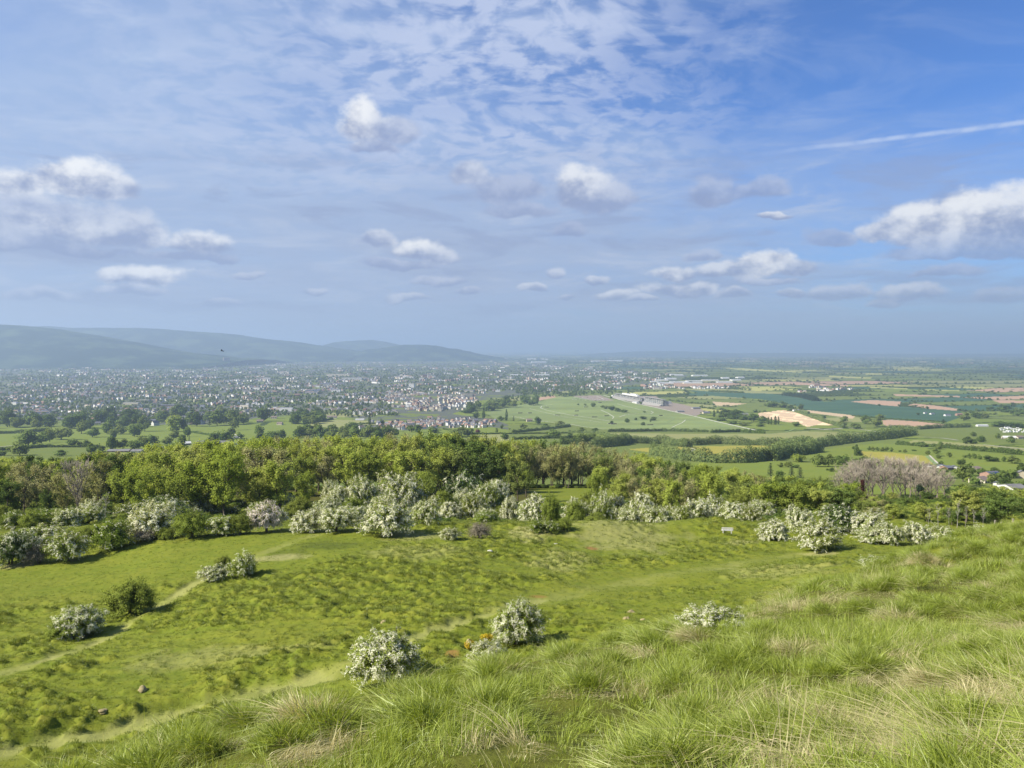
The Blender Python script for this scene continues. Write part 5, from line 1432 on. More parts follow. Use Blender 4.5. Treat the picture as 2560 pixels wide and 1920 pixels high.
VTREES = [(49, 1139, 43, 32, 'o'), (71, 1114, 56, 37, 'o'), (104, 1108, 30, 28, 'o'), (124, 1104, 28, 34, 'o'), (153, 1098, 50, 28, 'o'), (181, 1115, 28, 20, 'o'), (218, 1115, 17, 15, 'd'), (200, 1115, 13, 11, 'o'),
    (204, 1084, 30, 30, 'o'), (231, 1092, 29, 23, 'o'), (268, 1085, 24, 33, 'o'), (282, 1095, 20, 27, 'o'), (302, 1085, 27, 24, 'o'), (336, 1091, 34, 36, 'o'), (362, 1078, 27, 36, 'o'), (307, 1069, 33, 27, 'o'),
    (437, 1079, 39, 38, 'y'), (459, 1078, 18, 33, 'd'), (480, 1066, 17, 49, 'c'), (492, 1066, 27, 36, 'd'), (524, 1065, 13, 38, 'c'), (434, 1097, 24, 21, 'o'), (469, 1092, 21, 24, 'o'), (473, 1108, 9, 19, 'c'),
    (229, 1140, 27, 30, 'o'), (255, 1144, 30, 20, 'o'), (255, 1130, 20, 14, 'd'), (153, 1141, 30, 15, 'o'), (281, 1124, 26, 32, 'd'), (307, 1123, 32, 23, 'o'), (336, 1123, 35, 25, 'o'), (359, 1121, 35, 28, 'o'),
    (382, 1112, 26, 24, 'd'), (373, 1133, 32, 17, 'd'), (428, 1133, 29, 26, 'o'), (451, 1130, 32, 35, 'o'), (417, 1112, 26, 20, 'o'), (457, 1102, 18, 15, 'd'), (521, 1121, 26, 24, 'd'), (541, 1107, 32, 27, 'd'), (566, 1110, 32, 32, 'd'),
    (587, 1075, 23, 30, 'o'), (579, 1089, 21, 18, 'o'), (601, 1096, 18, 15, 'o'), (0, 1140, 30, 14, 'o'),
    (883, 1072, 20, 20, 'o'), (924, 1063, 8, 24, 'p'), (955, 1061, 14, 13, 'o'), (1028, 1080, 27, 17, 'o'), (1045, 1081, 23, 18, 'd'), (1086, 1082, 30, 15, 'o'), (1149, 1093, 50, 23, 'o'), (1172, 1092, 30, 20, 'o'), (1194, 1086, 13, 12, 'r'),
    (1242, 1083, 8, 13, 'o'), (1262, 1102, 20, 18, 'o'), (1266, 1052, 8, 25, 'p'), (1209, 1046, 9, 22, 'p'), (1252, 1052, 18, 12, 'o'), (1190, 1046, 15, 14, 'd'), (695, 1111, 26, 14, 'r'), (733, 1106, 20, 12, 'y'),
    (1344, 1061, 17, 18, 'd'), (1284, 1053, 9, 13, 'c'), (1488, 1083, 17, 12, 'd'), (1454, 1081, 20, 12, 'o'), (1386, 1095, 33, 21, 'o'), (1425, 1097, 16, 14, 'd'), (1400, 1066, 24, 13, 'o'), (1365, 1070, 24, 10, 'o'), (1310, 1072, 20, 12, 'o'),
    (1483, 1017, 12, 10, 'd'), (1515, 1022, 16, 9, 'o'), (1530, 1026, 18, 11, 'd'), (1545, 1029, 16, 9, 'd'), (1560, 1031, 18, 7, 'd'), (1505, 1019, 10, 6, 'o'), (1463, 1014, 8, 5, 'o'), (1445, 1013, 6, 5, 'o'),
    (1568, 1056, 12, 10, 'd'), (1589, 1050, 8, 6, 'd'), (1607, 1048, 18, 7, 'd'), (1634, 1052, 17, 9, 'd'), (1607, 1063, 11, 8, 'd'), (1529, 1058, 9, 6, 'd'), (1611, 1032, 8, 5, 'o'), (1626, 1055, 4, 7, 'p'),
    (1815, 1046, 36, 20, 'd'), (1838, 1048, 36, 22, 'd'), (1785, 1043, 7, 15, 'p'), (1860, 1050, 26, 14, 'd'), (1884, 1054, 30, 18, 'd'), (1906, 1058, 28, 17, 'o'), (1800, 1052, 30, 10, 'o'), (1830, 1060, 26, 10, 'o'), (1860, 1064, 28, 10, 'o'), (1900, 1066, 24, 8, 'o'),
    (1921, 1061, 7, 16, 'p'), (1928, 1062, 6, 17, 'p'), (1938, 1062, 9, 19, 'p'), (1946, 1061, 6, 17, 'p'), (1990, 1066, 22, 13, 'o'), (2003, 1024, 14, 13, 'd'), (2021, 1035, 8, 7, 'd'), (1932, 1018, 28, 14, 'd'), (1960, 1020, 20, 13, 'd'), (1975, 1024, 18, 11, 'd'),
    (2060, 1046, 10, 7, 'd'), (2106, 1068, 22, 16, 'o'), (2140, 1072, 26, 14, 'o'), (2165, 1060, 22, 20, 'o'), (2190, 1066, 24, 22, 'o'), (2200, 1050, 22, 14, 'o'), (2213, 1083, 14, 9, 'd'), (2245, 1076, 24, 12, 'o'), (2110, 1055, 20, 14, 'o'),
    (2198, 1015, 7, 5, 'd'), (2247, 1016, 6, 5, 'd'), (2318, 1023, 8, 7, 'd'), (2295, 1038, 8, 6, 'd'), (2358, 1058, 8, 9, 'p'), (2410, 1052, 24, 20, 'o'), (2440, 1046, 22, 16, 'd'), (2462, 1046, 20, 16, 'o'), (2475, 1024, 16, 8, 'd'), (2510, 1030, 34, 16, 'd'), (2545, 1040, 40, 18, 'o'),
    (2500, 1066, 50, 12, 'o'), (2540, 1068, 44, 12, 'd'), (2172, 1125, 9, 10, 'o'), (2182, 1127, 11, 11, 'o'), (2194, 1127, 9, 10, 'o'), (2204, 1128, 12, 11, 'o'), (2216, 1128, 12, 12, 'o'), (2228, 1129, 11, 11, 'o'), (2134, 1122, 9, 8, 'd'), (2262, 1131, 10, 8, 'o'), (2250, 1129, 8, 4, 'd'), (2285, 1127, 12, 4, 'd'),
    (2319, 1138, 12, 11, 'o'), (2373, 1144, 13, 13, 'o'), (2411, 1145, 11, 9, 'o'), (2423, 1147, 12, 13, 'o'), (2436, 1148, 12, 14, 'o'), (2449, 1149, 11, 12, 'o'), (2470, 1154, 24, 14, 'd'), (2486, 1154, 22, 11, 'd'), (2510, 1155, 14, 13, 'o'), (2536, 1159, 30, 18, 'o'),
    (2404, 1162, 19, 15, 'd'), (2453, 1106, 20, 16, 'd'), (2418, 1110, 20, 17, 'd'), (2432, 1110, 18, 12, 'd'), (2433, 1092, 14, 12, 'o'), (2493, 1097, 14, 14, 'o'), (2529, 1108, 22, 16, 'o'), (2303, 1117, 22, 13, 'o'), (2351, 1114, 14, 10, 'o'), (2347, 1124, 18, 14, 'o'), (2340, 1136, 18, 14, 'o'), (2346, 1147, 14, 10, 'o'), (2352, 1160, 12, 8, 'o'),
    (1979, 1194, 22, 28, 'c'), (2000, 1195, 20, 25, 'c'), (1926, 1190, 22, 30, 'c'), (1950, 1192, 20, 16, 'd'), (2079, 1179, 13, 10, 'd'), (2068, 1176, 8, 4, 'd'),
    (2044, 1167, 30, 30, 'o'), (2070, 1167, 32, 30, 'o'), (2094, 1162, 28, 22, 'o'), (2112, 1160, 22, 22, 'd'), (2134, 1164, 24, 24, 'o'), (2158, 1163, 26, 22, 'o'), (1998, 1155, 38, 18, 'y'), (1950, 1168, 14, 12, 'o'), (1970, 1168, 20, 14, 'o'), (1990, 1170, 18, 12, 'o'),
    (2408, 1204, 38, 40, 'o'), (2424, 1190, 26, 30, 'o'), (2456, 1190, 28, 18, 'o'), (2528, 1196, 28, 26, 'o'), (2504, 1196, 26, 20, 'o'), (2419, 1206, 14, 14, 'y'), (2552, 1190, 20, 30, 'd'), (2488, 1186, 22, 18, 'd'), (2480, 1210, 30, 26, 'o'), (2395, 1184, 18, 14, 'o'), (2360, 1180, 20, 12, 'o'), (2440, 1214, 30, 26, 'o'), (2512, 1216, 34, 22, 'd'), (2556, 1216, 30, 16, 'o'), (2330, 1178, 20, 10, 'o')]
def all_vale_trees():
    rg = random.Random(77)
    T = [t + (None,) for t in VTREES]
    for _ in range(40):      # along the left edge of the town
        px = rg.uniform(-20, 660); py = rg.uniform(1048, 1072) - (6 if px > 400 else 0); w = rg.uniform(20, 38)
        T.append((px, py, w, w * rg.uniform(.75, 1.1), rg.choice('oooodd'), None))
    for _ in range(30):      # the belt beyond the wooded crest
        px = rg.uniform(640, 1010); py = 1098 + rg.uniform(-7, 4) - (px - 640) * .012; w = rg.uniform(22, 36)
        T.append((px, py, w, w * rg.uniform(.75, 1.0), rg.choice('ooood'), None))
    for _ in range(26):      # clump in the middle
        px = rg.uniform(725, 810); py = rg.uniform(1040, 1060); w = rg.uniform(15, 26)
        T.append((px, py, w, w * rg.uniform(.8, 1.15), rg.choice('ooodd'), None))
    for _ in range(24):      # wood strip between the estate and the racecourse
        a = rg.random(); px = 1165 + a * 175; py = 1030 - a * 22 + rg.uniform(-7, 5); w = rg.uniform(15, 24)
        T.append((px, py, w, w * rg.uniform(.7, 1.0), rg.choice('oood'), None))
    T.sort(key=lambda t: -t[1])
    for i, (px, py, w, h, k, lab) in enumerate(T): vale_tree(px, py, w, h, k, lab, i)
all_vale_trees()

def hedge(pts, height, width, lab, mat=M_MID, seed=0, size=1.35):
    q = pxline(pts, 5); w = vale_at(q[:, 0], q[:, 1])
    rng = np.random.default_rng(seed)
    L = np.hypot(*np.diff(w[:, :2], axis=0).T); S = np.r_[0, L.cumsum()]
    n = int(S[-1] * (height + width) * 2.6)
    n = max(400, min(n, 30000))
    s = rng.uniform(0, S[-1], n)
    x, y = np.interp(s, S, w[:, 0]), np.interp(s, S, w[:, 1])
    top = height * (.55 + .9 * fbm(s / (height * 1.6) + seed * 7.1, s * 0 + seed, 3))
    a = rng.uniform(0, math.pi, n); r = rng.uniform(.5, 1, n)
    g = np.gradient(w[:, :2], axis=0); g /= np.linalg.norm(g, axis=1)[:, None] + 1e-9
    gx, gy = np.interp(s, S, g[:, 0]), np.interp(s, S, g[:, 1])
    o = np.cos(a) * r * width / 2 * (.7 + .6 * fbm(s / 9, s * 0 + seed + 3, 2))
    x, y = x - gy * o, y + gx * o
    zz = np.sin(a) * r * top
    org = w[len(w) // 2]
    c = np.c_[x, y, vale_z(x, y) + zz] - org
    mid = np.c_[np.interp(s, S, w[:, 0]), np.interp(s, S, w[:, 1]), vale_z(x, y) + .3 * height] - org
    size = max(size, 1.25 * math.sqrt(S[-1] * (height + width) * 2.0 / n))
    V, fcs = quads(c, size, rng, 1.1, (c - mid) / (np.linalg.norm(c - mid, axis=1)[:, None] + 1e-6) + np.array([0, 0, .4]), .9)
    tint = np.repeat(np.clip(fbm(s / 6, s * 0 + 2.0, 2) + rng.normal(0, .15, n), 0, 1), 4)
    o = link('hedge', new_mesh('hedge', V, fcs, [mat], attrs={'tint': ('FLOAT', 'POINT', tint)}), loc=org)
    tag(o, lab, 'hedge')
for i, (pts, h, wd, lab, m) in enumerate([
    ([(1520, 1080), (1570, 1079), (1656, 1077), (1770, 1080)], 5, 4, 'dark hedge along the near side of the racecourse', M_DARK),
    ([(1778, 1083), (1850, 1080), (1912, 1085)], 5, 4, 'short dark hedge below the end of the racecourse straight', M_DARK),
    ([(1480, 1120), (1545, 1114), (1570, 1108), (1660, 1110), (1722, 1118)], 10, 13, 'broad belt of trees above the winding pale track', M_HEDGE),
    ([(1400, 1112), (1440, 1112), (1490, 1110)], 9, 9, 'dense line of dark trees left of the winding pale track', M_DARK),
    ([(1728, 1112), (1800, 1109), (1850, 1111), (1920, 1113), (2010, 1111)], 9, 9, 'leafy belt along the top of the buttercup field', M_HEDGE),
    ([(1952, 1133), (2040, 1116), (2120, 1106), (2210, 1098), (2282, 1087)], 12, 16, 'thick wooded belt slanting across the pastures', M_HEDGE),
    ([(1920, 1152), (1955, 1142), (2000, 1136), (2040, 1128)], 11, 15, 'lower end of the slanting wooded belt', M_HEDGE),
    ([(1630, 1136), (1714, 1151), (1790, 1157), (1850, 1157), (1920, 1150), (1960, 1145)], 9, 9, 'hedge with trees below the buttercup field', M_HEDGE),
    ([(1280, 1101), (1375, 1097), (1440, 1097)], 4, 4, 'field hedge right above the wooded crest', M_DARK),
    ([(1420, 1081), (1490, 1084), (1530, 1094), (1560, 1101)], 4, 4, 'hedge running down from the racecourse edge', M_HEDGE),
    ([(1280, 1083), (1375, 1073), (1425, 1067)], 5, 5, 'hedge climbing towards the oval racecourse on the left', M_HEDGE),
    ([(2221, 1070), (2296, 1073), (2348, 1070), (2429, 1068)], 7, 7, 'hedge with trees under the lowest brown field', M_HEDGE),
    ([(2241, 1111), (2296, 1115), (2354, 1119), (2412, 1125), (2496, 1132), (2560, 1139), (2620, 1144)], 4, 4, 'long thin hedge across the right pastures', M_DARK),
    ([(2141, 1124), (2143, 1140)], 5, 4, 'short dark hedge running downhill in the right pastures', M_DARK),
    ([(0, 1129), (110, 1119), (250, 1118)], 3, 4, 'low hedge across the left green field', M_DARK),
    ([(-60, 1086), (55, 1083), (120, 1077)], 5, 5, 'hedge at the top of the left green field', M_DARK),
    ([(640, 1102), (690, 1111)], 2.5, 3, 'low hedge right of the farm sheds', M_DARK), ([(585, 1099), (640, 1106)], 2.5, 3, 'low hedge beside the farm lane', M_DARK),
    ([(460, 1078), (535, 1090)], 2.5, 3, 'thin hedge in the parkland beside the cedars', M_DARK),
    ([(756, 1062), (800, 1055), (832, 1049)], 5, 5, 'hedge on the left of the field with the lone poplar', M_DARK), ([(880, 1061), (930, 1060), (992, 1058)], 3, 4, 'hedge under the lone poplar', M_DARK),
    ([(1108, 1074), (1190, 1087), (1290, 1086), (1420, 1084)], 2.5, 3, 'thin hedge across the meadow below the village', M_DARK),
    ([(1958, 988), (2000, 993), (2042, 1003)], 13, 22, 'dark strip of wood at the edge of the wheat', M_CONIFER),
    ([(1772, 979), (1860, 983)], 7, 9, 'dark hedge at the far edge of the wheat', M_DARK), ([(2130, 1040), (2200, 1047), (2300, 1052), (2365, 1056)], 2.5, 4, 'low hedge along the bottom of the wheat', M_DARK),
    ([(2425, 1127), (2460, 1128), (2500, 1132)], 4, 4, 'dark clipped hedge in the right pasture', M_DARK), ([(1990, 1030), (2060, 1055), (2110, 1070)], 6, 8, 'scrubby hedge right of the striped polythene field', M_HEDGE)]):
    hedge(pts, h * 1.45, wd * 1.3, lab, m, i + 1)

# ------------------------------------------------------------------ buildings
M_WHITE = plain('white_render', (.64, .63, .59), .8, .08, .4); M_CREAMW = plain('cream_render', (.54, .49, .38), .8, .1, .4); M_STONE = plain('pale_stone', (.46, .40, .29), .9, .15, .6)
M_BRICK = plain('red_brick', (.30, .185, .135), .9, .15, .6); M_SLATE = plain('slate_roof', (.115, .115, .135), .6, .2, .8); M_BROWNR = plain('brown_tile_roof', (.17, .13, .11), .8, .2, .8)
M_REDR = plain('red_tile_roof', (.23, .135, .10), .8, .2, .8); M_GLASS = plain('window_glass', (.035, .045, .06), .15, .1, .5, spec=.6); M_METAL = plain('pale_sheet_roof', (.47, .47, .46), .5, .08, .1)
M_DARKSHEET = plain('weathered_sheet_roof', (.16, .155, .15), .7, .2, .2); M_CONC = plain('concrete', (.30, .285, .265), .85, .12, .3); M_SOLAR = plain('solar_panel', (.03, .045, .09), .2, .1, .5, spec=.6)
M_TYRE = plain('tyre', (.03, .03, .03), .8, .1, 2)
WALLS = [M_WHITE, M_CREAMW, M_BRICK, M_STONE]; ROOFS = [M_SLATE, M_BROWNR, M_REDR]
WNAME = ['white', 'cream', 'red brick', 'stone']; RNAME = ['slate', 'brown tiled', 'red tiled']
def house_parts(w, d, e, r, chim=True):
    """walls with gables, pitched roof with overhang, chimney; x is the ridge line"""
    A = MB(); A.add([(-w/2, -d/2, -.6), (w/2, -d/2, -.6), (w/2, d/2, -.6), (-w/2, d/2, -.6), (-w/2, -d/2, e), (w/2, -d/2, e), (w/2, d/2, e), (-w/2, d/2, e)], [[0, 1, 5, 4], [1, 2, 6, 5], [2, 3, 7, 6], [3, 0, 4, 7]])
    A.add([(-w/2, -d/2, e), (-w/2, d/2, e), (-w/2, 0, e + r), (w/2, -d/2, e), (w/2, d/2, e), (w/2, 0, e + r)], [[1, 0, 2], [3, 4, 5]])
    B = MB(); o = .35; k = r / (d / 2); t = .16
    for s in (-1, 1):
        y0, y1 = s * (d / 2 + o), 0.0; za, zb = e - o * k + .05, e + r + .05
        v = [(-w/2 - o, y0, za), (w/2 + o, y0, za), (w/2 + o, y1, zb), (-w/2 - o, y1, zb)]
        v += [(a, b, c + t) for a, b, c in v]
        B.add(v, [[0, 1, 2, 3], [7, 6, 5, 4], [0, 4, 5, 1], [1, 5, 6, 2], [3, 7, 4, 0]])
    Cm = MB().box((w * .32, 0, e + r + .3), (.8, .6, 1.5)) if chim else None
    return A, B, Cm
def house_single(wi, ri, seed):
    rg = random.Random(seed); w, d, e, r = rg.uniform(8, 12), rg.uniform(6.5, 8), rg.uniform(4.6, 5.6), rg.uniform(2.4, 3.4)
    A, B, Cm = house_parts(w, d, e, r)
    M = MB()
    for v, f in zip(A.v, [None] * len(A.v)): pass
    A2, B2, C2 = A.mesh('a', []), B.mesh('b', []), Cm.mesh('c', [])
    G = MB()
    for s in (-1, 1):
        for x in (-.3, .05, .33):
            for z in (1.0, 3.3): G.box((x * w, s * (d / 2 + .02), z + .6), (1.3, .06, 1.2))
    V, Fa, MI, o = [], {3: [], 4: []}, {3: [], 4: []}, 0
    for k, b in enumerate((A, B, Cm, G)):
        vv = np.concatenate(b.v); V.append(vv)
        mi = (0, 1, 2, 3)[k]
        for f in b.f4: Fa[4].append(f + o); MI[4].append(np.full(len(f), mi))
        for f in b.f3: Fa[3].append(f + o); MI[3].append(np.full(len(f), mi))
        o += len(vv)
    fs = [np.concatenate(Fa[4]), np.concatenate(Fa[3])]; ms = [np.concatenate(MI[4]), np.concatenate(MI[3])]
    return new_mesh('house', np.concatenate(V), fs, [WALLS[wi], ROOFS[ri], M_BRICK, M_GLASS], mat_idx=np.concatenate(ms))
HM = {(wi, ri): [house_single(wi, ri, wi * 10 + ri + 100 * s) for s in range(2)] for wi in range(4) for ri in range(3)}

def street_houses(poly, n_target, seed, spacing=12.5, size_floor=0.0, lo=3, hi=9):
    rg = random.Random(seed); q = np.array(poly); out = []; grid = {}
    tries = 0
    while len(out) < n_target and tries < n_target * 6:
        tries += 1
        px, py = rg.uniform(q[:, 0].min(), q[:, 0].max()), rg.uniform(q[:, 1].min(), q[:, 1].max())
        if not in_poly(np.array([px]), np.array([py]), poly)[0]: continue
        g = vale_at(px, py); an = round(float(fbm(g[0:1] / 400, g[1:2] / 400, 2)[0]) * 9) / 9 * 3.3 + rg.choice((0, 0, math.pi / 2)) + rg.uniform(-.12, .12)
        for k in range(rg.randint(lo, hi)):
            for s in (-1, 1):
                if rg.random() < .12: continue
                x = g[0] + math.cos(an) * k * spacing - math.sin(an) * s * 12 + rg.uniform(-1, 1); y = g[1] + math.sin(an) * k * spacing + math.cos(an) * s * 12 + rg.uniform(-1, 1)
                key = (int(x // 9), int(y // 9))
                if any((key[0] + a, key[1] + b) in grid for a in (-1, 0, 1) for b in (-1, 0, 1)): continue
                z = float(vale_z(np.array([x]), np.array([y]))[0]); hx, hy = to_px(np.array([x, y, z]))
                if not in_poly(np.array([hx]), np.array([hy]), poly)[0]: continue
                grid[key] = 1; out.append((x, y, z, an + rg.choice((0, 0, 0, math.pi / 2)), float(hx), float(hy)))
    return out
ESTATE = z2((1130, 620), (1900, 640), (1980, 720), (1750, 790), (1500, 800), (1200, 760), (1100, 700))
VILLAGE = z2((850, 905), (1060, 885), (1330, 885), (1400, 850), (1500, 850), (2000, 860), (2212, 930), (2212, 960), (1600, 930), (1300, 950), (1000, 955), (870, 950))
NEARTOWN = [(0, 1010), (640, 1005), (960, 1000), (1000, 1040), (880, 1046), (800, 1034), (640, 1044), (560, 1060), (300, 1061), (0, 1046)]
MIDTOWN = [(0, 950), (1200, 945), (1280, 975), (1200, 985), (960, 985), (960, 1005), (640, 1008), (0, 1012)]
FARTOWN = [(0, 916), (200, 908), (500, 897), (800, 895), (1280, 904), (1500, 920), (1700, 938), (1660, 950), (1500, 965), (1330, 985), (1280, 975), (1200, 948), (0, 952)]
def houses():
    H = []
    for poly, n, z, kw in ((VILLAGE, 120, 'in the village strip below the estate', {'spacing': 15}), (ESTATE, 330, 'in the dense estate beside the racecourse wood', {'spacing': 11}),
                           (NEARTOWN, 620, 'at the near edge of the town', {}), (MIDTOWN, 1500, 'town', {}), (FARTOWN, 2300, 'town', {}),
                           (z4((230, 430), (520, 430), (790, 470), (780, 505), (400, 500), (220, 495)), 46, 'in the small far village beyond the wheat', {'spacing': 16}),
                           (z3((620, 380), (1250, 420), (1900, 440), (1900, 460), (1200, 465), (600, 470)), 160, 'town', {})):
        for h in street_houses(poly, n, len(H) + 5, **kw): H.append(h + (z,))
    rg = random.Random(3)
    H.sort(key=lambda h: h[1])
    near = [h for h in H if h[6] != 'town'][:285]
    rest = [h for h in H if h not in set(near)]
    mix = {'in the dense estate beside the racecourse wood': ([.30, .30, .16, .24], [.4, .5, .1]), 'in the village strip below the estate': ([.55, .2, .2, .05], [.35, .3, .35])}
    def pick(z):
        a, b = mix.get(z, ([.46, .2, .22, .12], [.5, .32, .18]))
        return rg.choices(range(4), a)[0], rg.choices(range(3), b)[0]
    for (x, y, zz, an, px, py, z) in near:
        wi, ri = pick(z)
        o = link('house', rg.choice(HM[(wi, ri)]), loc=(x, y, zz), rot=(0, 0, an))
        s = rg.uniform(.9, 1.2); o.scale = (s, s, s)
        tag(o, '%s house with a %s roof %s' % (WNAME[wi], RNAME[ri], z), 'house', '%s houses with %s roofs %s' % (WNAME[wi], RNAME[ri], z))
    # the rest of the town, thousands of roofs
    V, F4, F3, M4, M3, o = [], [], [], [], [], 0
    for (x, y, zz, an, px, py, z) in rest:
        wi, ri = pick(z); s = rg.uniform(.9, 1.35) * (1.15 if y > 5000 else 1)
        w, d, e, r = rg.uniform(8, 14) * s, rg.uniform(7, 9) * s, rg.uniform(4.6, 7.5) * s, rg.uniform(2.2, 3.4) * s
        if rg.random() < .06: w *= 2.6; e *= 1.5; r *= .5
        c, sn = math.cos(an), math.sin(an)
        v = np.array([(-w/2, -d/2, -1), (w/2, -d/2, -1), (w/2, d/2, -1), (-w/2, d/2, -1), (-w/2, -d/2, e), (w/2, -d/2, e), (w/2, d/2, e), (-w/2, d/2, e), (-w/2, 0, e + r), (w/2, 0, e + r)])
        V.append(np.c_[v[:, 0] * c - v[:, 1] * sn + x, v[:, 0] * sn + v[:, 1] * c + y, v[:, 2] + zz])
        F4.append(np.array([[0, 1, 5, 4], [1, 2, 6, 5], [2, 3, 7, 6], [3, 0, 4, 7], [4, 5, 9, 8], [6, 7, 8, 9]]) + o); M4 += [wi] * 4 + [4 + ri] * 2
        F3.append(np.array([[5, 6, 9], [7, 4, 8]]) + o); M3 += [wi] * 2
        o += 10
    me = new_mesh('distant_houses', np.concatenate(V), [np.concatenate(F4), np.concatenate(F3)], WALLS + ROOFS, mat_idx=np.array(M4 + M3))
    tag(link('distant_houses', me), 'thousands of far houses and roofs filling the hazy town', 'houses', kind='stuff')
houses()

def tree_scatter(name, P, wh, label, seed):
    rng = np.random.default_rng(seed); n = len(P)
    src = [join_parts(name + '_kind', round_tree(400 + i, m, 480, 12, (.40, .40, .40), .47, .22, .125, low=True)) for i, m in enumerate((M_MID, M_MID, M_DARK, M_MID))]
    scatter(name, P, np.c_[np.zeros(n), np.zeros(n), rng.uniform(0, 6.28, n)], np.c_[wh[:, 0], wh[:, 0], wh[:, 1]], rng.random(n), rng.choice(4, n, p=[.20, .2, .45, .15]), src, label, 'trees')
def far_trees():
    rng = np.random.default_rng(61)
    # trees between the houses
    pts, wh = [], []
    for poly, n, a, b in ((NEARTOWN, 1700, 6, 14), (MIDTOWN, 3400, 7, 15), (FARTOWN, 6500, 9, 18), (VILLAGE, 90, 4, 9), (ESTATE, 160, 3, 6), (z3((0, 420), (600, 380), (900, 460), (900, 500), (400, 520), (0, 560)), 420, 8, 16)):
        q = np.array(poly); px = rng.uniform(q[:, 0].min(), q[:, 0].max(), n * 2); py = rng.uniform(q[:, 1].min(), q[:, 1].max(), n * 2)
        m = in_poly(px, py, poly); px, py = px[m][:n], py[m][:n]
        g = vale_at(px, py); pts.append(g); w = rng.uniform(a, b, len(g)); wh.append(np.c_[w, w * rng.uniform(.8, 1.25, len(g))])
    tree_scatter('town_trees', np.concatenate(pts), np.concatenate(wh), 'countless garden and street trees between the roofs of the town', 1)
    # hedgerow trees and copses of the far fields: they stand on the field borders
    pts, wh = [], []
    for y0, y1, n, a, b in ((2500, 4500, 26000, 6, 13), (4500, 9000, 34000, 9, 18), (9000, 20000, 36000, 14, 30)):
        y = rng.uniform(y0, y1, n); x = y * rng.uniform(-.75, .75, n)
        h, d = cells(x, y, 330, 220, .35) if y1 <= 4500 else cells(x, y, 700, 460, .2)
        m = (d < (7 if y1 <= 4500 else 16 if y1 <= 9000 else 40)) & (rng.random(n) < .85)
        x, y = x[m], y[m]; z = vale_z(x, y)
        px, py = to_px(np.stack([x, y, z], -1))
        m = ~in_poly(px, py, TOWN)
        for c, poly in FIELDS: m &= ~in_poly(px, py, poly)
        g = np.c_[x, y, z][m]; pts.append(g); w = rng.uniform(a, b, len(g)); wh.append(np.c_[w * 1.3, w * rng.uniform(.6, 1, len(g))])
    P, W = np.concatenate(pts), np.concatenate(wh)
    tree_scatter('far_hedgerow_trees', P, W, 'hazy lines of hedgerow trees across the far vale', 2)
far_trees()

def building(name, px, py, wpx, hpx, depth, wall, roof, lab, cat, group=None, rz=0.0, flat=False, bands=0, ridge=.25):
    """a large building with its foot at a photo point: walls, roof and rows of windows as parts"""
    g = vale_at(px, py); s = g[1] / F; w, h = wpx * s, hpx * s
    root = bpy.data.objects.new(name, None); COL.objects.link(root); root.location = g; root.rotation_euler = (0, 0, rz); tag(root, lab, cat, group)
    if flat:
        MB().box((0, 0, h / 2 - .5), (w, depth, h + 1)).build('wall', wall, root)
        MB().box((0, 0, h + .3), (w + .6, depth + .6, .6)).box((w * .18, 0, h + 1.4), (w * .2, depth * .4, 2)).build('roof', roof, root)
    else:
        A, B, _ = house_parts(w, depth, h * (1 - ridge), h * ridge, False)
        A.build('wall', wall, root); B.build('roof', roof, root)
    for k in range(bands):
        z = (k + .55) * (h * (1 if flat else 1 - ridge)) / bands
        G = MB(); m = max(3, int(w / 4.5))
        if m <= 8:
            G.box((0, 0, 0), (w / m * .5, .08, h * .2)); me = G.mesh('window', [M_GLASS])
            for q in range(m): link('window', me, root, loc=((q + .5) / m * w - w / 2, -depth / 2 - .03, z))
            continue
        for q in range(m): G.box(((q + .5) / m * w - w / 2, -depth / 2 - .03, z), (w / m * .55, .08, h / bands * .42))
        G.build('window', M_GLASS, root)
    return root
M_TOWER = plain('buff_panels', (.20, .165, .15), .85, .1, .3)
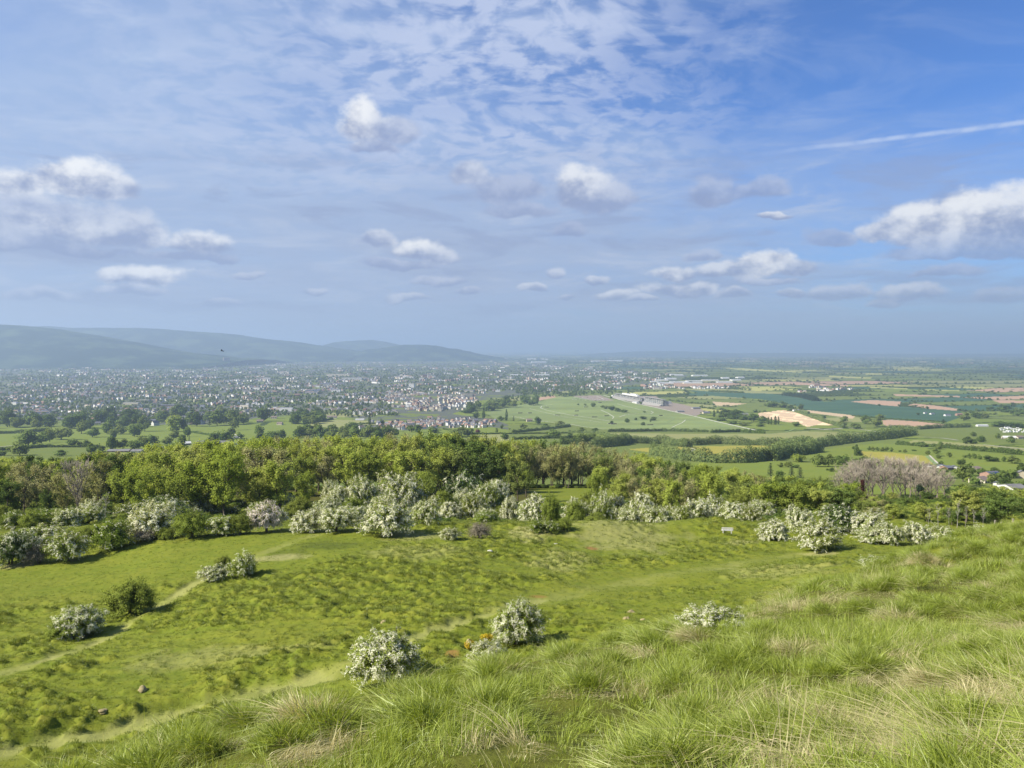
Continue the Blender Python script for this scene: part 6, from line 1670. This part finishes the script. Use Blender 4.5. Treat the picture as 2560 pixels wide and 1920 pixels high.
def landmarks():
    building('tower_block', 566, 915, 14, 21, 60, M_TOWER, M_CONC, 'tall concrete tower block standing alone above the left half of the town', 'tower block', rz=.5, flat=True, bands=9)
    # church with a tall spire in the middle of town
    g = vale_at(912, 931); s = g[1] / F
    r = bpy.data.objects.new('church', None); COL.objects.link(r); r.location = g; r.rotation_euler = (0, 0, .3); tag(r, 'stone church with the tall spire in the hazy town centre', 'church')
    A, B, _ = house_parts(46, 16, 10, 9, False); A.build('nave', M_STONE, r); B.build('roof', M_SLATE, r)
    MB().box((-28, 0, 13), (10, 10, 28)).build('tower', M_STONE, r)
    sp = MB(); n = 8; th = np.arange(n) * 2 * math.pi / n + .39
    sp.add(np.r_[np.c_[5.2 * np.cos(th) - 28, 5.2 * np.sin(th), np.full(n, 27.0)], [[-28, 0, 27 + 44]]], [[i, (i + 1) % n, n] for i in range(n)]); sp.build('spire', M_STONE, r)
    # square church tower among the near trees
    g = vale_at(626, 1041); r = bpy.data.objects.new('church', None); COL.objects.link(r); r.location = g; r.rotation_euler = (0, 0, .2); tag(r, 'square pale church tower rising from the trees at the near town edge', 'church')
    MB().box((0, 0, 9), (7, 7, 20)).build('tower', M_STONE, r)
    p = MB()
    for a in (-1, 1):
        for b in (-1, 1): p.box((a * 3, b * 3, 19.8), (1, 1, 1.8), taper=.2)
    p.box((0, 3.4, 19.3), (7.2, .5, .8)).box((0, -3.4, 19.3), (7.2, .5, .8)); p.build('parapet', M_STONE, r)
    A, B, _ = house_parts(20, 9, 5, 4.5, False); A.build('nave', M_STONE, r, loc=(13, 0, 0)); B.build('roof', M_SLATE, r, loc=(13, 0, 0))
    C = [('house', 1030, 969, 14, 10, 20, M_WHITE, 'white cubic block with a stepped top beside the estate', True, 3), ('terrace', 847, 941, 58, 6, 26, M_CREAMW, 'long cream terrace in the middle of the town', True, 3),
         ('terrace', 880, 950, 50, 6, 24, M_WHITE, 'long white terrace below the cream one', True, 3), ('terrace', 830, 963, 60, 6, 20, M_WHITE, 'row of white villas below the long terraces', False, 2), ('hall', 847, 918, 18, 7, 40, M_WHITE, 'bright white block behind the terraces', True, 3),
         ('terrace', 712, 934, 26, 5, 24, M_CREAMW, 'cream terrace left of the long ones', True, 2), ('terrace', 1010, 945, 50, 4, 24, M_WHITE, 'low white row right of the long terraces', True, 2), ('terrace', 668, 951, 18, 7, 22, M_WHITE, 'white block facing the sun in the left of the town centre', True, 3),
         ('hotel', 1062, 945, 12, 9, 26, M_REDR, 'orange red building standing out in the town', True, 3), ('school', 1123, 974, 42, 5, 40, M_STONE, 'wide pale low building before the racecourse wood', False, 1), ('school', 1168, 979, 36, 5, 34, M_CREAMW, 'second wide pale low building before the racecourse wood', False, 1),
         ('flats', 850, 997, 22, 8, 16, M_WHITE, 'pair of white flats in front of the town centre', True, 3), ('flats', 826, 998, 14, 7, 16, M_WHITE, 'small white flats left of the pair', True, 2), ('hall', 680, 1002, 16, 5, 20, M_CREAMW, 'pale hall beside the small sports field', False, 1),
         ('terrace', 520, 917, 30, 4, 30, M_WHITE, 'white low block left of the tower block', True, 2), ('terrace', 548, 917, 22, 4, 30, M_WHITE, 'white low block at the foot of the tower block', True, 2), ('terrace', 600, 913, 40, 4, 34, M_CREAMW, 'pale row right of the tower block', True, 2),
         ('terrace', 240, 997, 36, 4, 18, M_WHITE, 'long white low row in the left of the town', False, 1), ('terrace', 290, 956, 36, 4, 22, M_CREAMW, 'cream row in the left middle of the town', False, 1), ('terrace', 110, 920, 18, 4, 30, M_WHITE, 'white block far left in the town', True, 2), ('terrace', 40, 963, 64, 4, 22, M_CREAMW, 'pale long row at the far left of the town', False, 1),
         ('terrace', 330, 1012, 40, 6, 20, M_CREAMW, 'cream flat roofed school before the town', True, 2), ('terrace', 360, 1006, 26, 6, 20, M_STONE, 'stone coloured school wing before the town', True, 2), ('terrace', 430, 1016, 50, 5, 20, M_BRICK, 'long brick row before the town', False, 2), ('mansion', 466, 1028, 14, 14, 14, M_WHITE, 'white tall house with gable before the church tower', False, 3),
         ('terrace', 640, 974, 30, 5, 24, M_WHITE, 'white row in the left middle of the town, sun lit', True, 2), ('terrace', 780, 985, 32, 5, 20, M_CREAMW, 'cream row above the small sports field', False, 2), ('terrace', 935, 1002, 40, 5, 14, M_WHITE, 'white row of cottages in front of the estate', False, 2),
         ('terrace', 1130, 922, 40, 3, 40, M_WHITE, 'pale sheds at the far right of the town', True, 1), ('terrace', 1225, 951, 60, 3, 30, M_WHITE, 'white row above the racecourse wood', True, 1), ('terrace', 1270, 952, 40, 4, 30, M_CREAMW, 'cream row above the racecourse wood', True, 1)]
    for i, (nm, px, py, w, h, d, m, lab, fl, bd) in enumerate(C): building(nm, px, py, w, h, d, m, M_CONC if fl else M_SLATE, lab, 'building', rz=(i % 5 - 2) * .12, flat=fl, bands=bd)
    W = [(860, 350, 95), (1000, 364, 170), (1130, 372, 130), (920, 344, 50), (1420, 342, 110), (1620, 347, 130), (1290, 388, 110), (1450, 404, 170), (1570, 396, 130), (1710, 388, 140), (1830, 404, 130), (1930, 386, 80), (1240, 400, 90), (1370, 374, 90), (230, 232, 130), (170, 206, 80), (280, 208, 60), (720, 226, 70), (890, 220, 130), (40, 342, 110), (260, 342, 120), (660, 358, 60), (1840, 368, 60), (1970, 364, 60), (1560, 412, 160), (1320, 412, 140)]
    for i, (a, b, w) in enumerate(W):
        px, py = z3((a, b))[0]
        building('warehouse', px, py, w / 3.456, 3.4, 60, M_WHITE if i % 3 else M_CREAMW, M_METAL, 'low pale roofed warehouse in the works beyond the racecourse' if 340 < b and 800 < a else 'small white shed row near the hazy horizon beyond the town', 'warehouse', 'pale warehouses beyond the racecourse' if 340 < b and 800 < a else 'far white sheds', rz=(i % 3 - 1) * .08, ridge=.3)
    for px, py, w, h, d, wall, roof, lab, rz in [
        (399, 1128, 44, 10, 18, M_CONC, M_DARKSHEET, 'grey farm shed with a long low roof below the left wood', .15), (300, 1131, 52, 7, 14, M_BRICK, M_DARKSHEET, 'long dark low stable row below the left wood', .1), (345, 1132, 26, 8, 14, M_WHITE, M_DARKSHEET, 'white walled shed end beside the stable row', .1),
        (466, 1112, 20, 9, 14, M_DARKSHEET, M_METAL, 'small barn with a pale sheet roof', .5), (520, 1113, 52, 12, 26, M_DARKSHEET, M_DARKSHEET, 'large dark farm barn left of the lane', .12), (560, 1112, 34, 11, 24, M_DARKSHEET, M_DARKSHEET, 'dark barn at the end of the farm lane', .12),
        (590, 1097, 10, 6, 8, M_WHITE, M_SLATE, 'white cottage at the head of the farm lane', 0), (212, 1064, 16, 9, 9, M_CREAMW, M_BROWNR, 'cream house between the parkland trees', .3), (226, 1063, 16, 9, 9, M_WHITE, M_BROWNR, 'white house between the parkland trees', -.2), (245, 1062, 12, 8, 8, M_CREAMW, M_SLATE, 'cream house right of the white parkland house', .4),
        (174, 1067, 18, 10, 10, M_STONE, M_BROWNR, 'stone house at the left of the parkland houses', .2), (388, 1064, 18, 12, 10, M_WHITE, M_SLATE, 'white gabled house beside the big willow', 1.2), (408, 1053, 10, 9, 8, M_WHITE, M_SLATE, 'tall white gable behind the willow', 1.4), (330, 1056, 26, 8, 12, M_CREAMW, M_BROWNR, 'long cream bungalow left of the white gabled house', .1),
        (668, 1040, 12, 10, 9, M_BRICK, M_REDR, 'brick house left of the tree clump', .4), (685, 1047, 14, 7, 9, M_CREAMW, M_BROWNR, 'cream house below the brick one by the tree clump', .1), (650, 1057, 16, 8, 10, M_STONE, M_BROWNR, 'stone house above the leafy belt', .3), (700, 1062, 14, 7, 9, M_STONE, M_BROWNR, 'second stone house above the leafy belt', -.2), (788, 1042, 14, 7, 9, M_WHITE, M_SLATE, 'white bungalow right of the tree clump', .1),
        (830, 1046, 24, 7, 9, M_CREAMW, M_BROWNR, 'cream long house at the top of the poplar field', .05), (900, 1051, 22, 4, 9, M_WHITE, M_METAL, 'low white sheds at the top of the poplar field', 0), (1323, 1054, 14, 8, 10, M_STONE, M_BROWNR, 'stone house at the corner of the racecourse', .2),
        (2320, 1170, 14, 9, 8, M_WHITE, M_BROWNR, 'white cottage at the right end of the bare poplars', .9), (2354, 1170, 12, 9, 8, M_WHITE, M_SLATE, 'white cottage under the dark field tree', 1.1), (2366, 1173, 18, 9, 9, M_BRICK, M_SLATE, 'brick house with slate roof in the right village', .3), (2386, 1173, 11, 9, 8, M_WHITE, M_SLATE, 'white gable left of the large village tree', 1.3),
        (2438, 1174, 18, 8, 9, M_CREAMW, M_BROWNR, 'cream house right of the large village tree', .3), (2450, 1207, 30, 16, 11, M_CREAMW, M_BROWNR, 'big house with a broad brown roof in the right village', .5), (2531, 1224, 40, 14, 12, M_WHITE, M_DARKSHEET, 'white walled house nearest the right edge village', .1), (2508, 1214, 20, 10, 10, M_WHITE, M_SLATE, 'white house behind the nearest village house', .8), (2553, 1196, 16, 20, 10, M_STONE, M_DARKSHEET, 'tall grey roofed house at the right edge', 1.2),
        (2330, 1036, 10, 4, 9, M_WHITE, M_SLATE, 'white farmhouse between the two upper brown fields', .2), (2313, 1034, 7, 4, 8, M_WHITE, M_SLATE, 'small white cottage left of the farmhouse by the brown fields', .2), (2368, 1040, 14, 5, 10, M_WHITE, M_SLATE, 'white farm building right of the farmhouse by the brown fields', .1), (2397, 1039, 16, 6, 10, M_BRICK, M_REDR, 'brick farm at the tip of the brown field', .2),
        (2455, 1066, 27, 5, 10, M_WHITE, M_METAL, 'long white low shed behind the caravans', .02), (2546, 1097, 18, 8, 12, M_CREAMW, M_BROWNR, 'sandy coloured club house at the right edge', .2), (1990, 1028, 16, 5, 10, M_WHITE, M_DARKSHEET, 'white sheds at the top corner of the striped field', .2), (1700, 1030, 20, 4, 14, M_CONC, M_DARKSHEET, 'grey stable block behind the racecourse enclosures', .3), (1740, 1022, 22, 4, 14, M_CONC, M_SLATE, 'second grey stable block behind the enclosures', .3),
        (1765, 1034, 18, 5, 14, M_STONE, M_SLATE, 'stone stable block by the dark copse', .2), (1856, 1038, 26, 5, 18, M_STONE, M_DARKSHEET, 'dark roofed sheds behind the copse', .1)]:
        r = building('farm_barn' if 'barn' in lab or 'shed' in lab or 'stable' in lab else 'house', px, py, w, h, d, wall, roof, lab, 'barn' if 'barn' in lab or 'shed' in lab or 'stable' in lab else 'house', rz=rz, bands=1 if h > 6 else 0, ridge=.42)
    r = building('house', 2478, 1192, 32, 14, 12, M_BRICK, M_SLATE, 'house with blue black solar panels on its roof in the right village', 'house', rz=.25, bands=1, ridge=.5)
    g = vale_at(2478, 1192); w = 32 * g[1] / F; h = 14 * g[1] / F
    sp = MB()
    for k in range(5):
        y0, z0 = -5.2, h * .5 + .55; y1, z1_ = -1.2, h - .55
        x = -w / 2 + 1 + k * (w - 2) / 5; x2 = x + (w - 2) / 5 - .2
        sp.add([(x, y0, z0 + .3), (x2, y0, z0 + .3), (x2, y1, z1_ + .3), (x, y1, z1_ + .3)], [[0, 1, 2, 3]])
    sp.build('solar_panel', M_SOLAR, r)
landmarks()

def grandstand():
    a, b = vale_at(1541, 994), vale_at(1612, 1006)
    d = b - a; L = float(np.hypot(d[0], d[1])); an = math.atan2(d[1], d[0])
    def stand(o, L, D, tiers, th, lab, over):
        r = bpy.data.objects.new('grandstand', None); COL.objects.link(r); r.location = o; r.rotation_euler = (0, 0, an); tag(r, lab, 'grandstand')
        MB().box((L / 2, 8, tiers * th / 2), (L, D * .45, tiers * th)).build('wall', M_CONC, r)
        st = MB()
        for k in range(6): st.box((L / 2, -D * .75 + k * 2.4, .6 + k * .75), (L * .98, 2.4, 1.3 + k * 1.5))
        st.build('terrace', M_CONC, r)
        for k in range(tiers):
            z = 5 + k * th
            MB().box((L / 2, -D * .16 + k * 1.0, z), (L * 1.0, D * .30, .7)).build('balcony', M_WHITE, r)
            MB().box((L / 2, -D * .22 + k * 1.0, z + th * .5), (L * .97, .5, th * .78)).build('glazing', M_GLASS, r)
        z = 5 + tiers * th
        MB().box((L / 2, -D * .08, z + 1), (L * 1.03, D * .55, .8), tilt=-.05).build('roof', M_CONC, r)
        if over:
            MB().box((L * .5, D * .12, z + 4), (L * .55, D * .3, 5)).box((L * .62, D * .12, z + 8), (L * .2, D * .25, 4)).build('penthouse', M_WHITE, r)
        p = MB()
        for k in range(9): p.tube([(L * (k + .5) / 9, -D * .34, 3), (L * (k + .5) / 9, -D * .34, z)], .35, 5)
        p.build('column', M_WHITE, r)
    stand(a, L * .98, 40, 3, 4.6, 'long white racecourse grandstand with a flat cantilever roof', True)
    c = vale_at(1615, 1009)
    stand(c, L * .55, 34, 5, 4.4, 'taller glazed block at the near end of the racecourse grandstand', False)
    for i, (px, py, w, h) in enumerate([(1534, 993, 10, 5), (1660, 1008, 20, 6), (1672, 1010, 14, 6), (1655, 1014, 16, 4), (1590, 1008, 30, 3)]):
        building('pavilion', px, py, w, h, 14, M_WHITE, M_METAL, ('small white pavilion at the far end of the grandstand', 'white hospitality block right of the grandstand', 'low white hall right of the hospitality block', 'white booth row in front of the hospitality block', 'white rail side stand before the grandstand')[i], 'pavilion', rz=an, flat=i % 2 == 0, bands=1)
    # brush fences on the course
    m_br = plain('birch_brush', (.055, .045, .03), .95, .2, 3)
    body = MB()
    for k in range(14): body.box((k * .8 - 5.2, 0, .7), (.82, 1.5, 1.5 + .12 * (k % 3)), taper=.55)
    mb = body.mesh('brush', [m_br]); wing = MB().box((0, 0, .7), (.12, 3.4, .25)).box((0, 1.5, .5), (.12, .12, 1.4)).box((0, -1.5, .5), (.12, .12, 1.4)).mesh('wing', [M_WHITE])
    for i, (x, y) in enumerate([(395, 684), (70, 667), (155, 667), (300, 617), (560, 650), (555, 687), (715, 702), (818, 692), (850, 758), (640, 615), (760, 577), (1285, 690), (1195, 770), (880, 762)]):
        px, py = z3((x, y))[0]; g = vale_at(px, py)
        r = bpy.data.objects.new('steeplechase_fence', None); COL.objects.link(r); r.location = g; r.rotation_euler = (0, 0, .3 * (i % 3)); r.scale = (1.5, 1.5, 1.5)
        tag(r, 'dark brush jump with white wings on the racecourse turf', 'jump', 'steeplechase jumps on the racecourse')
        link('brush', mb, r); link('wing', wing, r, loc=(-5.8, 0, 0)); link('wing', wing, r, loc=(5.8, 0, 0))
grandstand()

def vehicles():
    def car_mesh(col):
        b = MB().box((0, 0, .62), (4.3, 1.75, .62), taper=.96).box((-.15, 0, 1.18), (2.3, 1.6, .55), m=1, taper=.78)
        for x in (-1.35, 1.35):
            for y in (-.8, .8): b.tube([(x, y - .1, .33), (x, y + .1, .33)], .33, 8, m=2)
        return b.mesh('car', [col, M_GLASS, M_TYRE])
    cols = [('white', plain('white_paint', (.8, .8, .8), .3, .02, 1)), ('dark', plain('dark_paint', (.03, .035, .05), .3, .1, 1)), ('silver', plain('silver_paint', (.5, .5, .52), .3, .05, 1)), ('red', plain('red_paint', (.4, .03, .02), .3, .05, 1))]
    cm = [car_mesh(c) for _, c in cols]
    rg = random.Random(12)
    for i in range(44):
        px, py = z3((530 + (i % 15) * 21 + rg.uniform(-3, 3), 526 + (i // 15) * 12 + (i % 15) * 1.1))[0]
        k = rg.choices(range(4), [.5, .2, .25, .05])[0]
        o = link('parked_car', cm[k], loc=vale_at(px, py), rot=(0, 0, rg.uniform(0, .3))); o.scale = (1.15,) * 3
        tag(o, '%s car in the car park at the far end of the racecourse' % cols[k][0], 'car', '%s cars in the racecourse car park' % cols[k][0])
    M_CAR = plain('caravan_white', (.8, .79, .76), .4, .04, 1)
    b = MB().box((0, 0, 1.5), (6.2, 2.3, 2.1), taper=.95).box((-3.6, 0, .6), (1.2, .15, .15)).box((.3, -1.16, 1.75), (2.2, .06, .6), m=1).box((-2.1, -1.16, 1.75), (1.0, .06, .6), m=1).box((3.06, 0, 1.8), (.06, 1.5, .7), m=1)
    for y in (-.95, .95): b.tube([(0, y - .1, .35), (0, y + .1, .35)], .35, 8, m=2)
    cv = b.mesh('caravan', [M_CAR, M_GLASS, M_TYRE])
    for i in range(34):
        a = i % 12; px, py = z4((1990 + rg.uniform(0, 240), 790 + rg.uniform(0, 44)))[0]
        o = link('caravan', cv, loc=vale_at(px, py), rot=(0, 0, rg.uniform(-.6, .6)))
        tag(o, 'white touring caravan on the crowded field at the right edge', 'caravan', 'caravans on the field at the right edge')
    # marquee
    g = vale_at(2522, 1097); s = g[1] / F; w = 30 * s
    r = bpy.data.objects.new('marquee', None); COL.objects.link(r); r.location = g; r.rotation_euler = (0, 0, -.1); tag(r, 'pale long marquee below the caravans at the right edge', 'marquee')
    A, B, _ = house_parts(w, 9, 2.6, 2.4, False); A.build('wall', M_CREAMW, r); B.build('roof', M_WHITE, r)
vehicles()

# ------------------------------------------------------------------ small things on the hill
def bench():
    m = plain('weathered_white_wood', (.62, .60, .55), .8, .12, 6)
    g = at(1818, 1339); g[2] = float(surf_z(g[:1], g[1:2])[0])
    r = bpy.data.objects.new('bench', None); COL.objects.link(r); r.location = g; r.rotation_euler = (0, 0, -.16)
    tag(r, 'pale wooden bench standing alone on the knoll before the hawthorns', 'bench')
    MB().box((0, .05, .44), (1.75, .40, .055)).build('seat', m, r)
    b = MB().box((0, -.19, .66), (1.75, .05, .16), tilt=.12).box((0, -.21, .86), (1.75, .05, .16), tilt=.12); b.build('backrest', m, r)
    for s in (-1, 1):
        MB().box((s * .62, .05, .2), (.13, .36, .46)).box((s * .62, -.2, .62), (.10, .06, .66), tilt=.12).build('leg', m, r)
bench()
def bird(px, py, Y, span, rz, roll, lab):
    m = plain('black_feathers', (.012, .012, .014), .7, .2, 20)
    d = px_dir(px, py); p = d / d[1] * Y
    M = MB()
    # body from bill to tail, then wings that join it: one skin
    M.tube([(0, .30, 0), (0, .24, .01), (0, .19, .02), (0, .10, 0), (0, -.06, -.01), (0, -.20, 0), (0, -.34, .01)], [.004, .022, .036, .055, .050, .025, .012], 8)
    M.add([(-.02, -.2, .005), (.02, -.2, .005), (.07, -.42, .01), (-.07, -.42, .01)], [[0, 1, 2, 3]])
    for s in (-1, 1):
        L = [(.03, .11, .02), (.16, .14, .10), (.30, .13, .13), (.42, .06, .10), (.52, -.06, .05)]; T = [(.03, -.09, .02), (.15, -.11, .09), (.29, -.12, .11), (.41, -.16, .08), (.50, -.14, .04)]
        v = [(s * a, b, c) for a, b, c in L] + [(s * a, b, c) for a, b, c in T] + [(s * a, b, c - .012) for a, b, c in L] + [(s * a, b, c - .012) for a, b, c in T]
        M.add(v, [[i, i + 1, i + 6, i + 5] for i in range(4)] + [[i + 10, i + 15, i + 16, i + 11] for i in range(4)] + [[i, i + 10, i + 11, i + 1] for i in range(4)] + [[i + 5, i + 6, i + 16, i + 15] for i in range(4)])
    o = M.build('crow', m, loc=(p[0], p[1], p[2] + EYE), rot=(0, roll, rz)); o.scale = (span,) * 3
    tag(o, lab, 'bird')
bird(1385, 930, 120, .95, 2.9, .05, 'black crow gliding above the town with both wings raised in an arch')
bird(555, 877, 140, 1.05, 2.2, -.35, 'black crow banking low over the far left hills')
def lumps_on_turf():
    m_s = plain('sandy_mound', (.27, .225, .11), .95, .25, 4, bump=.4); m_w = plain('white_limestone', (.50, .48, .41), .9, .15, 5, bump=.3)
    for i, (px, py, w, h, m, nm, lab) in enumerate([
        (358, 1738, 26, 15, m_s, 'anthill', 'sandy rounded anthill below the lower path'), (1225, 1383, 12, 5, m_w, 'boulder', 'single white limestone boulder high on the tussocky slope'),
        (1577, 1534, 24, 12, m_s, 'anthill', 'largest sandy anthill left of the wide cream hawthorn'), (1566, 1556, 14, 9, m_s, 'anthill', 'small sandy anthill below the largest one'), (1606, 1557, 13, 8, m_s, 'anthill', 'pale little anthill closest to the wide cream hawthorn'),
        (1174, 1612, 14, 15, m_s, 'anthill', 'sandy upright anthill beside the yellow gorse'), (260, 1797, 22, 8, m_s, 'anthill', 'low straw coloured anthill at the edge of the near grass'), (2030, 1454, 12, 8, m_s, 'anthill', 'brownish anthill on the slope under the right grass bank'),
        (700, 1645, 16, 8, m_s, 'anthill', 'dusty anthill on the rough slope above the middle path'), (960, 1566, 16, 9, m_s, 'anthill', 'straw topped anthill above the big white hawthorn'), (1390, 1362, 10, 5, m_w, 'boulder', 'tiny pale stone on the left of the knoll')]):
        g = at(px, py); g[2] = float(surf_z(g[:1], g[1:2])[0]); s = g[1] / F
        o = MB().blob((0, 0, 0), (w * s / 2, w * s * .45, h * s * .55), i, .30, 18, 12).build(nm, m, loc=g, smooth=True)
        tag(o, lab, nm)
    m = plain('grey_post', (.24, .21, .17), .9, .2, 8)
    for i, (px, top) in enumerate([(2442, 1318), (2462, 1306), (2488, 1300), (2503, 1303), (2533, 1296)]):
        Y = 51.0 + i * .6; d = px_dir(px, top); x = d[0] / d[1] * Y; z = float(surf_z(np.array([x]), np.array([Y]))[0]); h = d[2] / d[1] * Y + EYE - z
        h = min(max(h, .7), 1.5)
        o = MB().box((0, 0, h / 2 - .2), (.09, .09, h + .4)).box((0, 0, h + .02), (.085, .085, .05), taper=.4).build('fence_post', m, loc=(x, Y, z)); tag(o, 'thin grey post sticking out of the grass on the right brow', 'fence post', 'fence posts on the right brow')
lumps_on_turf()

# ------------------------------------------------------------------ the air
def haze():
    m = bpy.data.materials.new('haze'); m.use_nodes = True
    t = m.node_tree; t.nodes.clear()
    out = t.nodes.new('ShaderNodeOutputMaterial')
    v = t.nodes.new('ShaderNodeVolumePrincipled')
    v.inputs['Color'].default_value = (0.435, 0.56, 0.755, 1)
    v.inputs['Density'].default_value = 0.000084
    v.inputs['Anisotropy'].default_value = 0.25
    t.links.new(v.outputs[0], out.inputs['Volume'])
    R = 70000.0
    b = MB().box((0, 30000, (EYE + 530 - 30) / 2), (2 * R, 2 * R, EYE + 530 + 30))
    o = b.build('haze', m)
    tag(o, kind='stuff')
haze()
